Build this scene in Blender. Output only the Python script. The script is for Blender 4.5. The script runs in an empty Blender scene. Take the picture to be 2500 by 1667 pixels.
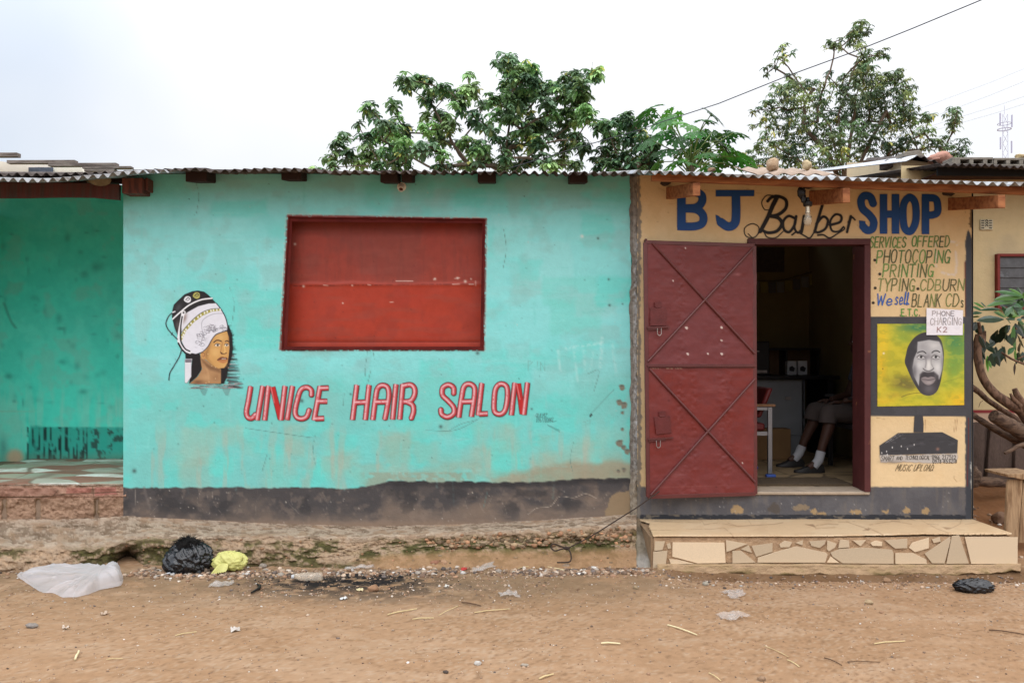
import bpy, math, random
import numpy as np
from mathutils import Vector, Matrix
random.seed(7)
# ---------------------------------------------------------------- camera, sky, sun, exposure
CAMY, CAMZ, F = -6.5, 1.55, 1950.0          # pixels of a 2500 px wide frame
S = bpy.context.scene
COL = S.collection
cam = bpy.data.objects.new('camera', bpy.data.cameras.new('camera'))
COL.objects.link(cam)
cam.location = (0, CAMY, CAMZ)
cam.rotation_euler = (math.radians(90), 0, 0)
cam.data.sensor_width = 36
cam.data.lens = 36 * F / 2500
cam.data.shift_y = 0.0146
cam.data.clip_start, cam.data.clip_end = 0.05, 3000
S.camera = cam
SUN_EL, SUN_AZ = math.radians(48), math.radians(200)
W = bpy.data.worlds.new('World'); S.world = W; W.use_nodes = True
nt = W.node_tree; nt.nodes.clear()
def N(t, typ, **kw):
    n = t.nodes.new(typ)
    for k, v in kw.items(): setattr(n, k, v)
    return n
out = N(nt, 'ShaderNodeOutputWorld')
sky = N(nt, 'ShaderNodeTexSky', sky_type='NISHITA', sun_disc=False, sun_elevation=SUN_EL, sun_rotation=SUN_AZ)
bg1 = N(nt, 'ShaderNodeBackground'); bg1.inputs['Strength'].default_value = 0.12
nt.links.new(sky.outputs[0], bg1.inputs['Color'])
tc = N(nt, 'ShaderNodeTexCoord'); sep = N(nt, 'ShaderNodeSeparateXYZ')
nt.links.new(tc.outputs['Generated'], sep.inputs[0])
def mrange(src, a, b, c, e, smooth=False):
    n = N(nt, 'ShaderNodeMapRange'); n.interpolation_type = 'SMOOTHSTEP' if smooth else 'LINEAR'
    for k, v in zip(('From Min', 'From Max', 'To Min', 'To Max'), (a, b, c, e)): n.inputs[k].default_value = v
    nt.links.new(src, n.inputs['Value']); return n.outputs[0]
# brightness of an overcast sky; behind the camera the low sky is cut off by what stands across the street
lum_b = mrange(sep.outputs['Z'], .22, 1, .90, 2.9, True); lum_f = mrange(sep.outputs['Z'], .0, .55, .54, 2.3, True)
side = mrange(sep.outputs['Y'], -.15, .20, 0, 1, True)
lum = N(nt, 'ShaderNodeMix'); lum.data_type = 'FLOAT'
nt.links.new(side, lum.inputs[0]); nt.links.new(lum_f, lum.inputs[2]); nt.links.new(lum_b, lum.inputs[3])
cn = N(nt, 'ShaderNodeTexNoise'); cn.inputs['Scale'].default_value = 2.2; cn.inputs['Detail'].default_value = 4; cn.inputs['Roughness'].default_value = .45
nt.links.new(tc.outputs['Generated'], cn.inputs['Vector'])
# clouds thin out towards the left of the view, where a pale blue shows through
thin = N(nt, 'ShaderNodeMath', operation='MULTIPLY_ADD'); thin.inputs[1].default_value = .75; thin.inputs[2].default_value = .22
nt.links.new(sep.outputs['X'], thin.inputs[0])
sm = N(nt, 'ShaderNodeMath', operation='ADD'); nt.links.new(cn.outputs['Fac'], sm.inputs[0]); nt.links.new(thin.outputs[0], sm.inputs[1])
cr = N(nt, 'ShaderNodeValToRGB')
cr.color_ramp.elements[0].position = .30; cr.color_ramp.elements[0].color = (.88, .96, 1.08, 1)
cr.color_ramp.elements[1].position = .56; cr.color_ramp.elements[1].color = (1.18, 1.19, 1.22, 1)
nt.links.new(sm.outputs[0], cr.inputs['Fac'])
bg2 = N(nt, 'ShaderNodeBackground')
nt.links.new(cr.outputs['Color'], bg2.inputs['Color']); nt.links.new(lum.outputs[0], bg2.inputs['Strength'])
mx = N(nt, 'ShaderNodeMixShader'); mx.inputs[0].default_value = .9
nt.links.new(bg1.outputs[0], mx.inputs[1]); nt.links.new(bg2.outputs[0], mx.inputs[2]); nt.links.new(mx.outputs[0], out.inputs['Surface'])
sl = bpy.data.lights.new('sun', 'SUN'); sl.energy = 0.6; sl.angle = math.radians(40); sl.color = (1, .98, .95)
so = bpy.data.objects.new('sun', sl); COL.objects.link(so)
d = Vector((math.sin(SUN_AZ) * math.cos(SUN_EL), math.cos(SUN_AZ) * math.cos(SUN_EL), math.sin(SUN_EL)))
so.rotation_euler = d.to_track_quat('Z', 'Y').to_euler()
so.location = (0, -4, 12)
S.view_settings.view_transform = 'Standard'; S.view_settings.look = 'None'
S.view_settings.exposure = 0.0; S.view_settings.gamma = 1
S.cycles.max_bounces = 8; S.cycles.transparent_max_bounces = 16

# ---------------------------------------------------------------- helpers
K = 2500 / 2352
def P(x, y, Y):
    dd = Y - CAMY
    return Vector(((x - 1250) / F * dd, Y, CAMZ + (870 - y) / F * dd))
def D(x, y, Y): return P(x * K, y * K, Y)
def G(x, y, z=0.0):
    dd = (CAMZ - z) * F / (y - 870)
    return Vector(((x - 1250) / F * dd, CAMY + dd, z))
def lin(c):
    c = np.asarray(c, float) / 255
    return np.where(c <= .04045, c / 12.92, ((c + .055) / 1.055) ** 2.4)
def C(r, g, b, k=1.0):
    a = lin((r, g, b)) * k
    return (float(a[0]), float(a[1]), float(a[2]), 1)
def _h(ix, iy, s):
    n = (ix.astype(np.int64) * 374761393 + iy.astype(np.int64) * 668265263 + s * 974634777) & 0xffffffff
    n = ((n ^ (n >> 13)) * 1274126177) & 0xffffffff
    n = ((n ^ (n >> 16)) * 2246822519) & 0xffffffff
    return ((n ^ (n >> 15)) & 0xffffff) / float(0xffffff)
def vn(x, y, s=0):
    x = np.asarray(x, float); y = np.asarray(y, float)
    xi = np.floor(x); yi = np.floor(y); fx = x - xi; fy = y - yi
    fx = fx * fx * (3 - 2 * fx); fy = fy * fy * (3 - 2 * fy)
    a = _h(xi, yi, s); b = _h(xi + 1, yi, s); c = _h(xi, yi + 1, s); e = _h(xi + 1, yi + 1, s)
    return (a * (1 - fx) + b * fx) * (1 - fy) + (c * (1 - fx) + e * fx) * fy
def fbm(x, y, s=0, o=4):
    t = 0; amp = .5; tot = 0
    for k in range(o):
        t = t + amp * vn(x * 2 ** k + 17.3 * k, y * 2 ** k - 9.1 * k, s + k); tot += amp; amp *= .5
    return t / tot
def ss(a, b, x):
    t = np.clip((np.asarray(x, float) - a) / (b - a), 0, 1); return t * t * (3 - 2 * t)
def catmull(p, n=8):
    p = [np.array(q, float) for q in p]
    if len(p) < 3: return p
    cl = np.allclose(p[0], p[-1])
    q = ([p[-2]] + p + [p[1]]) if cl else ([2 * p[0] - p[1]] + p + [2 * p[-1] - p[-2]])
    r = []
    for i in range(1, len(q) - 2):
        for k in range(n):
            t = k / n
            r.append(.5 * ((2 * q[i]) + (q[i + 1] - q[i - 1]) * t + (2 * q[i - 1] - 5 * q[i] + 4 * q[i + 1] - q[i + 2]) * t * t + (3 * q[i] - q[i - 1] - 3 * q[i + 1] + q[i + 2]) * t ** 3))
    r.append(q[-2]); return r

class Canvas:
    """paint laid on a grid of surface points, measured in the photograph's pixels at the wall"""
    def __init__(s, X, Y, base=None):
        s.X, s.Y = X, Y
        s.col = np.zeros(X.shape + (3,)); s.a = np.zeros(X.shape)
        if base is not None: s.col[:] = base; s.a[:] = 1
    @staticmethod
    def rect(x0, y0, x1, y1, c, base=None):
        xs = np.linspace(x0, x1, max(2, int((x1 - x0) / c) + 1)); ys = np.linspace(y0, y1, max(2, int((y1 - y0) / c) + 1))
        X, Y = np.meshgrid(xs, ys); return Canvas(X, Y, base)
    def sl(s, x0, y0, x1, y1):
        m = (s.X >= x0) & (s.X <= x1) & (s.Y >= y0) & (s.Y <= y1)
        r = np.flatnonzero(m.any(1)); c = np.flatnonzero(m.any(0))
        if len(r) == 0: return None
        return (slice(r[0], r[-1] + 1), slice(c[0], c[-1] + 1))
    def mask(s, m, color, k=None):
        k = k if k is not None else (slice(None), slice(None))
        color = np.asarray(color, float)
        a0 = s.a[k]; an = a0 + (1 - a0) * m
        w = np.where(an > 1e-6, m / np.maximum(an, 1e-6), 0)[..., None]
        s.col[k] = s.col[k] * (1 - w) + color * w; s.a[k] = an
    def poly(s, pts, color, alpha=1, soft=1.2, smooth=False, rough=0, rs=12, seed=3):
        if smooth: pts = catmull(list(pts) + [pts[0]], 6)[:-1]
        p = np.array(pts, float)
        mg = soft + rough * 2 + 1
        k = s.sl(p[:, 0].min() - mg, p[:, 1].min() - mg, p[:, 0].max() + mg, p[:, 1].max() + mg)
        if k is None: return
        X, Y = s.X[k], s.Y[k]
        if rough:
            X = X + (fbm(s.X[k] / rs, s.Y[k] / rs, seed) - .5) * 2 * rough; Y = Y + (fbm(s.X[k] / rs, s.Y[k] / rs, seed + 40) - .5) * 2 * rough
        dd = np.full(X.shape, 1e9); ins = np.zeros(X.shape, bool)
        n = len(p)
        for i in range(n):
            a, b = p[i], p[(i + 1) % n]; e = b - a; L = max(e @ e, 1e-9)
            t = np.clip(((X - a[0]) * e[0] + (Y - a[1]) * e[1]) / L, 0, 1)
            dd = np.minimum(dd, np.hypot(X - a[0] - t * e[0], Y - a[1] - t * e[1]))
            if a[1] != b[1]:
                c = (a[1] > Y) != (b[1] > Y)
                ins ^= c & (X < (b[0] - a[0]) * (Y - a[1]) / (b[1] - a[1]) + a[0])
        sd = np.where(ins, -dd, dd)
        s.mask(alpha * np.clip(.5 - sd / soft, 0, 1), color, k)
    def stroke(s, pts, w, color, alpha=1, soft=1.2, smooth=False, w1=None, breakup=0, seed=5, butt=False):
        if smooth: pts = catmull(pts, 7)
        p = np.array(pts, float); w1 = w if w1 is None else w1
        mg = max(w, w1) / 2 + soft + 1
        k = s.sl(p[:, 0].min() - mg, p[:, 1].min() - mg, p[:, 0].max() + mg, p[:, 1].max() + mg)
        if k is None: return
        X, Y = s.X[k], s.Y[k]; sd = np.full(X.shape, 1e9); n = len(p) - 1
        for i in range(n):
            a, b = p[i], p[i + 1]; e = b - a; L = max(e @ e, 1e-9)
            tr = ((X - a[0]) * e[0] + (Y - a[1]) * e[1]) / L; t = np.clip(tr, 0, 1)
            ww = w + (w1 - w) * (i + t) / n
            ds = np.hypot(X - a[0] - t * e[0], Y - a[1] - t * e[1]) - ww / 2
            if butt and i == 0: ds = np.maximum(ds, -tr * L ** .5)
            if butt and i == n - 1: ds = np.maximum(ds, (tr - 1) * L ** .5)
            sd = np.minimum(sd, ds)
        m = alpha * np.clip(.5 - sd / soft, 0, 1)
        if breakup: m = m * ss(breakup - .12, breakup + .12, fbm(X / 5, Y / 5, seed))
        s.mask(m, color, k)
    def blob(s, cx, cy, rx, ry, color, alpha=1, ang=0, power=2):
        R = max(rx, ry) * 2.2
        k = s.sl(cx - R, cy - R, cx + R, cy + R)
        if k is None: return
        X, Y = s.X[k] - cx, s.Y[k] - cy; ca, sa = math.cos(ang), math.sin(ang)
        u = (X * ca + Y * sa) / rx; v = (-X * sa + Y * ca) / ry
        s.mask(alpha * np.exp(-((u * u + v * v) ** (power / 2))), color, k)

def set_attr(me, col, a=None, gain=1.0):
    c = np.ones((len(col), 4), np.float32); c[:, :3] = np.minimum(lin(col) * gain, .9)
    if a is not None: c[:, 3] = a
    at = me.color_attributes.new('Col', 'FLOAT_COLOR', 'POINT')
    at.data.foreach_set('color', c.ravel())
def link(me, name, m, parent):
    o = bpy.data.objects.new(name, me); COL.objects.link(o)
    if m is not None: me.materials.append(m)
    if parent is not None:
        o.parent = parent
        o.matrix_parent_inverse = Matrix.Translation(-Vector(parent.location))
    return o
def grid_obj(name, pts, m, parent=None, canvas=None, keep=None, gain=1.0, smooth=True, cut=.02):
    h, w = pts.shape[:2]
    V = pts.reshape(-1, 3)
    idx = np.arange(h * w).reshape(h, w)
    f = np.stack([idx[:-1, :-1], idx[1:, :-1], idx[1:, 1:], idx[:-1, 1:]], -1).reshape(-1, 4)
    if canvas is not None and keep is None:
        a = canvas.a.ravel()
        if a.min() < cut: f = f[a[f].max(1) > cut]
    if keep is not None: f = f[keep.ravel()]
    used = np.zeros(h * w, bool); used[f.ravel()] = True
    re = np.cumsum(used) - 1
    me = bpy.data.meshes.new(name); V2 = V[used]; f2 = re[f]
    me.vertices.add(len(V2)); me.vertices.foreach_set('co', V2.astype(np.float32).ravel())
    me.loops.add(f2.size); me.loops.foreach_set('vertex_index', f2.astype(np.int32).ravel())
    me.polygons.add(len(f2)); me.polygons.foreach_set('loop_start', np.arange(0, f2.size, 4, dtype=np.int32))
    me.update(calc_edges=True)
    if canvas is not None: set_attr(me, canvas.col.reshape(-1, 3)[used], canvas.a.ravel()[used], gain)
    if smooth: me.polygons.foreach_set('use_smooth', np.ones(len(f2), bool))
    return link(me, name, m, parent)

class MB:
    def __init__(s): s.v = []; s.f = []; s.c = []
    def add(s, vs, fs, col=None):
        n = len(s.v); s.v += [tuple(v) for v in vs]; s.f += [tuple(i + n for i in f) for f in fs]
        if col is not None: s.c += [col] * len(vs)
        return s
    def hexa(s, q, col=None):     # q: 4 bottom + 4 top corners, counter-clockwise seen from above
        return s.add(q, [(3, 2, 1, 0), (4, 5, 6, 7), (0, 1, 5, 4), (1, 2, 6, 5), (2, 3, 7, 6), (3, 0, 4, 7)], col)
    def box(s, x0, y0, z0, x1, y1, z1, col=None):
        return s.hexa([(x0, y0, z0), (x1, y0, z0), (x1, y1, z0), (x0, y1, z0), (x0, y0, z1), (x1, y0, z1), (x1, y1, z1), (x0, y1, z1)], col)
    def beam(s, a, b, w, h, up=(0, 0, 1), col=None):
        a, b = Vector(a), Vector(b); t = (b - a).normalized(); x = t.cross(Vector(up)).normalized(); u = x.cross(t).normalized()
        c = []
        for p in (a, b): c += [p - x * w / 2 - u * h / 2, p + x * w / 2 - u * h / 2, p + x * w / 2 + u * h / 2, p - x * w / 2 + u * h / 2]
        return s.add(c, [(3, 2, 1, 0), (4, 5, 6, 7), (0, 1, 5, 4), (1, 2, 6, 5), (2, 3, 7, 6), (3, 0, 4, 7)], col)
    def prism(s, front, back, col=None):
        n = len(front); fs = [tuple(range(n)), tuple(range(2 * n - 1, n - 1, -1))] + [(i, n + i, n + (i + 1) % n, (i + 1) % n) for i in range(n)]
        return s.add(list(front) + list(back), fs, col)
    def tube(s, pts, r, n=8, cap=True, col=None, flat=1.0):
        pts = [Vector(p) for p in pts]; rs = r if isinstance(r, (list, tuple)) else [r] * len(pts)
        vs = []; fs = []; ref = None
        for i, p in enumerate(pts):
            t = (pts[min(i + 1, len(pts) - 1)] - pts[max(i - 1, 0)]).normalized()
            if ref is None: ref = t.cross(Vector((0, 0, 1))) if abs(t.z) < .9 else t.cross(Vector((1, 0, 0)))
            x = (ref - t * ref.dot(t)).normalized(); ref = x; y = t.cross(x)
            for k in range(n):
                a = 2 * math.pi * k / n; vs.append(p + x * math.cos(a) * rs[i] + y * math.sin(a) * rs[i] * flat)
        for i in range(len(pts) - 1):
            for k in range(n): fs.append((i * n + k, i * n + (k + 1) % n, (i + 1) * n + (k + 1) % n, (i + 1) * n + k))
        if cap: fs.append(tuple(range(n - 1, -1, -1))); fs.append(tuple(range((len(pts) - 1) * n, len(pts) * n)))
        return s.add(vs, fs, col)
    def lathe(s, prof, org, axis=(0, 0, 1), n=16, col=None):
        ax = Vector(axis).normalized(); x = ax.orthogonal().normalized(); y = ax.cross(x); vs = []; fs = []
        for (r, h) in prof:
            for k in range(n):
                a = 2 * math.pi * k / n; vs.append(Vector(org) + ax * h + (x * math.cos(a) + y * math.sin(a)) * max(r, 1e-4))
        for i in range(len(prof) - 1):
            for k in range(n): fs.append((i * n + k, i * n + (k + 1) % n, (i + 1) * n + (k + 1) % n, (i + 1) * n + k))
        return s.add(vs, fs, col)
    def ball(s, c, r, nu=12, nv=8, jit=0, seed=0, col=None, sq=1):
        rx, ry, rz = (r, r, r) if not isinstance(r, (tuple, list)) else r
        rng = random.Random(seed); o1 = [rng.uniform(0, 50) for _ in range(4)]
        vs = []; fs = []
        def pt(d):
            k = 1 + jit * (math.sin(d[0] * 2.6 + o1[0]) * math.sin(d[1] * 3.1 + o1[1]) + .6 * math.sin(d[2] * 4.3 + o1[2]) * math.sin(d[0] * 5 + d[1] * 4 + o1[3]) + rng.uniform(-.35, .35))
            return (c[0] + d[0] * rx * k, c[1] + d[1] * ry * k, c[2] + d[2] * rz * k)
        vs.append(pt((0, 0, -1)))
        for i in range(1, nv):
            th = -math.pi / 2 + math.pi * i / nv
            for k in range(nu):
                a = 2 * math.pi * k / nu; vs.append(pt((math.cos(th) * math.cos(a), math.cos(th) * math.sin(a), math.sin(th))))
        vs.append(pt((0, 0, 1)))
        for k in range(nu): fs.append((0, 1 + (k + 1) % nu, 1 + k))
        for i in range(nv - 2):
            for k in range(nu): fs.append((1 + i * nu + k, 1 + i * nu + (k + 1) % nu, 1 + (i + 1) * nu + (k + 1) % nu, 1 + (i + 1) * nu + k))
        b = 1 + (nv - 2) * nu
        for k in range(nu): fs.append((b + k, b + (k + 1) % nu, len(vs) - 1))
        return s.add(vs, fs, col)
    def build(s, name, m=None, parent=None, smooth=35, bevel=0, gain=1.0):
        me = bpy.data.meshes.new(name); me.from_pydata(s.v, [], s.f); me.update()
        if s.c: set_attr(me, np.array(s.c, float)[:, :3], None, gain)
        if smooth:
            me.polygons.foreach_set('use_smooth', np.ones(len(me.polygons), bool)); me.set_sharp_from_angle(angle=math.radians(smooth))
        o = link(me, name, m, parent)
        if bevel:
            b = o.modifiers.new('bevel', 'BEVEL'); b.width = bevel; b.segments = 2; b.limit_method = 'ANGLE'; b.angle_limit = math.radians(40)
        return o

def tag(o, label, cat, group=None, kind=None):
    o['label'] = label
    if cat: o['category'] = cat
    if group: o['group'] = group
    if kind: o['kind'] = kind
    if o.type == 'MESH' and o.parent is None and not o.children and o.location.length == 0 and kind is None:
        co = np.zeros(len(o.data.vertices) * 3, np.float32); o.data.vertices.foreach_get('co', co); co = co.reshape(-1, 3)
        b = np.array([(co[:, 0].min() + co[:, 0].max()) / 2, (co[:, 1].min() + co[:, 1].max()) / 2, co[:, 2].min()])
        o.data.vertices.foreach_set('co', (co - b).astype(np.float32).ravel()); o.data.update(); o.location = Vector(b.tolist())
    return o
def thing(name, label, cat, loc, group=None):
    o = bpy.data.objects.new(name, None); COL.objects.link(o); o.location = loc; o.empty_display_size = .2
    return tag(o, label, cat, group)
def struct(o, label=None):
    o['kind'] = 'structure'
    if label: o['label'] = label
    return o

MATS = {}
def mat(name, col=None, rough=.85, var=.18, scale=6, bump=.25, bscale=90, metal=0, spec=.3, attr=False, alpha=False, streak=None, col2=None, mixs=3, mixpos=(.45, .6), trans=0, wood=False, coat=0, bdist=.01):
    if name in MATS: return MATS[name]
    m = bpy.data.materials.new(name); m.use_nodes = True; t = m.node_tree; L = t.links.new
    b = t.nodes['Principled BSDF']; o = t.nodes['Material Output']
    b.inputs['Roughness'].default_value = rough; b.inputs['Metallic'].default_value = metal
    b.inputs['Specular IOR Level'].default_value = spec; b.inputs['Coat Weight'].default_value = coat
    tc = N(t, 'ShaderNodeTexCoord'); vec = tc.outputs['Object']
    if wood or streak:
        mp = N(t, 'ShaderNodeMapping'); mp.inputs['Scale'].default_value = streak or (1, 6, 6); L(vec, mp.inputs[0]); vec = mp.outputs[0]
    n1 = N(t, 'ShaderNodeTexNoise'); n1.inputs['Scale'].default_value = scale; n1.inputs['Detail'].default_value = 6; n1.inputs['Roughness'].default_value = .6
    L(vec, n1.inputs['Vector'])
    mr = N(t, 'ShaderNodeMapRange'); mr.inputs['From Min'].default_value = .25; mr.inputs['From Max'].default_value = .75
    mr.inputs['To Min'].default_value = 1 - var; mr.inputs['To Max'].default_value = 1 + var
    L(n1.outputs['Fac'], mr.inputs['Value'])
    if attr:
        at = N(t, 'ShaderNodeAttribute', attribute_name='Col'); base = at.outputs['Color']
    else:
        rgb = N(t, 'ShaderNodeRGB'); rgb.outputs[0].default_value = col; base = rgb.outputs[0]
        if col2:
            n3 = N(t, 'ShaderNodeTexNoise'); n3.inputs['Scale'].default_value = mixs; n3.inputs['Detail'].default_value = 7; n3.inputs['Roughness'].default_value = .65; L(vec, n3.inputs['Vector'])
            r3 = N(t, 'ShaderNodeMapRange'); r3.inputs['From Min'].default_value = mixpos[0]; r3.inputs['From Max'].default_value = mixpos[1]; L(n3.outputs['Fac'], r3.inputs['Value'])
            mc = N(t, 'ShaderNodeMix', data_type='RGBA'); L(r3.outputs[0], mc.inputs[0]); L(base, mc.inputs[6]); mc.inputs[7].default_value = col2; base = mc.outputs[2]
    mul = N(t, 'ShaderNodeVectorMath', operation='SCALE'); L(base, mul.inputs[0]); L(mr.outputs[0], mul.inputs['Scale'])
    L(mul.outputs[0], b.inputs['Base Color'])
    if bump:
        n2 = N(t, 'ShaderNodeTexNoise'); n2.inputs['Scale'].default_value = bscale; n2.inputs['Detail'].default_value = 5; n2.inputs['Roughness'].default_value = .65; L(vec if (wood or streak) else tc.outputs['Object'], n2.inputs['Vector'])
        bp = N(t, 'ShaderNodeBump'); bp.inputs['Strength'].default_value = bump; bp.inputs['Distance'].default_value = bdist
        L(n2.outputs['Fac'], bp.inputs['Height']); L(bp.outputs[0], b.inputs['Normal'])
    sh = b.outputs[0]
    if trans:
        tr = N(t, 'ShaderNodeBsdfTranslucent'); L(mul.outputs[0], tr.inputs['Color'])
        ms = N(t, 'ShaderNodeMixShader'); ms.inputs[0].default_value = trans; L(sh, ms.inputs[1]); L(tr.outputs[0], ms.inputs[2]); sh = ms.outputs[0]
    if alpha is True:
        tp = N(t, 'ShaderNodeBsdfTransparent'); ms = N(t, 'ShaderNodeMixShader'); L(at.outputs['Alpha'], ms.inputs[0]); L(tp.outputs[0], ms.inputs[1]); L(sh, ms.inputs[2]); sh = ms.outputs[0]
    elif alpha:
        tp = N(t, 'ShaderNodeBsdfTransparent'); ms = N(t, 'ShaderNodeMixShader'); ms.inputs[0].default_value = alpha; L(tp.outputs[0], ms.inputs[1]); L(sh, ms.inputs[2]); sh = ms.outputs[0]
    L(sh, o.inputs['Surface'])
    MATS[name] = m; return m

GW = .88      # picture colour at the walls -> paint albedo
M_WALL = mat('painted plaster', attr=True, rough=.62, var=.05, scale=14, bump=.55, bscale=38, spec=.25, bdist=.006)
M_PAINT = mat('sign paint', attr=True, alpha=True, rough=.55, var=.05, scale=30, bump=.2, bscale=70, spec=.3, bdist=.004)
M_DIRT = mat('dirt', attr=True, rough=.95, var=.10, scale=22, bump=.38, bscale=120, spec=.1, bdist=.010)
M_ROCK = mat('pebble', attr=True, rough=.9, var=.15, scale=40, bump=.3, bscale=150, spec=.15)
M_CONC = mat('eroded concrete', attr=True, rough=.95, var=.14, scale=26, bump=.7, bscale=75, spec=.1, bdist=.015)
M_TILE = mat('broken tile', attr=True, rough=.45, var=.05, scale=25, bump=.08, bscale=60, spec=.4)
M_GALV = mat('galvanised sheet', C(150, 152, 155), rough=.42, var=.2, scale=9, bump=.1, bscale=30, metal=.75, spec=.5, col2=C(95, 88, 82), mixs=3)
M_OLDZ = mat('weathered roof sheet', C(92, 84, 80), rough=.75, var=.3, scale=9, bump=.2, bscale=40, metal=.2, col2=C(60, 50, 46), mixs=4)
M_DWOOD = mat('dark weathered timber', C(70, 48, 42), rough=.85, var=.3, scale=7, bump=.4, bscale=40, wood=True, streak=(2, 12, 12))
M_PWOOD = mat('pine rafter timber', C(160, 104, 66), rough=.75, var=.28, scale=5, bump=.25, bscale=30, streak=(2.5, 14, 14), col2=C(122, 72, 44), mixs=2.5)
M_GWOOD = mat('grey sawn plank', C(128, 118, 112), rough=.9, var=.25, scale=5, bump=.3, bscale=30, streak=(2, 14, 14), col2=C(92, 82, 78), mixs=3)
# ---------------------------------------------------------------- ground
def gz(x, y):
    x = np.asarray(x, float); y = np.asarray(y, float)
    near = ss(-9, -5, x) * (1 - ss(5, 9, x)) * ss(-7, -4, y)
    z = ((fbm(x * .9, y * .9, 3) - .5) * .05 + (fbm(x * 5, y * 5, 8, 4) - .5) * .016 + (fbm(x * 26, y * 26, 5, 3) - .5) * .008) * near
    # scooped, washed-out strip along the foot of the tiled step
    z = z - .075 * ss(1.05, 1.35, x) * np.exp(-((y + .80) / .14) ** 2) * (.6 + .8 * fbm(x * 3, y * 3, 21))
    z = z - .022 * (1 - ss(1.0, 1.2, x)) * ss(-.95, -.55, y)
    # earth bank beside the barber shop
    z = z + ss(3.62, 3.8, x) * ss(-.35, .25, y) * (.12 + .15 * ss(0, 1.3, y) + (fbm(x * 4, y * 4, 31) - .5) * .09)
    return z
gx = np.concatenate([[-900, -200, -60, -25, -12, -8, -6], np.arange(-5.0, 5.0, .0165), [5.2, 6, 8, 12, 25, 60, 200, 900]])
gy = np.concatenate([[-300, -60, -20, -9, -6, -4.6, -3.9], np.arange(-3.3, -.3, .015), np.arange(-.3, 2.4, .05), [2.6, 3.5, 5, 8, 14, 30, 80, 250, 1500]])
GX, GY = np.meshgrid(gx, gy); GZ = gz(GX, GY)
dd = np.maximum(GY - CAMY, .3)
cv = Canvas(GX * F / dd + 1250, 870 + (CAMZ - GZ) * F / dd, (204, 163, 126))
f1 = fbm(GX * 1.3, GY * 1.3, 50, 5); f2 = fbm(GX * 7, GY * 9, 60, 4); f3 = fbm(GX * 60, GY * 60, 70, 2); f4 = fbm(GX * 2.2, GY * 8, 64, 5)
cv.mask(ss(.46, .62, f1) * .4, (192, 150, 112)); cv.mask(ss(.54, .72, f2) * .25, (176, 136, 100)); cv.mask(ss(.54, .68, f4) * .45, (220, 184, 150))
cv.mask(ss(.60, .78, f3) * .4, (226, 202, 176)); cv.mask((1 - ss(.20, .36, f3)) * .5, (146, 112, 84))
# greyer, littered band along the rubble and burnt rubbish
near = np.exp(-((GY + .95) / .42) ** 2) * (1 - ss(.9, 1.4, GX))
cv.mask(near * ss(.3, .6, f2) * .65, (168, 138, 108))
burn = np.exp(-(((GX + 1.15) / .55) ** 2 + ((GY + .98) / .17) ** 2)) * 1.2 + .8 * np.exp(-(((GX + .95) / .75) ** 2 + ((GY + 1.25) / .2) ** 2)) * .6
cv.mask(np.clip(burn, 0, 1) * ss(.32, .52, fbm(GX * 14, GY * 22, 90, 4)) * .95, (46, 43, 43))
cv.mask(np.exp(-(((GX - .25) / .7) ** 2 + ((GY + 1.2) / .25) ** 2)) * .35, (150, 124, 96))
# darker earth against the step and ledge
cv.mask(ss(1.0, 1.3, GX) * np.exp(-((GY + .72) / .16) ** 2) * (.35 + .5 * f2), (112, 82, 56))
cv.mask(ss(3.6, 3.75, GX) * ss(-.5, -.1, GY) * .75, (150, 98, 62))
ground = grid_obj('ground', np.stack([GX, GY, GZ], -1), M_DIRT, None, cv, gain=.51)
struct(ground, 'brown compacted dirt road')

# ---------------------------------------------------------------- hair salon (turquoise building on the left)
def wy(X, Y, amp=.010, seed=11):           # the plaster is not flat
    return (fbm(X / 150, Y / 150, seed, 3) - .5) * amp * 1.6 + (fbm(X / 32, Y / 32, seed + 9, 3) - .5) * amp * .35
salon = thing('salon_building', 'turquoise hair salon building with closed red shutter and black band along its foot', 'building', P(900, 1280, 0))
def holed_axes(x0, x1, y0, y1, hx0, hx1, hy0, hy1, c):
    def ax(a, h0, h1, b):
        return np.concatenate([np.linspace(a, h0, int((h0 - a) / c) + 1)[:-1], np.linspace(h0, h1, int((h1 - h0) / c) + 1)[:-1], np.linspace(h1, b, max(2, int((b - h1) / c) + 1))])
    return ax(x0, hx0, hx1, x1), ax(y0, hy0, hy1, y1)
def pix_pts(X, Y, y0, disp=None, off=0.0):
    yy = y0 + (disp(X, Y) if disp else 0) + off
    dd = yy - CAMY + 0 * X
    return np.stack([(X - 1250) / F * dd, yy + 0 * X, CAMZ + (870 - Y) / F * dd], -1)
xs, ys = holed_axes(301, 1541, 425, 1300, 697, 1181, 533, 851.5, 2.5)
X, Y = np.meshgrid(xs, ys); NX, NY = X.copy(), Y.copy()
Lx = 705 + (np.clip(Y, 530, 852) - 530) / 322 * (688 - 705); Rx = 1183 + (np.clip(Y, 536, 851) - 536) / 315 * (1179 - 1183)
X = np.where(NX < 697, 301 + (NX - 301) * (Lx - 301) / 396, np.where(NX > 1181, Rx + (NX - 1181) * (1541 - Rx) / 360, Lx + (NX - 697) / 484 * (Rx - Lx)))
Ty = 530 + (np.clip(NX, 697, 1181) - 697) / 484 * 6
Y = np.where(NY < 533, 425 + (NY - 425) * (Ty - 425) / 108, np.where(NY > 851.5, NY, Ty + (NY - 533) / 318.5 * (851.5 - Ty)))
cv = Canvas(X, Y, (122, 210, 207))
rng = random.Random(3)
n1 = fbm(X / 190, Y / 150, 1, 5); n2 = fbm(X / 60, Y / 45, 2, 5); n3 = fbm(X / 14, Y / 14, 4, 4); vs_ = fbm(X / 16, Y / 160, 6, 4); hs_ = fbm(X / 120, Y / 9, 7, 4)
up = 1 - ss(850, 980, Y)
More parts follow.
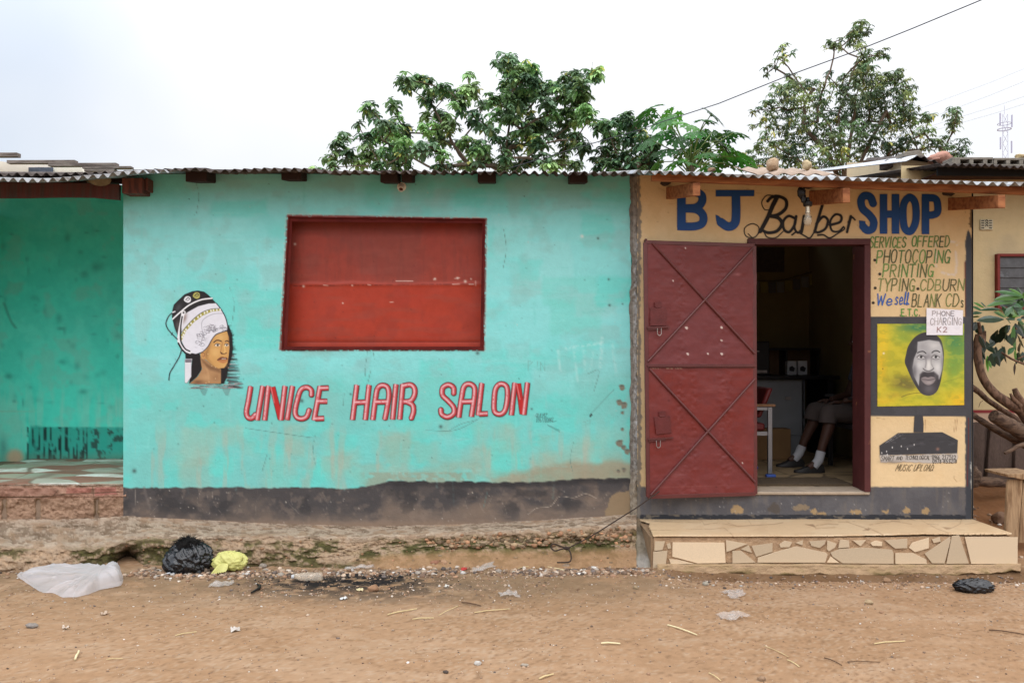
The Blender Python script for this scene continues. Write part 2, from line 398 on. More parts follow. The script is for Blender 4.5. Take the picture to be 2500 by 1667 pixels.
cv.mask(up * ss(.35, .62, n1) * .75, (140, 216, 214)); cv.mask(up * (1 - ss(.36, .52, n1)) * .55, (112, 209, 199))
for i in range(60):                       # rectangular roller and brush patches
    x = rng.uniform(300, 1500); y = rng.uniform(440, 1000); w = rng.uniform(40, 150); h = rng.uniform(25, 110)
    cv.poly([(x, y), (x + w, y + rng.uniform(-8, 8)), (x + w + rng.uniform(-10, 10), y + h), (x + rng.uniform(-10, 10), y + h)], rng.choice([(136, 190, 188), (144, 219, 217), (118, 206, 196), (104, 212, 202), (146, 200, 196), (146, 214, 212), (128, 196, 190)]), rng.uniform(.3, .75), 10, rough=9, rs=22, seed=i)
cv.mask(ss(.50, .70, n2) * .6, (138, 194, 190)); cv.mask(ss(.55, .72, hs_) * .22, (150, 212, 210))
low = ss(880, 1010, Y)
cv.mask(low * .75, (112, 202, 193)); cv.mask(low * .5 * ss(.40, .62, n1), (124, 190, 183)); cv.mask(low * ss(.52, .70, fbm(X / 50, Y / 130, 26, 4)) * .35, (138, 190, 182)); cv.mask(low * (1 - ss(.34, .46, n2)) * .45, (96, 212, 201))
# rubbed, muddied patches near the foot, stronger to the right
for i in range(60):
    x = rng.uniform(400, 1530); y = rng.uniform(1030, 1150); w = rng.uniform(25, 90); h = rng.uniform(30, 100)
    cv.poly([(x, y), (x + w, y), (x + w * .9, y + h), (x + w * .1, y + h)], rng.choice([(150, 188, 172), (160, 180, 162), (142, 196, 182), (168, 172, 152), (104, 214, 200)]), rng.uniform(.15, .42), 14, rough=12, rs=20, seed=i + 70)
cv.mask(ss(1085, 1160, Y) * ss(850, 1300, X) * ss(.38, .58, n2) * .75, (162, 168, 146))
cv.mask(ss(1040, 1150, Y) * ss(1000, 1500, X) * ss(.46, .66, fbm(X / 30, Y / 120, 27, 4)) * .4, (166, 174, 158))
cv.mask(ss(1000, 1100, Y) * ss(.60, .74, fbm(X / 22, Y / 140, 28, 4)) * .35, (190, 170, 150))
# bare brown render beside the joint and above the band on the right
edge = 1140 - 14 * fbm(X / 90, Y * 0, 13, 3) * ss(1200, 1450, X) - 10 * ss(1250, 1500, X)
cv.mask(ss(-3, 16, Y - edge + 22 * (n2 - .5)) * ss(1120, 1330, X + 120 * (n2 - .5)) * .8, (156, 146, 122))
cv.mask(ss(-2, 3, Y - 1152) * ss(870, 900, X + 40 * (n2 - .5)) * (1 - ss(1130, 1180, X)) * ss(.36, .5, n3) * .7, (150, 158, 138))
# black band
bt = 1190 - ss(880, 960, X) * 14 - ss(1250, 1500, X) * 8 + (fbm(X / 60, 0 * Y, 15, 4) - .5) * 8 + (n3 - .5) * 7
band = ss(-1.5, 2.5, Y - bt)
cv.mask(band, (74, 70, 70))
bb = (Y - bt) / np.maximum(1285 - bt, 1)
cv.mask(band * ss(.30, .95, bb + (n2 - .5) * .9) * .85, (134, 115, 100)); cv.mask(band * ss(.42, .72, n2) * .35 * ss(.05, .4, bb), (110, 97, 88))
cv.mask(band * ss(.55, .7, n3) * .35, (140, 122, 108)); cv.mask(band * ss(.52, .66, fbm(X / 45, Y / 28, 33, 5)) * ss(900, 1200, X) * .35, (130, 110, 94))
cv.mask(band * (1 - ss(.32, .42, fbm(X / 50, Y / 40, 35, 4))) * .5 * (1 - ss(.5, .9, bb)), (52, 50, 51)); cv.mask(band * ss(.80, 1.0, bb) * .6, (150, 124, 102))
cv.mask(band * (1 - ss(.05, .16, bb)) * ss(880, 1000, X) * .6, (40, 39, 41))
for i in range(90): cv.blob(rng.uniform(310, 1530), rng.uniform(1195, 1280), rng.uniform(.6, 1.5), rng.uniform(.8, 2), (205, 195, 180), rng.uniform(.3, .9))
for i in range(14):
    x = rng.uniform(330, 1500); cv.stroke([(x, 1195 + rng.uniform(0, 15)), (x + rng.uniform(-12, 12), 1225), (x + rng.uniform(-30, 30), 1255)], .9, (170, 156, 142), .5, 1.5, True, breakup=.47, seed=i)
cv.stroke([(1290, 1255), (1310, 1240), (1345, 1235), (1365, 1212), (1400, 1214), (1430, 1205), (1455, 1215)], 1.2, (200, 184, 164), .8, 1.5, True)
cv.stroke([(352, 1190), (358, 1215), (366, 1240)], 6, (120, 110, 104), .5, 4); cv.stroke([(330, 1195), (331, 1232)], 1, (150, 140, 130), .8)
cv.poly([(1478, 1262), (1484, 1225), (1500, 1203), (1541, 1198), (1541, 1264)], (146, 124, 96), .96, 2, rough=7, rs=9)
for i in range(520):                      # trowel and brush strokes
    x = rng.uniform(305, 1500); y = rng.uniform(430, 1180); L = rng.uniform(14, 70); v = rng.random() < .45
    cv.stroke([(x, y), (x + (rng.uniform(-4, 4) if v else L), y + (L if v else rng.uniform(-5, 5)))], rng.uniform(1.5, 5), rng.choice([(150, 222, 216), (104, 196, 187), (132, 204, 198), (112, 210, 202), (144, 196, 190)]), rng.uniform(.12, .38), 4, breakup=.42, seed=i)
for pts in [[(897, 856), (894, 880), (891, 905), (893, 925)], [(911, 858), (914, 878)], [(1230, 560), (1236, 610), (1228, 655)], [(560, 700), (572, 742), (566, 790)], [(1400, 1080), (1392, 1120), (1398, 1150)], [(770, 1060), (764, 1100), (771, 1140)], [(480, 450), (486, 480), (480, 520)]]:
    cv.stroke(pts, 1.1, (84, 120, 114), .8, 1.3, True, breakup=.4, seed=int(pts[0][0]))
# chips, holes, scratches, chalk
for i in range(200): cv.blob(rng.uniform(305, 1530), rng.uniform(440, 1160), rng.uniform(.7, 1.8), rng.uniform(.7, 1.8), rng.choice([(70, 110, 104), (90, 130, 122), (60, 80, 76), (190, 196, 186)]), rng.uniform(.35, .95))
for x, y, r in [(1488, 745, 3), (1520, 742, 2), (1421, 577, 4), (1460, 582, 3), (1166, 862, 4), (328, 1149, 5), (1076, 1041, 4), (737, 978, 4), (856, 962, 2.5), (1298, 998, 2.5), (1486, 682, 2.5)]:
    cv.blob(x, y, r, r, (70, 96, 92) if y != 577 else (220, 222, 214), .9)
for x, y, r in [(1519, 946, 7), (1512, 983, 7), (1524, 990, 8), (1520, 1008, 4), (1513, 1082, 8), (1522, 1093, 6), (1532, 1103, 7), (1520, 1048, 4), (1523, 1147, 5), (1510, 1150, 4)]:
    cv.poly([(x - r, y - r * .6), (x + r * .4, y - r * 1.1), (x + r, y), (x + r * .3, y + r), (x - r * .7, y + r * .7)], (128, 120, 104), .95, 2, True, rough=3, rs=6); cv.blob(x - 1, y - r * .7, r * .7, 1.5, (66, 84, 80), .8)
for pts, w, a in [([(1362, 856), (1368, 905)], 6, .4), ([(1382, 850), (1465, 838)], 7, .4), ([(1402, 860), (1410, 930)], 6, .35), ([(1425, 855), (1428, 900)], 6, .28), ([(1470, 825), (1466, 895)], 8, .38), ([(1495, 840), (1505, 915)], 6, .3), ([(1448, 860), (1440, 905)], 5, .28)]:
    cv.stroke(pts, w, (196, 226, 222), a, 5, breakup=.42)
for pts in [[(1440, 1012), (1500, 950)], [(1450, 955), (1462, 905), (1436, 912)], [(1040, 1050), (1110, 1050), (1170, 1022)], [(1098, 1050), (1125, 1035), (1165, 1024)], [(840, 960), (838, 990)], [(905, 905), (895, 945)], [(640, 1150), (652, 1110)], [(600, 1045), (760, 1068)], [(1180, 1240), (1190, 1200)]]:
    cv.stroke(pts, 1.3, (92, 128, 122), .75, 1.5, True)
cv.poly([(1438, 1016), (1443, 1009), (1447, 1012), (1441, 1019)], (50, 60, 58), .9)
for pts in [[(1290, 880), (1290, 905)], [(1290, 880), (1300, 884), (1290, 893)], [(1312, 882), (1314, 906)], [(1320, 905), (1320, 884), (1330, 904), (1331, 880)], [(1425, 1030), (1440, 1025), (1440, 1035), (1425, 1036)], [(1430, 1028), (1429, 1053)]]:
    cv.stroke(pts, 1.1, (112, 160, 152), .7, 1.4)
# painted red lip straying on the plaster round the window
cv.stroke([(704, 528), (800, 529), (1000, 533), (1186, 536)], 7, (140, 62, 56), .95, 3, breakup=.34, seed=2); cv.stroke([(703, 528), (694, 700), (685, 852)], 6, (132, 70, 64), .9, 3, breakup=.36, seed=4)
cv.stroke([(1186, 536), (1184, 700), (1181, 854)], 5, (120, 66, 60), .9, 3, breakup=.42, seed=6); cv.stroke([(684, 854), (900, 854), (1181, 854)], 5, (116, 50, 46), .95, 3, breakup=.38, seed=8)
for pts in [[(702, 523), (900, 526), (1186, 531)], [(697, 530), (681, 852)], [(1190, 534), (1185, 856)]]: cv.stroke(pts, 2.2, (190, 200, 188), .7, 2, breakup=.5, seed=9)
keep = ~(((NX[:-1, :-1] + NX[1:, 1:]) / 2 > 697) & ((NX[:-1, :-1] + NX[1:, 1:]) / 2 < 1181) & ((NY[:-1, :-1] + NY[1:, 1:]) / 2 > 533) & ((NY[:-1, :-1] + NY[1:, 1:]) / 2 < 851.5))
grid_obj('front_wall', pix_pts(X, Y, 0, wy), M_WALL, salon, cv, keep, gain=GW)

# closed shutter in a steel frame
win = MB()
c0 = [(705, 530), (1183, 536), (1179, 852), (688, 852)]; c1 = [(713, 541), (1178, 545), (1172, 846), (701, 846)]
M_SHF = mat('red oxide frame paint', C(100, 36, 32, .9), rough=.8, var=.2, scale=12, spec=.1, bump=.2, bscale=50, col2=C(82, 30, 28, .9), mixs=6)
front = [P(x, y, .004) for x, y in c0]; inn = [P(x, y, .004) for x, y in c1]; back = [P(x + (2 if x > 900 else -2), y, .135) for x, y in c1]
bq = [P(x, y, .14) for x, y in c0]
for i in range(4):
    j = (i + 1) % 4
    win.add([front[i], front[j], inn[j], inn[i], back[i], back[j]], [(0, 3, 2, 1), (3, 4, 5, 2)])
# lip standing a little proud all round, uneven like hand-laid mortar
for i in range(4):
    j = (i + 1) % 4; n = 26; a, b = np.array(c0[i], float), np.array(c0[j], float); pts = []
    for k in range(n + 1):
        p = a + (b - a) * k / n; q = vn(k * .8, i * 7.7, 5) - .5; pts.append(P(p[0] + q * 1.5, p[1] + q * 2, -.004))
    win.tube(pts, [.004 + .005 * vn(k * .9, i * 3.1, 8) for k in range(n + 1)], 6)
win_o = win.build('window_frame', M_SHF, salon)
sx, sy = np.meshgrid(np.linspace(697, 1182, 240), np.linspace(538, 852, 160))
cv = Canvas(sx, sy, (170, 60, 40))
n1 = fbm(sx / 120, sy / 90, 3, 5); n2 = fbm(sx / 30, sy / 40, 5, 5)
topm = 1 - ss(686, 700, sy)
cv.mask(topm * .65, (144, 64, 54)); cv.mask(topm * ss(.42, .62, n1) * .5, (128, 66, 58)); cv.mask(ss(.5, .66, n2) * .3, (140, 56, 46)); cv.mask((1 - topm) * ss(.45, .65, n1) * .5, (172, 54, 36)); cv.mask(ss(.52, .7, fbm(sx / 90, sy / 12, 8, 4)) * .3, (150, 74, 62))
cv.mask(topm * ss(.55, .68, fbm(sx / 9, sy / 90, 18, 4)) * .14, (106, 56, 50))
cv.stroke([(715, 700), (760, 690), (800, 694), (860, 688), (960, 695), (1060, 693), (1165, 690)], 6, (176, 76, 64), .7, 5, True)
cv.stroke([(716, 698), (1165, 693)], 1.5, (70, 34, 32), .6, 2, breakup=.42)
for pts in [[(967, 686), (1008, 686)], [(1058, 683), (1062, 680)], [(1110, 680), (1122, 678)], [(1105, 694), (1122, 693)], [(1161, 686), (1161, 697)], [(1145, 694), (1156, 694)], [(790, 696), (800, 697)], [(898, 695), (905, 696)], [(952, 738), (960, 737)]]: cv.stroke(pts, 2, (214, 180, 168), .9, 2)
for x, y, r in [(741, 699, 3), (720, 596, 3), (1136, 687, 3.5), (1062, 681, 3), (1117, 679, 3), (860, 697, 2), (837, 740, 2), (1150, 681, 2)]: cv.blob(x, y, r, r, (224, 206, 192), .95)
for i in range(40): cv.blob(rng.uniform(705, 1170), rng.uniform(545, 845), 1.2, 1.2, (96, 40, 36), rng.uniform(.3, .8))
cv.stroke([(705, 835), (1172, 834)], 1.5, (110, 40, 34), .8, 2)
dents = lambda X, Y: .128 + (fbm(X / 90, Y / 80, 44, 3) - .5) * .016 - .006 * np.exp(-((Y - 694) / 5.0) ** 2) + .004 * np.exp(-((Y - 835) / 4.0) ** 2)
M_SHUT = mat('shutter paint', attr=True, rough=.55, var=.08, scale=18, bump=.15, bscale=40, spec=.22, bdist=.004)
shut = grid_obj('shutter', pix_pts(sx, sy, 0, dents), M_SHUT, salon, cv, gain=.86)

# UNICE HAIR SALON, hand-lettered with a bevel
cv = Canvas.rect(586, 920, 1306, 1040, 1.15)
T4 = lambda p: (580 + p[0] * .34864, 900 + p[1] * .3484)
UN = ["~92,125 76,225 62,300 72,338 100,346 128,318", "177,122 138,360", "217,122 190,360", "245,128 300,352", "332,122 304,360", "385,122 347,358",
      "~518,188 515,148 482,130 442,150 417,225 403,300 415,338 448,350 484,335 503,285", "578,124 536,360", "582,136 638,134", "560,228 628,228", "545,350 606,347",
      "835,115 805,357", "921,115 895,357", "828,236 905,233", "~947,357 966,210 980,140 1012,116 1050,130 1060,185 1048,270 1032,355", "968,233 1050,231", "1110,110 1086,354",
      "1157,110 1136,354", "~1158,120 1210,112 1238,135 1240,180 1215,222 1165,232", "~1190,233 1226,255 1232,300 1216,351",
      "~1514,178 1512,132 1475,112 1437,135 1436,185 1475,225 1513,270 1513,315 1470,338 1430,318 1424,282", "~1549,340 1570,195 1586,125 1620,106 1655,125 1660,180 1638,335", "1577,231 1648,229",
      "1711,102 1686,325", "1692,317 1752,314", "~1842,106 1884,125 1890,200 1873,290 1838,318 1800,298 1797,220 1808,140 1842,106", "1942,100 1918,324", "1966,104 1994,316", "2031,98 2005,322"]
segs = []
for t in UN:
    smo = t[0] == '~'; segs.append(([T4(tuple(map(float, q.split(',')))) for q in t.strip('~').split()], smo))
for p, smo in segs: cv.stroke(p, 13.8, (104, 40, 42), 1, 1.5, smo, butt=True)
for p, smo in segs: cv.stroke(p, 10.4, (176, 44, 48), 1, 1.3, smo, butt=True)
for i, (p, smo) in enumerate(segs):
    q = [(x - 1.2, y - .6) for x, y in p]
    if i not in (3, 27): cv.stroke(q, 7.2, (206, 116, 122), .9, 3.6, smo, butt=True); cv.stroke([(x - .5, y) for x, y in q], 2.8, (240, 204, 206), .9, 3.2, smo, breakup=.30, seed=i)
    else: cv.stroke(p, 11.5, (186, 36, 36), 1, 1.5, butt=True); cv.stroke([(p[0][0] - 4, p[0][1]), (p[0][0] + 4, p[0][1] + 38)], 2, (232, 170, 172), .8, 3)
for pts in [[(1308, 1010), (1312, 1005)]]: pass
surf = lambda X, Y: pix_pts(X, Y, 0, wy, -.0035)
o = grid_obj('lettering', surf(cv.X, cv.Y), M_PAINT, salon, cv, gain=.86)
o['label'] = 'UNICE HAIR SALON painted in red letters with pink highlights'

# ---- stroke font for the smaller hand lettering
FONT = {'A': "0,0 .5,1 1,0|.18,.38 .82,.38", 'B': "0,0 0,1|~0,1 .6,1 .8,.78 .6,.54 0,.52|~0,.52 .7,.5 .95,.26 .7,.02 0,0", 'C': "~.95,.82 .65,1 .25,.92 .03,.5 .25,.08 .65,0 .95,.2",
 'D': "0,0 0,1|~0,1 .5,.98 .95,.6 .9,.3 .5,.02 0,0", 'E': "0,0 0,1|0,1 .85,1|0,.52 .7,.52|0,0 .85,0", 'F': "0,0 0,1|0,1 .85,1|0,.52 .7,.52", 'G': "~.95,.82 .65,1 .25,.92 .03,.5 .25,.08 .65,.02 .92,.3|.55,.42 .95,.42 .92,0",
 'H': "0,0 0,1|1,0 1,1|0,.5 1,.5", 'I': ".5,0 .5,1", 'J': "~.8,1 .8,.2 .5,0 .1,.2", 'K': "0,0 0,1|.85,1 0,.42|.25,.58 .9,0", 'L': "0,1 0,0|0,0 .8,0", 'M': "0,0 .1,1 .5,.3 .9,1 1,0", 'N': "0,0 0,1|0,1 1,0|1,0 1,1",
 'O': "~.5,1 .1,.82 0,.45 .2,.08 .5,0 .85,.1 1,.5 .9,.85 .5,1", 'P': "0,0 0,1|~0,1 .7,.98 .9,.75 .7,.5 0,.46", 'R': "0,0 0,1|~0,1 .7,.98 .9,.77 .7,.54 0,.5|.35,.5 .95,0",
 'S': "~.9,.85 .6,1 .2,.95 .08,.72 .4,.55 .8,.4 .9,.18 .6,0 .2,.02 .02,.18", 'T': "0,1 1,1|.5,1 .5,0", 'U': "~0,1 0,.3 .25,.02 .65,.02 .95,.3 1,1", 'V': "0,1 .5,0 1,1", 'Y': "0,1 .5,.5 1,1|.5,.5 .5,0", 'Z': "0,1 1,1 0,0 1,0",
 'W': "0,1 .25,0 .5,.8 .75,0 1,1", 'Q': "~.5,1 .1,.82 0,.45 .2,.08 .5,0 .85,.1 1,.5 .9,.85 .5,1|.6,.25 1,0", '0': "~.5,1 .1,.8 .05,.4 .3,0 .7,.05 .95,.5 .85,.9 .5,1", '1': ".3,.85 .55,1 .55,0", '2': "~.1,.8 .4,1 .8,.85 .75,.55 .1,0|.1,0 .95,0", '3': "~.1,.9 .6,1 .85,.78 .4,.53 .9,.3 .6,0 .1,.1",
 '4': ".75,0 .75,1 0,.3 1,.3", '5': ".85,1 .2,1|~.2,1 .15,.55 .6,.62 .9,.3 .5,0 .1,.1", '6': "~.8,.95 .3,.7 .1,.3 .45,0 .85,.25 .5,.52 .12,.35", '7': "0,1 .9,1 .35,0", '8': "~.5,.53 .15,.75 .5,1 .85,.75 .5,.53 .1,.25 .5,0 .9,.25 .5,.53", '9': "~.85,.65 .5,.45 .15,.72 .5,1 .85,.75 .75,.3 .4,0",
 'e': "~.05,.28 .85,.32 .7,.55 .3,.55 .05,.25 .35,0 .9,.12", 's': "~.8,.5 .4,.58 .2,.42 .7,.22 .6,.02 .1,.06", 'l': "~.1,.1 .6,.7 .6,1 .35,.95 .3,.1 .7,.05", '.': ".3,.06 .34,.03", "'": ".3,1 .3,.8", ':': ".3,.1 .32,.08|.3,.5 .32,.48"}
def text(cv, s, x0, x1, ytop, ybot, w, cf, slant=.12, jit=.03, seed=1, soft=1.1):
    r = random.Random(seed); wd = [.35 if c in "I1.':l" else (.5 if c == ' ' else (1.15 if c in 'MW' else .9)) for c in s]; gap = .30
    tot = sum(wd) + gap * (len(s) - 1); u = (x1 - x0) / tot; h = ybot - ytop; x = x0
    for c, a in zip(s, wd):
        if c != ' ':
            col = cf(r) if callable(cf) else cf; jy = r.uniform(-jit, jit) * h; jh = 1 + r.uniform(-jit, jit) * 1.5
            for st in FONT[c].split('|'):
                smo = st[0] == '~'; p = [tuple(map(float, q.split(','))) for q in st.strip('~').split()]
                p = [(x + (px if a > .4 else .5 * a + (px - .5) * a) * (a * u if a > .4 else u) + slant * py * h, ybot + jy - py * h * jh) for px, py in p]
                cv.stroke(p, w, col, 1, soft, smo)
        x += (a + gap) * u
cv = Canvas.rect(1300, 1000, 1372, 1056, .7)
ink = (80, 110, 108)
text(cv, 'QUEMZ', 1308, 1335, 1009, 1018, .55, ink, seed=3); text(cv, '0967780683', 1309, 1350, 1019, 1030, .55, ink, seed=5)
for i in range(2): pass
cv.stroke([(1340, 1022), (1350, 1029), (1358, 1027)], .9, ink, .8)
for k in range(10): cv.stroke([(1337 + k * 3, 1036 + k * 1.3), (1339 + k * 3, 1040 + k * 1.6)], .8, ink, .7)
grid_obj('pencilled_number', surf(cv.X, cv.Y), M_PAINT, salon, cv, gain=1.0)

# ---- painted portrait: woman under a salon hood dryer
cv = Canvas.rect(396, 702, 594, 972, .95)
T3 = lambda p: (380 + p[0] / 5.408, 690 + p[1] / 5.408)
def q3(s): return [T3(tuple(map(float, w.split(',')))) for w in s.split()]
W3 = 1 / 5.408
rng = random.Random(12)
for i in range(120):                       # brushed dark hair trailing to the right
    y = rng.uniform(560, 1390); x0 = 930 + 40 * rng.random(); reach = 1010 + (y - 560) * .16; x1 = rng.uniform(reach - 60, reach + 10)
    cv.stroke(q3(f'{x0},{y} {x1},{y + rng.uniform(-12, 14)}'), 1.4, rng.choice([(36, 24, 28), (70, 44, 50), (20, 16, 18), (176, 140, 148) if y > 950 else (50, 36, 40)]), rng.uniform(.5, .95), 1.5, w1=.3)
cv.poly(q3('900,600 960,560 1010,680 1020,860 1000,1000 960,1110 940,1250 900,1330 840,1335 850,1120 940,1050'), (26, 20, 22), .95, 3)
for i in range(60):                        # ragged lower edge
    x = rng.uniform(430, 1090); y = rng.uniform(1325, 1400) ; cv.stroke(q3(f'{x},{y} {x + rng.uniform(60, 170)},{y + rng.uniform(-8, 8)}'), 1.1, rng.choice([(30, 24, 26), (80, 50, 52), (186, 140, 144), (196, 160, 162)]), rng.uniform(.4, .9), 1.3, w1=.2)
for cx in (640, 940):
    for i in range(12):
        y = 1400 + i * 7.5; w = (60 - i * 4); cv.stroke(q3(f'{cx - w},{y} {cx + w * .8},{y + 3}'), .8, rng.choice([(90, 76, 78), (130, 104, 106)]), .35, 1.4)
cv.poly(q3('390,925 480,930 580,935 610,1050 604,1150 545,1240 440,1332 462,1200 482,1010 395,1000'), (24, 19, 20), 1, 2)
cv.poly(q3('590,975 640,1005 750,1095 862,1140 862,1332 450,1332 560,1235 612,1140 595,1040'), (176, 134, 92), 1, 2)
cv.blob(*T3((690, 870)), 5, 26, (150, 104, 62), .55, -.3); cv.blob(*T3((900, 1060)), 12, 5, (150, 104, 62), .5); cv.blob(*T3((760, 1020)), 9, 9, (172, 124, 74), .5)
cv.poly(q3('600,1000 700,1080 850,1140 860,1190 720,1150 640,1090'), (116, 82, 54), .8, 7); cv.blob(*T3((800, 1250)), 9, 10, (150, 110, 74), .6); cv.blob(*T3((560, 1310)), 14, 5, (104, 70, 48), .7); cv.blob(*T3((660, 1250)), 10, 7, (198, 158, 112), .6); cv.stroke(q3('640,1080 690,1180 700,1290'), 3, (206, 164, 118), .5, 5, True)
cv.poly(q3('690,840 740,750 800,690 880,655 942,640 965,720 976,850 966,960 948,1060 905,1125 830,1132 750,1092 660,1012 610,1000 588,955 600,920 640,890'), (205, 156, 92), 1, 1.6)
cv.blob(*T3((860, 720)), 11, 8, (222, 180, 116), .8); cv.blob(*T3((790, 920)), 10, 12, (222, 178, 112), .8); cv.blob(*T3((900, 1095)), 8, 4, (218, 172, 104), .7); cv.poly(q3('690,850 740,760 700,900 690,1000 760,1090 680,1020 630,960'), (140, 98, 58), .6, 8); cv.blob(*T3((965, 760)), 2, 14, (150, 106, 62), .6)
cv.poly(q3('600,925 640,915 660,960 650,1000 615,990'), (196, 142, 88), 1, 2); cv.stroke(q3('610,930 640,930 645,965 620,975'), 1, (110, 70, 46), .9, 1.2, True)
cv.stroke(q3('768,788 800,763 838,762 868,774'), 2.2, (44, 28, 22), 1, 1.4, True); cv.stroke(q3('920,776 942,766 966,780'), 2, (44, 28, 22), 1, 1.4, True)
for ex, s in ((815, 1), (935, .8)):
    cv.poly(q3(f'{ex - 36 * s},828 {ex - 10},808 {ex + 22 * s},812 {ex + 34 * s},830 {ex},842'), (238, 226, 206), 1, 1.2, True); cv.blob(*T3((ex + 4, 825)), 2.6 * s, 2.6 * s, (28, 20, 18), 1, power=4); cv.stroke(q3(f'{ex - 38 * s},826 {ex - 8},804 {ex + 30 * s},814'), 1.2, (40, 24, 20), 1, 1.2, True)
cv.stroke(q3('880,790 868,860 855,915'), 1.5, (150, 104, 62), .8, 2, True); cv.stroke(q3('905,830 915,900 905,930'), 3, (236, 196, 120), .8, 3, True); cv.stroke(q3('858,918 875,938 905,938 935,928'), 1.8, (70, 40, 28), .95, 1.5, True); cv.blob(*T3((870, 930)), 2, 1.5, (60, 34, 26), .9)
cv.poly(q3('812,1022 850,985 885,978 910,985 938,985 948,1010 900,1015'), (110, 64, 46), .9, 1.6, True); cv.poly(q3('815,1025 870,1012 945,1012 935,1048 890,1062 845,1048'), (186, 122, 74), .9, 1.6, True); cv.stroke(q3('815,1022 870,1012 945,1010'), 1.2, (60, 28, 24), 1, 1.2, True); cv.stroke(q3('875,1005 925,1003'), 1.5, (238, 226, 210), .9, 1.2)
for x, y in [(742, 1098), (790, 1118), (958, 1122), (690, 940), (665, 1325), (705, 1308), (790, 1265)]: cv.blob(*T3((x, y)), 1.1, 1.1, (236, 206, 160), .9)
# hood
cv.poly(q3('222,360 240,290 300,230 380,155 480,115 560,104 640,120 700,165 740,205 800,270 700,290 560,330 420,410 330,500 305,700 288,690 245,580 215,450'), (30, 27, 29), 1, 1.5)
cv.poly(q3('345,655 352,450 420,390 560,312 700,276 802,272 862,350 918,450 948,560 946,625 880,652 800,682 742,750 690,842 620,912 540,942 450,924 380,850 340,760'), (224, 224, 232), 1, 1.5)
cv.stroke(q3('802,272 862,350 918,450 948,560 950,640'), 2, (30, 28, 40), 1, 1.3, True); cv.stroke(q3('945,630 880,652 800,682 742,750 690,842 620,912 540,942'), 2, (40, 38, 46), .9, 1.3, True)
cv.blob(*T3((300, 330)), 7, 12, (88, 92, 98), .6, .6); cv.blob(*T3((290, 560)), 6, 14, (96, 88, 88), .7); cv.blob(*T3((380, 470)), 5, 12, (110, 80, 66), .6, .3)
cv.poly(q3('340,770 400,640 500,525 620,435 740,382 858,370 850,345 730,352 610,395 490,490 390,600 335,690'), (160, 152, 62), 1, 1.4)
for i in range(15):
    t = i / 14; a = np.array(catmull([(352, 720), (400, 620), (500, 508), (620, 416), (740, 368), (850, 358)], 10)); k = a[int(t * (len(a) - 1))]; cv.poly([T3((k[0] - 11, k[1] - 15)), T3((k[0] + 9, k[1] - 19)), T3((k[0] + 13, k[1] + 8)), T3((k[0] - 7, k[1] + 14))], (238, 238, 230), .95, 1)
cv.stroke(q3('345,655 390,595 490,488 610,394 730,350 850,340'), 1.3, (50, 50, 40), .9, 1.2, True)
cv.stroke(q3('885,405 780,410 680,450 615,510 610,600 630,680 660,770'), 1, (130, 130, 142), .9, 1.3, True)
cv.stroke(q3('225,480 330,385 450,292 600,226 745,206'), 3.6, (236, 236, 238), 1, 1.3, True)
cv.stroke(q3('362,400 340,520 312,680 312,780 372,875 455,918'), 8, (232, 232, 236), 1, 1.3, True); cv.stroke(q3('350,450 334,560 328,700 338,790 390,872 450,905'), 3.2, (28, 26, 28), 1, 1.3, True); cv.stroke(q3('300,800 345,880 395,930'), 4, (30, 27, 28), 1, 1.3)
cv.blob(*T3((368, 396)), 6, 6, (236, 236, 238), 1, power=6); cv.blob(*T3((368, 396)), 2.5, 2.5, (60, 58, 60), 1, power=6)
for cx, cy, col in ((420, 222, (226, 226, 230)), (538, 170, (176, 172, 92))):
    cv.poly(q3(f'{cx - 48},{cy + 10} {cx - 20},{cy - 40} {cx + 36},{cy - 34} {cx + 44},{cy + 20} {cx + 4},{cy + 44}'), col, 1, 1.5, True); cv.stroke(q3(f'{cx - 22},{cy + 6} {cx + 8},{cy - 24} {cx + 30},{cy - 8}'), 1.8, (40, 38, 38), .9, 1.2, True); cv.stroke(q3(f'{cx - 6},{cy + 16} {cx + 22},{cy + 4}'), 1.4, (50, 48, 48), .8, 1.2)
for i in range(70):                        # pencilled curls seen through the visor
    if i < 44: cx, cy = rng.uniform(650, 920), rng.uniform(565, 650)
    else: cx, cy = rng.uniform(530, 650), rng.uniform(650, 890)
    r = rng.uniform(14, 34); a = rng.uniform(0, 6)
    cv.stroke([T3((cx + r * math.cos(a + t), cy + r * .7 * math.sin(a + t))) for t in np.linspace(0, rng.uniform(2, 4.5), 9)], .8, rng.choice([(110, 108, 116), (150, 146, 152), (84, 82, 90)]), .75, 1.1)
cv.poly(q3('640,760 720,690 700,760 650,850'), (214, 214, 222), .7, 3)
cv.poly(q3('385,1008 482,1003 470,1060 470,1240 412,1325 385,1320'), (222, 222, 228), 1, 1.5); cv.poly(q3('388,1012 474,1010 470,1055 392,1055'), (110, 104, 112), .9, 1.5); cv.stroke(q3('388,1062 470,1060'), 1.5, (240, 240, 244), 1)
for s in ('252,382 180,432 136,530 160,610 222,682 288,748', '342,880 312,975 240,1100 188,1190 174,1282'):
    cv.stroke(q3(s), 2.4, (34, 44, 50), 1, 1.3, True); cv.stroke(q3(s), .9, (150, 164, 168), .8, 1.2, True, breakup=.45)
cv.stroke(q3('225,392 255,380'), 3, (225, 228, 230), 1); cv.stroke(q3('205,690 225,660'), 1.5, (60, 70, 74), .9)
o = grid_obj('mural', surf(cv.X, cv.Y), M_PAINT, salon, cv, gain=.86)
o['label'] = 'painted portrait of a woman under a salon hood dryer'
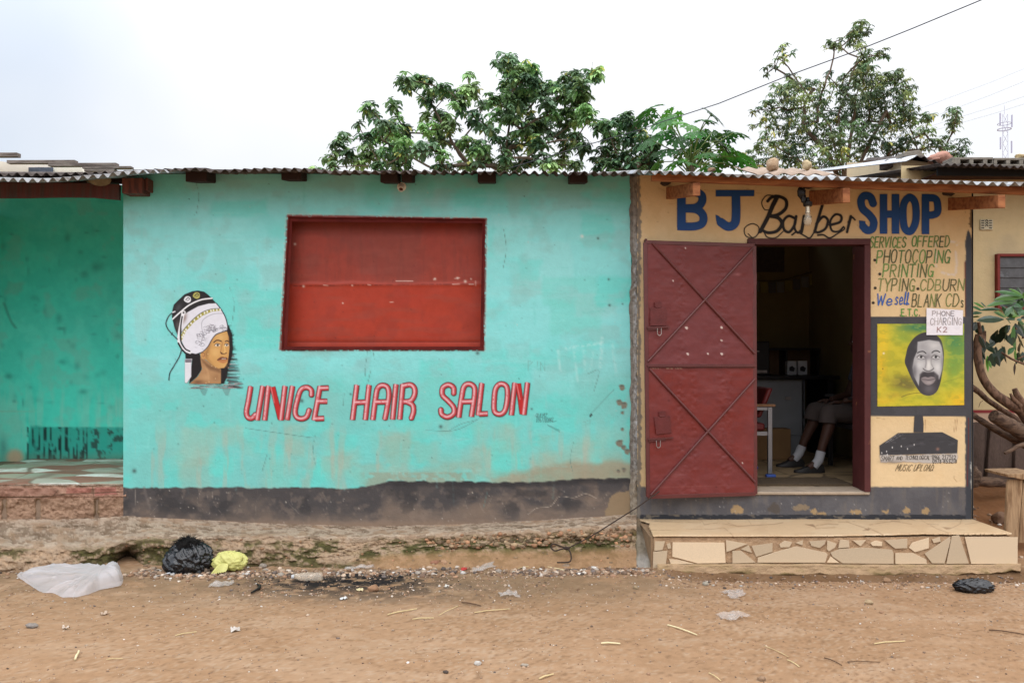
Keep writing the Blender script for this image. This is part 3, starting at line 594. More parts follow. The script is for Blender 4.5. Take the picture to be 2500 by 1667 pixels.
# ---- recessed porch at the left end
rng = random.Random(21)
cv = Canvas.rect(-160, 452, 420, 1140, 4.0, (70, 196, 178))
X, Y = cv.X, cv.Y
n1 = fbm(X / 150, Y / 120, 61, 5); n2 = fbm(X / 40, Y / 40, 62, 5); v1 = fbm(X / 14, Y / 150, 63, 4)
cv.mask(ss(.4, .62, n1) * .5, (92, 196, 180)); cv.mask((1 - ss(.34, .5, n2)) * .4, (58, 182, 166)); cv.mask(ss(.55, .7, n2) * .35, (120, 170, 156))
cv.mask(ss(900, 1000, Y) * ss(.45, .62, v1) * .4, (140, 186, 170))
for i in range(60): cv.blob(rng.uniform(0, 300), rng.uniform(560, 1000), rng.uniform(2, 10), rng.uniform(2, 12), (44, 110, 100), rng.uniform(.1, .45))
cv.stroke([(10, 740), (25, 780), (38, 800)], 5, (60, 120, 108), .6, 4, True); cv.stroke([(-20, 1004), (60, 1003), (90, 1002)], 2, (130, 170, 150), .7, 3); cv.poly([(20, 690), (60, 690), (45, 720), (10, 720)], (110, 160, 146), .4, 8, rough=5)
cv.poly([(76, 1041), (310, 1044), (310, 1125), (60, 1125)], (34, 134, 122), .75, 3, rough=3)
vm = fbm(X / 4.5, Y / 70, 66, 4); cv.mask(((X > 66) & (X < 215) & (Y > 1042)) * ss(.50, .60, vm) * ss(.25, .5, fbm(X / 9, Y / 14, 67, 3)) * .95, (24, 44, 44))
cv.mask(((X > 200) & (Y > 1045)) * ss(.56, .68, fbm(X / 8, Y / 16, 68, 4)) * .8, (40, 60, 56)); cv.mask(ss(1095, 1122, Y) * .4, (110, 110, 92))
cv.blob(36, 1115, 22, 20, (176, 150, 124), .95, power=5); cv.blob(8, 1090, 10, 22, (60, 110, 104), .5)
grid_obj('porch_wall', pix_pts(X, Y, 1.65, lambda a, b: wy(a, b, .014, 71)), M_WALL, salon, cv, gain=1.35)
# tiled porch floor of broken terracotta, grey and white pieces
fx, fy = np.meshgrid(np.linspace(-4.9, -3.155, 210), np.linspace(.0, 1.66, 200)); zf = .503
cv = Canvas(fx, fy, (150, 132, 118))
rr = np.random.RandomState(5); ns = 62; sx_, sy_ = rr.uniform(-5, -3.1, ns), rr.uniform(-.05, 1.7, ns)
wx, wy2 = fx, fy
dist = (np.abs(wx[..., None] - sx_) * .62) ** 1.6 + (np.abs(wy2[..., None] - sy_)) ** 1.6
o_ = np.argsort(dist, -1)[..., :2]; d0 = np.take_along_axis(dist, o_, -1); pal = np.array([(150, 98, 82), (168, 164, 148), (156, 158, 140), (232, 228, 220), (142, 92, 76), (176, 172, 158), (150, 96, 80), (164, 160, 140)])
cells = pal[rr.randint(0, len(pal), ns)]; edge = ss(.002, .007, d0[..., 1] - d0[..., 0])
cv.col = cells[o_[..., 0]] * edge[..., None] + np.array((136, 116, 102)) * (1 - edge[..., None])
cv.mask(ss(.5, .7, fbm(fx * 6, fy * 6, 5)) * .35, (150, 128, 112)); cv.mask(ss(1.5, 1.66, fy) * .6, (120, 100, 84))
grid_obj('porch_floor', np.stack([fx, fy, zf + .004 * edge + (fbm(fx * 5, fy * 5, 7) - .5) * .01], -1), M_TILE, salon, cv, gain=1.15)
# front of the porch slab: bricks over eroded concrete blocks
cv = Canvas.rect(-120, 1181, 308, 1300, 1.6, (166, 132, 112)); X, Y = cv.X, cv.Y
n2 = fbm(X / 22, Y / 14, 81, 5); n3 = fbm(X / 5, Y / 5, 82, 3)
cv.mask(ss(.45, .65, n2) * .5, (190, 156, 132)); cv.mask(ss(1216, 1222, Y) * .5, (156, 128, 104)); cv.mask(ss(.5, .68, n3) * .5, (128, 100, 80))
bm = ((Y > 1190) & (Y < 1213)); cv.mask(bm * .45 * ss(.35, .55, n2), (164, 122, 106))
cv.poly([(163, 1191), (224, 1189), (222, 1203), (160, 1206)], (172, 112, 100), .7, 2, rough=2); cv.poly([(232, 1190), (282, 1188), (286, 1206), (232, 1210)], (168, 108, 98), .7, 2, rough=2); cv.poly([(-100, 1190), (140, 1190), (138, 1208), (-100, 1212)], (152, 114, 98), .6, 2, rough=3)
cv.stroke([(-100, 1214), (100, 1212), (160, 1206), (300, 1200)], 2.5, (96, 74, 60), .8, 2, True); cv.stroke([(130, 1210), (142, 1196)], 2, (80, 60, 50), .8, 2); cv.stroke([(226, 1188), (229, 1212)], 2, (90, 70, 58), .7, 2)
cv.stroke([(-100, 1184), (300, 1184)], 3, (206, 196, 184), .6, 2, breakup=.45)
sl_ = lambda x: .020 * np.exp(-((X - x) / 5.5) ** 2) * ss(1214, 1220, Y)
cut = sum(sl_(x) for x in (-70, 11, 93, 236)); cv.mask(np.clip(cut / .02, 0, 1) * .6, (110, 96, 62)); cv.mask(ss(1255, 1290, Y) * .5, (150, 122, 96))
ybase = .012 + cut * 1.6 + (n2 - .5) * .045 + (n3 - .5) * .012 * ss(1213, 1220, Y) - .012 * bm + .03 * ss(1215, 1212, Y) * 0
grid_obj('porch_front', pix_pts(X, Y, 0, lambda a, b: ybase), M_CONC, salon, cv, gain=.88)
MB().box(-5.2, .03, 0, -3.17, 1.7, .48).build('porch_slab', mat('rough concrete', C(150, 126, 106, .8), bump=.6), salon)
M_TURQ = mat('turquoise plaster', C(90, 205, 190, 1.05), rough=.7, var=.1, scale=5)
sb = MB(); xl = (302 - 1250) / 300 * 1.0
sb.box(xl, .02, 0, xl + .15, 3.9, 3.02); sb.box(xl + .15, 3.75, 0, .98, 3.9, 3.02); sb.box(-5.4, 1.68, 0, xl - .002, 1.83, 3.1); sb.box(-5.4, -.02, 0, -5.25, 1.68, 3.0)
sb.build('side_walls', M_TURQ, salon)
wb = MB(); x705, x1183 = (683 - 1250) / 300, (1187 - 1250) / 300; zb, zt = CAMZ + (870 - 857) / 300, CAMZ + (870 - 527) / 300
wb.box(xl + .15, .02, 0, x705, .17, 2.96); wb.box(x1183, .02, 0, .98, .17, 2.96); wb.box(x705, .02, 0, x1183, .17, zb); wb.box(x705, .02, zt, x1183, .17, 2.96); wb.box(x705, .15, zb, x1183, .17, zt)
wb.build('wall_core', M_TURQ, salon)
# dark red fascia board over the porch and the beam end that carries it
M_RED = mat('worn red-brown timber', C(84, 48, 44), rough=.85, var=.3, scale=4, bump=.3, bscale=25, streak=(14, 14, 1.5), col2=C(64, 52, 48), mixs=2)
fb = MB(); top = [(-620, 444), (60, 445), (160, 446), (220, 447), (291, 450)]; bot = [(-620, 484), (60, 483), (160, 481), (225, 482), (290, 488)]
f = [P(x, y, -.12) for x, y in top] + [P(x, y, -.12) for x, y in reversed(bot)]; fb.prism(f[::-1], [v + Vector((0, .035, 0)) for v in f[::-1]])
q_ = MB(); q_.beam(P(-620, 441, -.03), P(300, 441, -.03), .05, .05); q_.build('dark_backing', mat('dark eave timber', C(50, 36, 33), rough=.9, var=.3, scale=7, bump=.4, bscale=40), salon)  # dark backing bar, added to close a bright gap under the porch roof
fb.build('porch_fascia', M_RED, salon, bevel=.003)
bb = MB(); a = P(297, 434, -.14); b = P(351, 472, -.14); bb.box(a.x, -.14, b.z, b.x - .012, .3, a.z)
bb.box(b.x - .010, -.10, b.z + .03, b.x + .012, .25, a.z + .008)
bb.build('beam_end', mat('red-brown beam', C(104, 60, 50), rough=.7, var=.3, scale=6, streak=(12, 3, 3), col2=C(70, 44, 40), mixs=3), salon, bevel=.006)
lg = MB(); lg.tube([P(247, 440, -.16), P(250, 440, .6)], [.075 / 1.6, .05], 12); lg.v = [(v[0] + (v[0] - P(247, 440, -.16).x) * .7, v[1], v[2]) for v in lg.v]; lg.build('pole_end', mat('grey log', C(120, 110, 88), rough=.9, var=.4, scale=20), salon)
# rafter ends
for i, (x0, x1, y0, y1) in enumerate([(452, 504, 416, 444), (686, 734, 421, 440), (928, 970, 422, 446), (980, 1006, 422, 444), (1166, 1210, 425, 446), (1391, 1435, 426, 447)]):
    Yf = -.20; m_ = MB(); a, b = P(x0, y0, Yf), P(x1, y1, Yf)
    t = math.tan(math.radians(9)) * .6
    m_.hexa([(a.x, Yf, b.z), (b.x, Yf, b.z), (b.x, .4, b.z + t), (a.x, .4, b.z + t), (a.x, Yf, a.z + .02), (b.x, Yf, a.z + .02), (b.x, .4, a.z + .02 + t), (a.x, .4, a.z + .02 + t)])
    m_.build('rafter', mat('dark eave timber', C(50, 36, 33), rough=.9, var=.3, scale=7, bump=.4, bscale=40), salon, bevel=.008)  # one even dark brown for all rafter ends
# corrugated roofs
def corrugated(name, edge, depth, slope, m, parent, wl=.0765, amp=.013, jag=.006, rows=5, seed=1, thick=.0025, skew=0):
    """edge: front-edge points in the world; the sheet climbs by slope (degrees) away from the camera"""
    e = [Vector(p) for p in edge]; xs = [p.x for p in e]; n = int((xs[-1] - xs[0]) / wl * 10)
    X = np.linspace(xs[0], xs[-1], n); Yf = np.interp(X, xs, [p.y for p in e]); Zf = np.interp(X, xs, [p.z for p in e])
    sheet = np.floor((X - xs[0]) / .69); r = np.random.RandomState(seed); jf = r.uniform(-jag * 3, jag * 3, 99); jz = r.uniform(-jag, jag, 99); sh = sheet.astype(int) % 99
    ph = 2 * np.pi * X / wl; am = amp * (.85 + .4 * vn(X * 3, X * 0, seed)); rows_ = []
    for j in range(rows):
        t = j / (rows - 1); sag = (vn(X * 1.2, t * 3 + 0 * X, seed + 3) - .5) * .012 * t
        z = Zf + jz[sh] * (1 - t) + np.sin(ph) * am + t * depth * math.tan(math.radians(slope)) + sag + (vn(X * 9, 0 * X, seed + 1) - .5) * jag * (1 - t)
        rows_.append(np.stack([X + skew * t, Yf + jf[sh] * (1 - t) + t * depth, z], -1))
    o = grid_obj(name, np.stack(rows_), m, parent)
    s_ = o.modifiers.new('sheet', 'SOLIDIFY'); s_.thickness = thick; s_.offset = 0
    return o
def edge(pts, Y): return [P(x, y, Y) for x, y in pts]
EL = [(345, 419), (380, 417), (436, 415), (480, 414), (520, 420), (640, 416), (760, 418), (960, 419), (1180, 422), (1400, 424), (1562, 425)]
corrugated('main_roof', edge(EL, -.38), 4.3, 10.8, M_OLDZ, salon, jag=.005, seed=2)
corrugated('porch_roof', edge([(-620, 438), (0, 437), (70, 440), (110, 439), (150, 437), (200, 433), (240, 430), (290, 425), (345, 420), (420, 418)], -.42), 2.6, 13.1, M_GALV, salon, jag=.005, seed=4)
corrugated('roof_overlap', edge([(-620, 427), (0, 425), (80, 426), (190, 424), (300, 423), (355, 419)], -.22), 2.6, 13.0, M_OLDZ, salon, jag=.006, seed=6)
# bare ceramic lamp holder under the eave
M_CER = mat('glazed ceramic', C(236, 226, 214), rough=.35, var=.12, scale=30, spec=.5)
lp = P(981, 457, 0); h = MB(); h.lathe([(0, 0), (.036, 0), (.037, .008), (.032, .016), (.024, .018)], (lp.x, -.004, lp.z), (0, -1, 0), 20)
lh = h.build('lamp_holder', M_CER, salon)
k = MB(); ax = (-.02, -.75, -.66); k.lathe([(.0, 0), (.024, 0), (.025, .03), (.022, .045), (.019, .046), (.018, .012), (0, .012)], (lp.x, -.012, lp.z), ax, 18); k.build('socket', M_CER, lh)
k = MB(); k.lathe([(.0, .0), (.016, 0), (.016, .004), (0, .004)], (lp.x - .02 * .03, -.012 - .75 * .028, lp.z - .66 * .028), ax, 14); k.build('contact', mat('dark brass', C(80, 50, 34), rough=.5), lh)

# ragged grey cement joint between the two buildings
js, jt = np.meshgrid(np.linspace(0, 1, 22), np.linspace(0, 1, 230)); Yp = 425 + jt * 855
xl_ = 1541 - 6 * (fbm(Yp / 40, 0 * Yp, 3, 4) - .3) * 2 - 8 * ss(1150, 1060, Yp) * 0; xr_ = 1561 + (fbm(Yp / 18, 0 * Yp + 5, 4, 4) - .45) * 16 + 4 * ss(480, 430, Yp)
Xp = xl_ + (xr_ - xl_) * js
cv = Canvas(Xp, Yp, (136, 130, 122)); n2 = fbm(Xp / 10, Yp / 24, 91, 5); n3 = fbm(Xp / 5, Yp / 7, 93, 4)
cv.mask(ss(.45, .6, n2) * .6, (150, 144, 136)); cv.mask(np.exp(-((js - .62) / .2) ** 2) * ss(540, 640, Yp) * (1 - ss(1080, 1180, Yp)) * ss(.35, .5, n3) * .85, (182, 184, 186)); cv.mask((js > .86) * ss(.46, .56, n3) * .85, (70, 62, 56)); cv.mask((js < .3) * .45, (100, 92, 84)); cv.mask(ss(1130, 1200, Yp) * .6, (150, 136, 116)); cv.mask(ss(.60, .7, n3) * .5, (84, 78, 72))
cj = grid_obj('cement_joint', pix_pts(Xp, Yp, 0, lambda a, b: -.012 - .014 * np.sin(np.pi * np.clip(js, 0, 1)) + (fbm(a / 9, b / 9, 95, 4) - .5) * .03 + .02 * (js > .95)), M_CONC, salon, cv, gain=.95)
# foot of the joint swelling out along the end of the step
rowsP = []
prof = [(1262, 1546, 1562, -.03), (1285, 1549, 1574, -.14), (1305, 1552, 1590, -.26), (1330, 1554, 1596, -.36), (1350, 1556, 1598, -.46), (1372, 1550, 1598, -.56), (1392, 1546, 1594, -.63), (1404, 1552, 1592, -.66)]
yy = np.linspace(1262, 1404, 60); a_ = np.array(prof, float)
L_, R_, YY = np.interp(yy, a_[:, 0], a_[:, 1]), np.interp(yy, a_[:, 0], a_[:, 2]), np.interp(yy, a_[:, 0], a_[:, 3])
U_ = np.linspace(-.35, 1, 26); Xp = L_[:, None] + (R_ - L_)[:, None] * U_[None, :]; Yp = yy[:, None] + 0 * Xp
Yd = YY[:, None] + .30 * np.clip(-U_, 0, 1)[None, :] ** .7 + (fbm(Xp / 12, Yp / 12, 97, 4) - .5) * .03 + .02 * U_[None, :]
dd = Yd - CAMY; cv = Canvas(Xp, Yp, (142, 130, 114)); n2 = fbm(Xp / 14, Yp / 20, 98, 5); cv.mask(ss(.45, .6, n2) * .6, (116, 104, 88)); cv.mask(ss(1340, 1365, Yp) * ss(-.1, .2, U_[None, :] + 0 * Xp) * (1 - ss(.55, .9, U_[None, :] + 0 * Xp)) * .7, (168, 162, 156)); cv.mask((1 - ss(1270, 1300, Yp)) * .5, (150, 124, 96)); cv.mask((1 - ss(-.2, .15, U_[None, :] + 0 * Xp)) * .6, (96, 88, 62))
grid_obj('joint_foot', np.stack([(Xp - 1250) / F * dd, Yd, CAMZ + (870 - Yp) / F * dd], -1), M_CONC, salon, cv, gain=.85)

# ---------------------------------------------------------------- eroded concrete ledge at the foot of the salon
profs = {-140: [(1192, 0), (1215, -.2), (1250, -.56), (1262, -.64), (1306, -.69), (1335, -.74)], 160: [(1192, 0), (1215, -.2), (1250, -.56), (1262, -.64), (1306, -.69), (1332, -.73)], 250: [(1188, 0), (1212, -.2), (1244, -.48), (1256, -.55), (1304, -.6), (1330, -.64)],
 290: [(1184, 0), (1208, -.2), (1234, -.40), (1244, -.43), (1300, -.40), (1322, -.5)], 330: [(1186, .01), (1210, -.2), (1230, -.38), (1240, -.42), (1292, -.46), (1317, -.52)], 450: [(1192, .01), (1212, -.18), (1231, -.38), (1241, -.41), (1288, -.46), (1315, -.52)], 650: [(1202, .01), (1214, -.15), (1229, -.38), (1240, -.41), (1284, -.46), (1313, -.52)],
 850: [(1207, .01), (1217, -.12), (1231, -.33), (1242, -.36), (1275, -.42), (1310, -.58)], 1050: [(1203, .01), (1210, -.12), (1222, -.27), (1235, -.31), (1260, -.36), (1310, -.64)], 1250: [(1193, .01), (1202, -.12), (1216, -.25), (1228, -.29), (1260, -.33), (1307, -.64)], 1470: [(1178, .01), (1190, -.12), (1206, -.25), (1219, -.28), (1255, -.33), (1303, -.62)]}
kx = sorted(profs); tt = np.array([0, .2, .45, .55, .8, 1.0])
ux = np.linspace(-140, 1462, 1000); ut = np.concatenate([np.linspace(0, .42, 20)[:-1], np.linspace(.42, .6, 16)[:-1], np.linspace(.6, 1, 34)])
cols = np.array([[np.interp(ux, kx, [profs[q][i][j] for q in kx]) for i in range(6)] for j in range(2)])   # 2,6,nx
U = np.repeat(ux[None], len(ut), 0); T_ = np.repeat(ut[:, None], len(ux), 1)
yD = np.stack([np.interp(ut, tt, cols[0][:, i]) for i in range(len(ux))], 1); Yd = np.stack([np.interp(ut, tt, cols[1][:, i]) for i in range(len(ux))], 1)
n1 = fbm(U / 60, T_ * 7, 101, 5); n2 = fbm(U / 16, T_ * 26, 102, 5); n3 = fbm(U / 5, T_ * 70, 103, 3); lump = fbm(U / 28, T_ * 10, 104, 5)
fade = ss(0, .1, T_)
yD = yD + (fbm(U / 40, 0 * U, 105, 4) - .5) * 12 * np.exp(-((T_ - .5) / .2) ** 2)
Yd = Yd + fade * ((n1 - .5) * .07 + (n2 - .5) * .035 + (n3 - .5) * .014) * (.25 + .9 * ss(.4, .6, T_))
hole = np.exp(-((U - 292) / 22) ** 2) * np.exp(-((T_ - .74) / .10) ** 2); Yd = Yd + hole * .2
dd = Yd - CAMY; Xw = (U * K - 1250) / F * dd; Zw = CAMZ + (870 - yD * K) / F * dd + fade * (n2 - .5) * .016 + .006 * (n3 - .5)
cv = Canvas(U, yD, (177, 157, 137))
face = ss(.46, .58, T_)
cv.mask((1 - face) * ss(.4, .6, n1) * .6, (192, 170, 148)); cv.mask((1 - face) * (1 - ss(.37, .47, n2)) * .65, (132, 108, 88)); cv.mask((1 - face) * (1 - ss(.34, .42, lump)) * .5, (110, 90, 72)); cv.mask((1 - face) * ss(.6, .72, n3) * .5, (210, 190, 168)); cv.mask((1 - face) * ss(.56, .66, lump) * .5, (160, 128, 100))
cv.mask(face * .55, (170, 142, 115)); cv.mask(face * ss(.42, .6, n2) * .45, (190, 156, 124)); cv.mask(face * (1 - ss(.3, .44, n3)) * .5, (116, 92, 68)); cv.mask(face * ss(.58, .68, n3) * .45, (200, 168, 136))
moss = ss(.40, .54, fbm(U / 50, T_ * 5, 110, 5) + .16 * np.exp(-((U - 290) / 80) ** 2) + .05 * np.exp(-((U - 700) / 120) ** 2) + .08 * np.exp(-((U - 1360) / 90) ** 2)) * ss(.48, .62, T_) * (1 - ss(.82, .96, T_) * ss(800, 900, U))
cv.mask(moss * ss(.36, .56, n2) * .85, (64, 62, 36)); cv.mask(moss * ss(.55, .66, n3) * .6, (104, 100, 56)); cv.mask(hole * .9, (40, 34, 26)); cv.mask(ss(.80, .94, T_) * (1 - ss(780, 860, U)) * .45, (90, 74, 52))
sc = ss(.78, .86, T_) * ss(780, 900, U); cv.mask(sc * .75, (172, 132, 96)); cv.mask(sc * ss(.5, .65, n2) * .4, (140, 108, 76))
cv.mask(np.exp(-((U - 1150) / 260) ** 2) * np.exp(-((T_ - .76) / .07) ** 2) * ss(.4, .55, n2) * .6, (74, 80, 40)); cv.mask(ss(940, 1060, U) * np.exp(-((T_ - .58) / .05) ** 2) * .25, (176, 128, 98))
for i in range(9):
    x = rng.uniform(60, 1400); cv.stroke([(x, 1203 + rng.uniform(0, 10)), (x + 25, 1210), (x + 60, 1206), (x + rng.uniform(80, 120), 1212)], 1.1, (84, 66, 50), .8, 1.2, True, breakup=.4, seed=i)
ledge = grid_obj('ledge', np.stack([Xw, Yd, Zw], -1), M_CONC, None, cv, gain=.80)
tag(ledge, 'eroded mossy concrete ledge running along the foot of the turquoise salon', 'ledge')
LEDGE = (U, T_, Xw, Yd, Zw)
# ---------------------------------------------------------------- barber shop (cream building on the right)
barber = thing('barber_shop', 'cream barber shop with open red steel door and hand painted signs', 'building', P(1960, 1268, 0))
BY = -.03
def by(X, Y): return (fbm(X / 170, Y / 150, 211, 3) - .5) * .010 + (fbm(X / 36, Y / 36, 213, 3) - .5) * .002
xs, ys = holed_axes(1556, 2372, 424, 1290, 1830, 2121, 586, 1198, 2.5)
X, Y = np.meshgrid(xs, ys); NY = Y.copy(); YT = 427 + (X - 1556) * .033; Y = np.where(NY < 586, YT + (NY - 424) / 162 * (586 - YT), NY)
cv = Canvas(X, Y, (230, 199, 150)); rng = random.Random(31)
n1 = fbm(X / 160, Y / 130, 221, 5); n2 = fbm(X / 40, Y / 40, 222, 5); n3 = fbm(X / 10, Y / 10, 223, 4)
cv.mask(ss(.42, .62, n1) * .45, (238, 206, 158)); cv.mask(ss(.54, .7, n2) * .25, (220, 182, 128)); cv.mask(ss(1010, 1060, Y) * ss(2110, 2130, X) * .35, (240, 212, 172))
for i in range(70): cv.blob(rng.uniform(1570, 2360), rng.uniform(450, 1180), rng.uniform(.7, 2), rng.uniform(.7, 2), (120, 96, 70), rng.uniform(.2, .7))
for i in range(12):
    x = rng.uniform(1580, 2350); y = rng.uniform(450, 570); cv.stroke([(x, y), (x + rng.uniform(10, 40), y + rng.uniform(-4, 8))], 1.2, (180, 140, 96), .5, 2, breakup=.4, seed=i)
# charcoal painted dado with a black line at its foot
g = ss(-1, 1.5, Y - 1188 + 1.5 * (n3 - .5)); cv.mask(g, (96, 94, 97)); cv.mask(g * ss(.45, .62, n2) * .4, (112, 108, 108)); cv.mask(g * (1 - ss(.36, .48, n2)) * .4, (80, 78, 82)); cv.mask(g * ss(.55, .7, fbm(X / 8, Y / 60, 226, 4)) * .3, (124, 112, 100))
for x, y, w, h in [(1800, 1243, 34, 18), (1955, 1238, 40, 16), (1988, 1247, 20, 14), (2005, 1256, 26, 12), (2090, 1250, 26, 10), (2162, 1247, 14, 8), (2212, 1245, 16, 12), (2258, 1246, 18, 14), (1890, 1240, 30, 26)]:
    cv.poly([(x - w / 2, y), (x, y - h / 2), (x + w / 2, y - 2), (x + w * .4, y + h / 2), (x - w * .3, y + h / 2)], (176, 146, 104) if w != 30 else (84, 76, 70), .9 if w < 38 else .55, 2, True, rough=6, rs=7, seed=int(x))
for i in range(50): cv.blob(rng.uniform(1570, 2350), rng.uniform(1195, 1255), 1.2, 1.6, (180, 176, 170), rng.uniform(.3, .9))
kline = ss(-1, 1, Y - 1256 + 6 * (n3 - .5)); cv.mask(kline * .95, (44, 46, 52)); cv.mask(kline * ss(.58, .68, fbm(X / 18, Y / 6, 227, 4)) * .6, (150, 134, 112))
cv.poly([(1556, 420), (1562, 420), (1565, 560), (1562, 800), (1566, 1000), (1563, 1290), (1556, 1290)], (128, 120, 110), .9, 2, rough=5, rs=9)
# charcoal corner strip on the right, with a dark red edge
cv.poly([(2357, 585), (2364, 560), (2380, 600), (2380, 1290), (2357, 1290)], (66, 68, 74), 1, 2, rough=2, rs=8); cv.stroke([(2356, 640), (2357, 780)], 3, (90, 40, 34), .9, 1.5); cv.stroke([(2365, 1020), (2362, 1185)], 2.5, (110, 46, 40), .85, 1.5)
cv.poly([(2366, 480), (2380, 480), (2380, 560), (2366, 555), (2369, 520)], (90, 70, 50), .8, 2, rough=4, rs=6); cv.poly([(2368, 1128), (2380, 1128), (2380, 1200), (2370, 1190), (2373, 1160)], (190, 190, 184), .85, 2, rough=5, rs=6)
# painted computer screen with a portrait
cv.poly([(2122, 773), (2372, 773), (2370, 1017), (2122, 1015)], (72, 71, 74), 1, 1.6); cv.mask(((X > 2122) & (Y > 773) & (Y < 1017)) * ss(.45, .65, n2) * .25, (90, 88, 92))
# old torn paper and chalk on the right of the list
for pts in [[(2322, 590), (2338, 592), (2336, 597)], [(2333, 615), (2336, 640), (2333, 672), (2318, 668)], [(2284, 590), (2286, 650)], [(2300, 665), (2320, 672)]]: cv.stroke(pts, 6, (226, 214, 206), .6, 4, breakup=.4, seed=4)
for pts in [[(2332, 1025), (2329, 1054)], [(2338, 1020), (2333, 1055)], [(2259, 1025), (2258, 1050)], [(2140, 1020), (2160, 1022)], [(2328, 1165), (2336, 1176)]]: cv.stroke(pts, 1.2, (150, 110, 76), .7, 1.5)
hole = (((X[:-1, :-1] + X[1:, 1:]) / 2 > 1830) & ((X[:-1, :-1] + X[1:, 1:]) / 2 < 2121) & ((NY[:-1, :-1] + NY[1:, 1:]) / 2 > 586) & ((NY[:-1, :-1] + NY[1:, 1:]) / 2 < 1198))
grid_obj('front_wall', pix_pts(X, Y, BY, by), M_WALL, barber, cv, ~hole, gain=.79)
bs = lambda X, Y: pix_pts(X, Y, BY, by, -.0035)
# --- BJ Barber SHOP
cv = Canvas.rect(1636, 446, 2320, 592, 1.2)
T6 = lambda p: (1500 + p[0] * .4252, 400 + p[1] * .4252)
def q6(s): return [T6(tuple(map(float, w.split(',')))) for w in s.split()]
BL = (26, 74, 138)
def letter(parts, w, sq=()):
    for s in parts:
        smo = s[0] == '~'; cv.stroke(q6(s.strip('~')), w * .4252, BL, 1, 1.3, smo, butt=not smo)
letter(["383,162 383,360", "~383,164 450,162 498,178 503,218 470,250 390,257", "~383,257 468,262 508,295 505,340 462,359 383,360"], 46)
cv.poly(q6('361,141 410,141 410,382 361,382'), BL, 1, 1.2)
cv.poly(q6('582,151 804,151 802,186 582,188'), BL, 1, 1.2); letter(["~698,180 698,310 684,350 650,360 612,336"], 50); cv.poly(q6('581,292 600,300 640,340 650,384 610,365 585,330'), BL, 1, 1.2)
letter(["~1486,228 1470,192 1436,184 1416,212 1426,258 1462,292 1488,330 1482,372 1452,382 1428,360"], 44); cv.poly(q6('1404,325 1440,330 1452,400 1425,392 1408,360'), BL, 1, 1.2)
letter(["1545,192 1545,385", "1614,192 1614,385", "1545,290 1614,290", "~1695,193 1728,230 1730,330 1700,388 1664,360 1660,240 1695,193", "1786,192 1786,385", "~1786,196 1840,200 1856,235 1850,285 1786,300"], 42)
for s in ('1524,174 1567,174 1567,402 1524,402', '1593,174 1636,174 1636,402 1593,402', '1765,174 1808,174 1808,404 1765,404'): cv.poly(q6(s), BL, 1, 1.2)
INK = (30, 26, 26)
for s, w, w1 in [("~932,195 905,250 880,310 838,388", 26, 22), ("~880,215 905,192 945,188 985,210 984,255 945,290 900,302", 17, 20), ("~900,300 942,312 962,345 935,385 885,396 845,380", 22, 16),
    ("~910,182 872,184 846,222 862,262 892,262 910,235", 6, 5), ("~838,388 800,424 755,414 748,370 790,344 828,362 824,402 795,424 768,402", 6, 5), ("~860,395 880,422 925,425 962,395 970,388", 7, 5),
    ("~1034,312 1000,300 970,330 974,376 1004,392 1034,352 1042,312", 15, 15), ("~1044,302 1034,365 1052,396 1066,385", 16, 10), ("~1090,302 1082,350 1074,392", 18, 18), ("~1084,330 1104,304 1128,306", 14, 10),
    ("~1196,232 1170,320 1150,392", 16, 16), ("~1160,345 1198,304 1226,325 1212,372 1170,394 1150,384", 15, 14), ("~1238,352 1296,334 1302,300 1268,292 1240,330 1248,382 1288,388 1316,362", 15, 10), ("~1358,302 1346,350 1336,392", 16, 14), ("~1345,335 1364,308 1382,322", 13, 9),
    ("~1020,408 1048,392 1090,412 1122,426 1150,388", 10, 8), ("~1168,410 1200,408 1236,426 1275,405 1318,378 1322,366", 10, 6)]:
    cv.stroke(q6(s.strip('~')), w * .4252, INK, 1, 1.2, True, w1=w1 * .4252)
o = grid_obj('lettering', bs(cv.X, cv.Y), M_PAINT, barber, cv, gain=.85); o['label'] = 'BJ Barber SHOP painted in blue and black'
# --- list of services
cv = Canvas.rect(2118, 572, 2366, 776, .85)
def green(r): return r.choice([(84, 128, 60), (96, 138, 66), (74, 112, 54), (100, 120, 62), (66, 78, 46), (82, 92, 52)])
def olive(r): return r.choice([(112, 124, 66), (92, 100, 58), (126, 136, 80), (80, 82, 52)])
text(cv, 'SERVICES', 2123, 2211, 579, 604, 2.7, green, seed=1); text(cv, 'OFFERED', 2226, 2317, 577, 602, 2.7, green, seed=2)
text(cv, 'PHOTOCOPING', 2140, 2318, 611, 642, 2.7, green, seed=3); text(cv, 'PRINTING', 2155, 2278, 646, 676, 2.7, green, seed=4)
text(cv, 'TYPING', 2142, 2232, 681, 710, 2.6, olive, seed=5); text(cv, 'CDBURN', 2246, 2352, 682, 709, 2.4, olive, seed=6)
text(cv, 'We', 2140, 2178, 717, 745, 2.9, (44, 88, 160), seed=7); text(cv, 'sell', 2184, 2216, 714, 744, 2.7, (44, 88, 160), seed=8); cv.stroke([(2210, 742), (2216, 739), (2219, 743)], 2.4, (44, 88, 160))
text(cv, 'BLANK', 2226, 2296, 717, 748, 2.4, olive, seed=9); text(cv, 'CD', 2308, 2340, 718, 748, 2.3, olive, seed=10); text(cv, 's', 2346, 2353, 722, 749, 2.4, olive, seed=11, slant=0)
text(cv, 'E.T.C', 2201, 2240, 755, 771, 2.5, (88, 142, 64), seed=12, slant=0); cv.blob(2198, 770, 1.6, 1.6, (50, 60, 40), 1, power=4); cv.blob(2245, 770, 1.6, 1.6, (50, 60, 40), 1, power=4)
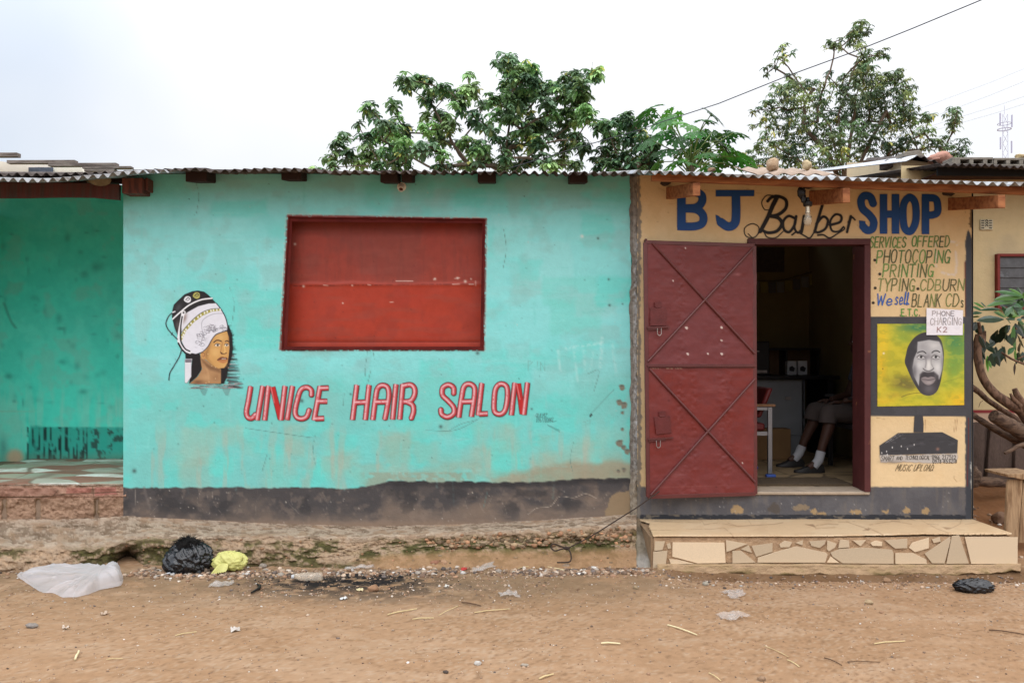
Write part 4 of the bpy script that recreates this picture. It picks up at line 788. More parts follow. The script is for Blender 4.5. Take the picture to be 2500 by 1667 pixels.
for x, y in [(2136, 635), (2148, 669), (2137, 703), (2241, 705), (2132, 739)]: cv.blob(x, y, 3.6, 3.6, (40, 34, 26), 1, power=6)
o = grid_obj('price_list', bs(cv.X, cv.Y), M_PAINT, barber, cv, gain=1.0); o.name = 'services_list'; o['label'] = 'hand painted list of services in green letters'
# --- portrait on the painted screen
cv = Canvas.rect(2138, 788, 2358, 996, .9)
T7 = lambda p: (2100 + p[0] / 3.563, 740 + p[1] / 3.563)
def q7(s): return [T7(tuple(map(float, w.split(',')))) for w in s.split()]
cv.poly(q7('150,180 905,178 905,885 150,898'), (186, 174, 44), 1, 1.2); base_a = cv.a.copy()
for x, y, rx, ry, c, al in [(820, 330, 30, 34, (60, 120, 78), .9), (470, 215, 44, 12, (50, 112, 84), .9), (640, 215, 40, 14, (44, 106, 80), .8), (860, 420, 22, 40, (80, 134, 74), .7), (380, 300, 30, 16, (120, 150, 58), .7), (810, 560, 24, 36, (104, 146, 66), .8), (760, 700, 36, 20, (150, 164, 54), .6), (200, 330, 16, 50, (222, 186, 40), .8), (190, 560, 12, 50, (216, 170, 36), .7), (200, 850, 30, 10, (210, 168, 40), .7), (870, 850, 34, 22, (226, 176, 38), .85), (360, 680, 30, 18, (92, 84, 48), .9), (430, 720, 22, 12, (96, 88, 52), .7), (330, 560, 30, 30, (164, 156, 44), .6), (560, 830, 50, 10, (168, 170, 48), .6), (300, 800, 30, 8, (170, 140, 50), .5)]:
    cv.blob(*T7((x, y)), rx, ry, c, al)
hs = fbm(cv.X / 16, cv.Y / 10, 301, 4); cv.mask((cv.a > .5) * ss(.5, .66, hs) * .3, (206, 190, 60)); cv.mask((cv.a > .5) * (1 - ss(.34, .46, hs)) * .25, (130, 140, 50)); cv.a = base_a
cv.blob(*T7((205, 436)), 2.6, 2.6, (226, 216, 190), 1); cv.blob(*T7((197, 570)), 1.3, 1.3, (60, 50, 30), 1); cv.stroke(q7('360,815 430,790 520,780 590,798 640,795'), 1.3, (70, 64, 36), .85, 1.3, True, w1=.5); cv.stroke(q7('720,690 820,660 890,640'), 1, (130, 130, 50), .6, 1.5, True)
cv.poly(q7('398,450 420,370 480,292 560,254 640,266 700,316 722,390 727,470 716,580 698,690 664,770 605,803 538,788 488,728 440,640 405,560 388,510'), (56, 54, 57), 1, 1.4, True)
cv.poly(q7('500,336 600,319 688,334 712,390 722,470 714,570 690,660 650,690 600,640 560,600 520,640 510,720 470,640 455,560 468,480 495,420'), (168, 166, 166), 1, 2.5)
for x, y, rx, ry, c, al in [(640, 370, 16, 9, (196, 193, 190), .9), (550, 380, 14, 9, (150, 147, 148), .7), (690, 440, 6, 12, (190, 188, 186), .7), (500, 560, 9, 14, (150, 148, 150), .8), (520, 540, 12, 12, (204, 202, 200), .8), (670, 560, 10, 14, (206, 203, 200), .9), (595, 470, 6, 10, (128, 124, 126), .7), (596, 540, 7, 16, (216, 213, 208), .9), (552, 470, 12, 6, (110, 106, 110), .7), (655, 470, 11, 6, (118, 114, 116), .7), (470, 600, 6, 20, (96, 94, 98), .8), (712, 520, 3, 22, (130, 128, 128), .7)]: cv.blob(*T7((x, y)), rx, ry, c, al)
cv.poly(q7('520,620 545,595 590,600 640,595 680,630 688,680 660,760 600,798 552,780 520,720'), (58, 54, 57), .96, 5); cv.blob(*T7((600, 745)), 16, 13, (98, 94, 98), .85); cv.blob(*T7((655, 640)), 4, 10, (96, 92, 94), .6); cv.blob(*T7((535, 690)), 4, 10, (84, 80, 84), .6)
cv.poly(q7('528,660 560,640 590,645 620,638 655,655 640,690 600,712 560,700'), (134, 124, 124), 1, 2, True); cv.stroke(q7('530,662 570,664 600,668 655,656'), 1.4, (60, 54, 56), .9, 1.3, True); cv.blob(*T7((600, 690)), 8, 3, (164, 154, 152), .8)
cv.stroke(q7('500,432 520,422 550,420 572,436'), 2.4, (40, 37, 40), 1, 1.5, True); cv.stroke(q7('625,430 645,416 670,414 692,426'), 2.4, (40, 37, 40), 1, 1.5, True)
for ex in (530, 658):
    cv.poly(q7(f'{ex - 34},470 {ex - 10},455 {ex + 18},458 {ex + 34},472 {ex},484'), (196, 194, 192), 1, 1.3, True); cv.blob(*T7((ex, 468)), 3.4, 3.4, (36, 34, 36), 1, power=5); cv.stroke(q7(f'{ex - 36},470 {ex - 8},452 {ex + 34},470'), 1.4, (44, 40, 42), 1, 1.3, True); cv.stroke(q7(f'{ex - 30},482 {ex},490 {ex + 30},482'), .9, (96, 92, 94), .8, 1.3, True)
cv.stroke(q7('570,470 574,520 566,560'), 3, (120, 116, 118), .7, 3, True); cv.stroke(q7('620,470 618,520 634,556'), 2.5, (126, 122, 122), .6, 3, True); cv.stroke(q7('548,568 565,582 595,590 625,580 640,566'), 2, (60, 56, 58), .9, 2, True); cv.stroke(q7('700,330 722,400 727,470 716,580 692,680'), 1, (60, 70, 56), .7, 1.3, True)
o = grid_obj('mural', bs(cv.X, cv.Y), M_PAINT, barber, cv, gain=.98); o['label'] = 'painted screen with a bearded man in grey on yellow and green'
# --- stand of the painted screen, phone numbers
cv = Canvas.rect(2140, 1012, 2346, 1158, .8)
ST = (58, 57, 60)
cv.poly(q7('474,975 545,975 552,1050 550,1122 465,1122 468,1050'), ST, 1, 1.3); cv.poly(q7('330,1128 715,1121 850,1190 845,1305 172,1321 168,1238'), ST, 1, 1.3)
rng = random.Random(44)
for i in range(26):
    x, y = rng.uniform(250, 800), rng.uniform(1150, 1290); cv.stroke(q7(f'{x},{y} {x + rng.uniform(20, 90)},{y + rng.uniform(-6, 4)}'), rng.uniform(1, 3), rng.choice([(104, 102, 106), (84, 82, 86), (40, 39, 42)]), rng.uniform(.25, .6), 3)
for s in ['340,1135 220,1215', '370,1140 250,1210', '310,1150 230,1210']: cv.stroke(q7(s), 1.6, (150, 148, 150), .6, 2, breakup=.45)
for x, y in [(280, 1250), (358, 1240), (412, 1262), (470, 1226), (188, 1298), (230, 1285), (236, 1312)]: cv.stroke(q7(f'{x},{y} {x},{y + 8}'), 2.2, (206, 202, 198), .95, 1.6)
cv.blob(*T7((675, 1268)), 4, 4, (150, 110, 96), .8)
cv.poly(q7('172,1324 845,1308 842,1382 620,1388 400,1384 180,1380'), (190, 184, 178), .8, 4, rough=3); cv.blob(*T7((280, 1378)), 24, 4, (140, 130, 120), .6)
dk = (46, 40, 34)
text(cv, 'SMART', 2151, 2182, 1113, 1124.5, 1.1, dk, seed=1); text(cv, 'AND', 2188, 2203, 1114, 1122, 1.0, dk, seed=2); text(cv, "TECHNOLOGICAL'", 2210, 2273, 1111.5, 1121.5, 1.0, dk, seed=3)
text(cv, '0966', 2276, 2294, 1110.5, 1120.5, 1.25, dk, 0, seed=4); text(cv, '217512', 2300, 2334, 1110.5, 1120.5, 1.25, dk, 0, seed=5); text(cv, '0978', 2277, 2298, 1121.5, 1130.5, 1.25, dk, 0, seed=6); text(cv, '853218', 2303, 2336, 1121, 1130, 1.25, dk, 0, seed=7)
text(cv, 'MUSIC UPLOAD', 2186, 2276, 1134, 1149, 1.2, (84, 68, 44), .45, seed=8); cv.blob(2277, 1148, 1.2, 1.2, dk, 1, power=4)
o = grid_obj('painted_stand', bs(cv.X, cv.Y), M_PAINT, barber, cv, gain=.98); o['label'] = 'painted screen stand with phone numbers and MUSIC UPLOAD'

# --- body, doorway, roof
M_CREAM = mat('cream plaster', C(226, 192, 140, .95), rough=.8, var=.12, scale=4, bump=.2)
xL, xR = 1.03, 3.735; zdoor_t = CAMZ + (870 - 586) / 300; xd0, xd1 = (1830 - 1250) / 301.4, (2121 - 1250) / 301.4; FZ = .462
w = MB(); w.box(xL, BY + .02, 0, xd0 - .004, .215, 2.95); w.box(xd1 + .004, BY + .02, 0, xR, .215, 2.86); w.box(xd0 - .004, BY + .02, zdoor_t + .004, xd1 + .004, .215, 2.90); w.box(xd0 - .004, BY + .02, 0, xd1 + .004, .215, FZ - .012)
w.build('wall_core', M_CREAM, barber)
w = MB(); w.box(xL, .215, 0, xL + .14, 3.3, 3.05); w.box(xR - .14, .215, 0, xR, 3.3, 2.95); w.box(xL + .14, 3.16, 0, xR - .14, 3.3, 3.15)
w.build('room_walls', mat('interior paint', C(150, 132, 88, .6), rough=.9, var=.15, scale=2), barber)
# the outer right-hand edge of the front wall, chipped
e = MB(); e.box(xR + .001, BY + .004, 0, xR + .004, .3, 2.9); e.build('corner', mat('charcoal paint', C(60, 62, 66), var=.3), barber)
fx, fy = np.meshgrid(np.linspace(xL + .14, xR - .14, 200), np.linspace(.2, 3.16, 190)); cv = Canvas(fx, fy, (170, 146, 112)); rr = np.random.RandomState(9)
sx_, sy_ = rr.uniform(1, 3.8, 70), rr.uniform(0, 3.3, 70); dist = np.hypot(fx[..., None] - sx_, fy[..., None] - sy_); d2 = np.sort(dist, -1); cv.mask(1 - ss(.008, .03, d2[..., 1] - d2[..., 0]), (96, 80, 62)); cv.mask(ss(.5, .7, fbm(fx * 3, fy * 3, 9)) * .3, (140, 118, 90))
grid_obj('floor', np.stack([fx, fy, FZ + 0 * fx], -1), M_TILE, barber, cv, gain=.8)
sl_ = MB(); sl_.box(xd0 - .003, -.05, FZ - .03, xd1 + .003, .22, FZ - .002); sl_.build('threshold', mat('worn concrete', C(176, 158, 138, .8), rough=.9, var=.2, scale=12, bump=.4, bscale=60), barber, bevel=.008)
M_MAR = mat('maroon frame paint', C(74, 34, 34), rough=.6, var=.2, scale=10, bump=.15, bscale=40, col2=C(140, 92, 60), mixs=9, mixpos=(.66, .72))
fr = MB(); zt = zdoor_t; fr.box(xd0 - .02, -.055, zt - .045, xd1 + .006, .05, zt + .004); fr.box(xd1 - .045, -.055, FZ - .005, xd1 + .006, .05, zt - .046); fr.box(xd0 - .006, -.055, FZ - .005, xd0 + .03, .05, zt - .046)
fr.box(xd1 - .030, .051, FZ - .004, xd1 + .003, .21, zt - .004)
fr.build('door_frame', M_MAR, barber, bevel=.003)
# open steel door, hinged on the left jamb and swung back over the wall
T7d = lambda p: (1540 + p[0] / 2.148, 560 + p[1] / 2.148)
def dl(zx, zy, off=0):
    x, y = T7d((zx, zy)); u = (x - 1574) / (1842 - 1574); Yd = -.215 + .150 * u - off
    return P(x, y, Yd)
M_DOOR = mat('maroon door paint', attr=True, rough=.48, var=.09, scale=14, bump=.12, bscale=35, spec=.32, bdist=.004)
gx_, gy_ = np.meshgrid(np.linspace(0, 1, 130), np.linspace(0, 1, 300))
ZX = (75 + 15 * gy_) * (1 - gx_) + (645 + 7 * gy_) * gx_; ZY = (68 + 17 * gx_) * (1 - gy_) + (1403 - 18 * gx_) * gy_
cv = Canvas(ZX, ZY, (114, 48, 46)); n1 = fbm(ZX / 140, ZY / 140, 401, 5); n2 = fbm(ZX / 40, ZY / 30, 402, 5)
cv.mask((ZY > 716) * .7, (128, 44, 36)); cv.mask(ss(.42, .62, n1) * .4, (122, 58, 58)); cv.mask(ss(.5, .66, n2) * .25, (104, 44, 46)); cv.mask(((ZY > 1080) & (np.abs(ZX - 380) < (ZY - 1060) * .9)) * .4, (120, 54, 54)); cv.mask(((ZY > 400) & (ZY < 716) & (np.abs(ZX - 370) < (ZY - 370) * .85)) * .4, (122, 62, 66)); cv.mask(ss(.56, .7, fbm(ZX / 90, ZY / 14, 403, 4)) * .25, (134, 70, 70))
for x, y, r in [(293, 518, 9), (476, 516, 8), (476, 583, 7), (299, 654, 8), (405, 653, 6), (477, 654, 8), (222, 271, 5), (586, 1225, 5), (287, 100, 5)]: cv.poly([(x - r, y - r * .4), (x, y - r), (x + r * .8, y - r * .2), (x + r * .2, y + r * .8)], (216, 196, 186), 1, 2, True)
cv.blob(560, 236, 18, 7, (170, 110, 108), .6); cv.blob(245, 1285, 40, 20, (150, 90, 88), .4)
for i in range(60): cv.blob(rng.uniform(90, 640), rng.uniform(80, 1390), rng.uniform(1, 4), rng.uniform(1, 6), rng.choice([(150, 96, 92), (70, 28, 28)]), rng.uniform(.2, .7))
cv.stroke([(100, 1352), (640, 1340)], 2, (150, 90, 84), .7, 3, breakup=.38); cv.stroke([(95, 728), (290, 730)], 5, (200, 180, 150), .7, 2, breakup=.5)
dent = (fbm(ZX / 60, ZY / 50, 405, 3) - .5) * .008
for cx in (265, 480): dent = dent + np.exp(-((ZX - cx) / 26) ** 2) * (fbm(ZX / 18, ZY / 16, 406, 3) - .5) * .010
for cx in (330, 515): dent = dent + (ZY > 740) * np.exp(-((ZX - cx) / 24) ** 2) * (fbm(ZX / 17, ZY / 17, 407, 3) - .5) * .010
xx, yy = 1540 + ZX / 2.148, 560 + ZY / 2.148; Yd = -.215 + .150 * (xx - 1574) / 268 + dent; dd = Yd - CAMY
door = grid_obj('door', np.stack([(xx - 1250) / F * dd, Yd, CAMZ + (870 - yy) / F * dd], -1), M_DOOR, barber, cv, gain=.74); door['label'] = 'maroon steel door with welded cross braces standing open'
so_ = door.modifiers.new('sheet', 'SOLIDIFY'); so_.thickness = .002; so_.offset = -1
M_BR = mat('maroon steel', C(86, 38, 36), rough=.42, var=.2, scale=12, bump=.1, spec=.45)
fr = MB(); b = .016
for a, c in [((75, 70), (90, 1401)), ((646, 87), (652, 1384)), ((76, 68), (646, 85)), ((90, 1401), (652, 1385)), ((86, 716), (652, 716))]: fr.beam(dl(*a, -.012), dl(*c, -.012), .03, .028, (0, 1, 0))
fr.build('door_rim', M_BR, door, bevel=.002)
for a, c in [((112, 72), (650, 652)), ((640, 100), (90, 692)), ((96, 730), (652, 1325)), ((650, 785), (104, 1392))]:
    q = MB(); q.tube([dl(*a, .006), dl((a[0] + c[0]) / 2, (a[1] + c[1]) / 2, .008), dl(*c, .006)], .0095, 8); q.build('brace', M_BR, door)
q = MB(); q.beam(dl(88, 716, .008), dl(655, 716, .008), .012, .02, (0, 1, 0)); q.build('mid_rail', M_BR, door)
M_PLT = mat('maroon latch plate', C(90, 38, 37), rough=.42, var=.2, scale=14); M_STL = mat('bare steel', C(150, 140, 136), rough=.4, metal=.7, var=.2)
for (pl, hs_, bar, ring) in [(((102, 410), (185, 410), (186, 505), (102, 505)), ((126, 382), (160, 381), (161, 405), (127, 406)), ((86, 515), (202, 511)), (150, 540)), (((122, 982), (205, 978), (213, 1066), (134, 1074)), ((148, 955), (182, 952), (183, 976), (149, 978)), ((90, 1100), (222, 1092)), (145, 1128))]:
    l = MB(); l.prism([dl(*p, .012) for p in pl][::-1], [dl(*p, .002) for p in pl][::-1]); lo = l.build('latch', M_PLT, door, bevel=.001)
    l = MB(); l.prism([dl(*p, .014) for p in hs_][::-1], [dl(*p, .002) for p in hs_][::-1]); l.tube([dl(hs_[3][0] + 4, hs_[3][1] + 2, .014), dl(hs_[2][0] - 4, hs_[2][1] + 2, .014)], .004, 8); l.build('hinge_plate', M_PLT, lo)
    l = MB(); l.beam(dl(*bar[0], .016), dl(*bar[1], .016), .012, .012); l.beam(dl(bar[0][0] + 4, bar[0][1] + 10, .012), dl(bar[1][0] - 40, bar[1][1] + 9, .012), .008, .010); l.build('bolt', M_BR, lo)
    l = MB(); rx, ry = ring; l.tube([dl(rx - 11, ry - 22, .024), dl(rx - 10, ry + 8, .026), dl(rx - 4, ry + 16, .026), dl(rx + 4, ry + 16, .026), dl(rx + 10, ry + 8, .026), dl(rx + 10, ry - 22, .024)], .0032, 8); l.build('shackle', M_STL, lo)
for y in (230, 520, 880, 1190):
    hh = MB(); hh.tube([dl(655, y, -.01), dl(655, y + 60, -.01)], .009, 8); hh.build('hinge', M_BR, door)
st = MB(); a, c = P(1577, 583, -.10), P(1577, 592, -.10); st.box(a.x - .006, -.10, c.z, a.x + .010, -.02, a.z); st.build('door_stop', M_PLT, barber)
# roof, purlin, rafters
roof = corrugated('roof', [P(1548, 421, -.60), P(1700, 425.5, -.62), P(2150, 440, -.62), P(2700, 458, -.62)], 4.2, 12.6, M_GALV, barber, wl=.0765, amp=.0135, jag=.005, seed=12)
pu = MB(); pu.beam(P(1590, 433, -.48), P(2700, 474, -.48), .045, .056); pu.build('purlin', M_PWOOD, barber, bevel=.003)
for (x0, yt0, yb0, x1, yt1, yb1, Yf) in [(1621, 453, 482, 1692, 446, 478, -.56), (1972, 461, 497, 2058, 459, 495, -.57), (2311, 479, 509, 2437, 476, 508, -.59)]:
    a, b_ = P(x0, yt0, BY), P(x0, yb0, BY); c, d_ = P(x1, yt1, Yf), P(x1, yb1, Yf); t = Vector((.055, 0, 0))
    r_ = MB(); r_.hexa([d_, d_ + t, b_ + t + Vector((0, .1, .0)), b_ + Vector((0, .1, 0)), c, c + t, a + t + Vector((0, .1, 0)), a + Vector((0, .1, 0))]); r_.build('rafter', M_PWOOD, barber, bevel=.004)
    p_ = MB(); p_.ball((a.x + .01, BY - .006, a.z + .018), (.045, .02, .02), 10, 6, .25, seed=int(x0)); p_.build('mortar_dab', mat('dark mortar', C(70, 56, 48), bump=.6), barber)
# hanging bulb with its taped wires
M_BLK = mat('black bakelite', C(26, 24, 24), rough=.45, var=.2)
b0 = P(1972, 500, -.40); bl = MB(); bl.lathe([(0, .055), (.012, .055), (.016, .03), (.034, .018), (.034, -.004), (.030, -.012), (0, -.012)], b0, (0, 0, 1), 18); bo = bl.build('lamp_socket', M_BLK, barber)
q = MB(); q.lathe([(.0, 0), (.017, 0), (.0175, -.03), (.019, -.05)], b0 + Vector((0, 0, -.012)), (0, 0, 1), 16); q.build('bulb_cap', mat('bulb cap', C(190, 180, 160), metal=.6, rough=.4), bo)
m_gl = mat('bulb glass', C(190, 180, 160), rough=.08, var=.02, bump=0, spec=.6, alpha=.42)
q = MB(); q.lathe([(.018, -.05), (.021, -.068), (.029, -.094), (.031, -.112), (.027, -.132), (.015, -.146), (0, -.15)], b0 + Vector((0, 0, -.012)), (0, 0, 1), 20); q.build('bulb', m_gl, bo)
q = MB()
for i in range(6):
    y = -.40 + rng.uniform(-.02, .04); pts = [b0 + Vector((rng.uniform(-.03, .0), 0, .05))] + [P(1955 + rng.uniform(-6, 14), 488 - k * 9 + rng.uniform(-5, 5), y) for k in range(4)]; q.tube(pts, .006, 6)
q.ball(P(1957, 470, -.42), (.035, .03, .035), 10, 7, .3, 4); q.ball(P(1962, 486, -.42), (.02, .02, .03), 10, 7, .3, 5); q.build('wiring', M_BLK, bo)

# paper notice taped over the screen
cv = Canvas.rect(2262, 752, 2352, 818, .75, (226, 222, 226)); cv.a[:] = 0
T8 = lambda p: (2100 + p[0] / 2.24, 560 + p[1] / 2.24)
pg = [T8(p) for p in [(362, 430), (563, 442), (561, 578), (362, 577)]]; cv.poly(pg, (226, 222, 226), 1, .8)
a0 = cv.a.copy(); cr_ = fbm(cv.X / 14, cv.Y / 9, 501, 4); cv.mask(ss(.55, .68, cr_) * .3 * a0, (206, 202, 208)); cv.a = a0
GR = lambda r: r.choice([(150, 140, 140), (120, 116, 120), (168, 160, 158)])
text(cv, 'PHONE', 2276, 2330, 760, 771, 1.9, GR, .05, .06, 2); text(cv, 'CHARGING', 2271, 2347, 776, 793, 1.9, GR, .05, .06, 3); text(cv, 'K2', 2288, 2312, 798, 811, 2.2, (150, 122, 120), .05, .05, 4); cv.a = a0
o = grid_obj('paper_notice', pix_pts(cv.X, cv.Y, BY, lambda a, b: by(a, b) - .007 - .006 * fbm(a / 20, b / 16, 502, 3)), mat('paper', attr=True, alpha=True, rough=.8, var=.03, bump=.15, bscale=30), None, cv, gain=1.0, cut=.4)
tag(o, 'crumpled white paper notice reading PHONE CHARGING K2 taped over the painted screen', 'notice')

# ---------------------------------------------------------------- tiled step in front of the barber shop
step = thing('tiled_step', 'concrete step faced with broken beige tiles in front of the barber shop', 'step', G(1960, 1395, 0))
ZS = .222; ST_M = mat('step mortar', C(150, 122, 94, .85), rough=.95, var=.2, scale=20, bump=.6, bscale=90)
def top(x, y): return G(x, y, ZS)
xa, xb = top(1592, 1312), top(2472, 1306)
s_ = MB(); s_.box(xa.x, -.592, -.12, xb.x - .01, .0, ZS - .012); s_.build('core', ST_M, step)
Xg, Yg = np.meshgrid(np.linspace(xa.x - .06, xb.x + .01, 420), np.linspace(-.612, .0, 90))
dd = Yg - CAMY; cv = Canvas(Xg * F / dd + 1250, 870 + (CAMZ - ZS) * F / dd); cv.col[:] = (226, 198, 162)
outl = [(1562, 1264), (2380, 1262), (2396, 1266), (2410, 1271), (2408, 1276), (2440, 1282), (2471, 1296), (2466, 1305), (2260, 1305), (2000, 1310), (1625, 1317), (1598, 1316), (1590, 1296), (1585, 1290), (1588, 1278), (1564, 1272)]
cv.poly(outl, (222, 190, 150), 1, 1.2, rough=1.2, rs=14); a0 = cv.a.copy()
cv.mask(ss(.5, .66, fbm(cv.X / 60, cv.Y / 12, 511, 4)) * .4, (230, 204, 168)); cv.mask(ss(.55, .68, fbm(cv.X / 30, cv.Y / 9, 512, 4)) * .3, (204, 170, 130))
T5 = lambda p: (1540 + p[0] / 2.45, 1230 + p[1] / 2.45)
MO = (168, 136, 104)
for pts, w in [([(115, 163), (240, 163)], 1.6), ([(335, 157), (480, 157), (560, 150)], 1.4), ([(560, 150), (620, 205)], 2), ([(440, 130), (520, 118), (640, 140)], 1.8), ([(640, 140), (860, 128), (910, 118)], 2.2), ([(580, 118), (640, 140)], 1.6), ([(1045, 130), (1100, 138), (1180, 126), (1240, 130)], 2.2), ([(1100, 138), (1105, 155), (1230, 146)], 1.6), ([(1240, 118), (1340, 110)], 1.4), ([(1290, 112), (1430, 160), (1390, 166)], 2), ([(1420, 148), (1510, 192)], 2.2), ([(1430, 130), (1560, 112), (1610, 108)], 2), ([(1560, 108), (1680, 128)], 1.8), ([(1610, 90), (1700, 104)], 1.4), ([(1740, 105), (1830, 155), (1900, 180)], 1.8), ([(1780, 125), (1840, 130)], 1.6), ([(1980, 92), (1970, 125), (1900, 160)], 1.8), ([(900, 100), (1040, 96), (1200, 108)], 1.6), ([(140, 110), (420, 118)], 1.4), ([(2000, 128), (2120, 112)], 1.2), ([(700, 100), (720, 128)], 1.4), ([(420, 100), (440, 130)], 1.3)]:
    cv.stroke([T5(p) for p in pts], w, MO, .65, 1.3, breakup=.33)
cv.poly([T5(p) for p in [(1045, 130), (1090, 128), (1110, 150)]], MO, .9, 1.2); cv.poly([T5(p) for p in [(1395, 155), (1440, 150), (1420, 168)]], MO, .9, 1.2); cv.poly([T5(p) for p in [(1860, 145), (1920, 148), (1890, 160)]], MO, .9, 1.2)
cv.mask(ss(1281, 1262, cv.Y) * .25, (196, 166, 130)); cv.a = a0
tp = grid_obj('tile_top', np.stack([Xg, Yg, ZS + (fbm(Xg * 4, Yg * 6, 513) - .5) * .006], -1), M_TILE, step, cv, gain=.78, cut=.5)
so_ = tp.modifiers.new('thick', 'SOLIDIFY'); so_.thickness = .010; so_.offset = -1
# mortar face with the broken tiles set in it
FYs = -.600
Xg, Yg = np.meshgrid(np.linspace(1596, 2484, 360), np.linspace(1311, 1385, 40)); cv = Canvas(Xg, Yg, (190, 158, 126)); cv.mask(ss(.45, .65, fbm(Xg / 12, Yg / 10, 521, 4)) * .4, (164, 132, 102)); cv.mask(ss(.58, .7, fbm(Xg / 5, Yg / 5, 522, 3)) * .5, (186, 152, 118))
grid_obj('mortar_face', pix_pts(Xg, Yg, FYs, lambda a, b: (fbm(a / 10, b / 10, 523, 4) - .5) * .012 + .004), M_CONC, step, cv, gain=.85)
TL = ["145,222 205,222 190,275 140,280", "135,285 220,278 205,405 130,412", "215,240 235,232 243,265 222,268", "250,228 560,230 568,352 400,355 280,322 248,316", "228,328 280,332 385,358 240,360", "570,215 700,238 572,288", "608,280 660,278 748,350 608,355", "658,270 705,245 726,293", "722,250 848,232 848,285 750,316", "760,320 860,287 990,252 1168,290 1178,302 1163,350 757,350", "888,240 920,218 965,228 950,258 895,260", "985,232 1030,215 1028,248", "1068,222 1168,215 1160,240 1130,263 1080,250", "1176,217 1232,236 1222,260 1185,283 1173,270", "1252,212 1304,216 1309,258 1240,264", "1326,217 1408,215 1374,253", "1432,232 1460,218 1504,225 1504,252 1446,250", "1194,290 1250,267 1400,260 1562,272 1572,292 1573,357 1267,354 1207,314", "1172,350 1195,312 1248,352", "1518,216 1654,207 1654,264 1580,266", "1582,292 1688,292 1768,331 1772,358 1582,358", "1663,260 1682,230 1783,200 1783,264 1700,288", "1801,210 1849,196 1854,224 1812,234", "1757,296 1909,193 1913,217 1877,355 1802,354", "1921,190 1964,186 2023,355 1887,358", "1998,196 2314,198 2314,358 2036,358"]
tl = MB(); rng = random.Random(8)
for s in TL:
    p = [T5(tuple(map(float, w.split(',')))) for w in s.split()]; k = rng.uniform(.88, 1.04); off = rng.uniform(.008, .013)
    if (p[1][0] - p[0][0]) * (p[-1][1] - p[0][1]) - (p[1][1] - p[0][1]) * (p[-1][0] - p[0][0]) > 0: p = p[::-1]
    tl.prism([P(x, y, FYs - off) for x, y in p], [P(x, y, FYs + .012) for x, y in p], (228 * k, 203 * k, 170 * k))
tl.build('face_tiles', mat('beige wall tile', attr=True, rough=.55, var=.09, scale=160, bump=.12, bscale=200), step, bevel=.0015, gain=.80)
Xg, Tg = np.meshgrid(np.linspace(1605, 2492, 330), np.linspace(0, 1, 26)); yb = 1408 + (fbm(Xg / 40, 0 * Xg, 531, 4) - .5) * 18 - 10 * ss(2300, 2480, Xg); yt = 1376 + (fbm(Xg / 60, 0 * Xg + 4, 532, 3) - .5) * 6
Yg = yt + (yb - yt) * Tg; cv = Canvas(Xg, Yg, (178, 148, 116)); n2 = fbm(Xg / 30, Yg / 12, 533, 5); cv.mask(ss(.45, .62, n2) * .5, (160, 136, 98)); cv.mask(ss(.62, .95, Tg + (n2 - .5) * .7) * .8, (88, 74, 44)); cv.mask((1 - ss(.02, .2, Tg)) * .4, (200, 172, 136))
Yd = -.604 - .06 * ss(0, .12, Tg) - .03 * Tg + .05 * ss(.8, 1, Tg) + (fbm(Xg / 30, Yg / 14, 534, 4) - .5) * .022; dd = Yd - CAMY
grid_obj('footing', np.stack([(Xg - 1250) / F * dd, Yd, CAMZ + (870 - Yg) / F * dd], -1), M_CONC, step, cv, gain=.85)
# ---------------------------------------------------------------- inside the barber shop
FL = FZ
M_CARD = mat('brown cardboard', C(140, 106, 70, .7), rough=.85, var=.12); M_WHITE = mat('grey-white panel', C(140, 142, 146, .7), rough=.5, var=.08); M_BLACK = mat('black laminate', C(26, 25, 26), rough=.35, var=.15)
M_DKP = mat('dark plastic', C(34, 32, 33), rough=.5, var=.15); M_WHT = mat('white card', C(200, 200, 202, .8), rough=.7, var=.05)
def pin(x, y, Y): return P(x, y, Y)
ct = thing('counter', 'shop counter with grey-white front panels and black top behind the doorway', 'counter', (2.9, 2.3, FL))
a, b = P(1850, 921, 2.1), P(2055, 1045, 2.1)
m_ = MB(); mid = (a.x + b.x) / 2 + .05
m_.box(1.9, 2.1, FL + .24, mid - .004, 2.118, 1.30); m_.box(mid + .004, 2.1, FL + .24, 3.12, 2.118, 1.30); m_.box(1.9, 2.12, FL, 3.12, 2.7, 1.295); m_.build('front_panel', M_WHITE, ct, bevel=.003)
m_ = MB(); m_.box(1.86, 2.02, 1.305, 3.5, 2.78, 1.345); m_.build('counter_top', M_BLACK, ct, bevel=.004)
m_ = MB(); m_.box(3.40, 2.1, FL, 3.46, 2.7, 1.30); m_.build('end_panel', M_BLACK, ct); m_ = MB(); h = P(1924, 972, 2.09); m_.box(h.x - .03, 2.086, h.z - .016, h.x + .03, 2.099, h.z + .016); m_.build('drawer_pull', M_STL, ct)
rk = thing('shelf_rack', 'open wooden shelf standing along the back of the counter', 'shelf', (2.8, 2.75, 1.345))
m_ = MB(); m_.box(2.35, 2.74, 1.345, 3.45, 2.76, 1.62); m_.build('back_board', mat('brown board', C(92, 70, 48), rough=.8, var=.2), rk)
m_ = MB(); m_.box(2.33, 2.50, 1.62, 3.47, 2.77, 1.645); m_.build('top_board', M_BLACK, rk)
for x in (2.33, 2.71, 3.09, 3.45):
    m_ = MB(); m_.box(x, 2.52, 1.346, x + .02, 2.738, 1.619); m_.build('divider', M_BLACK, rk)
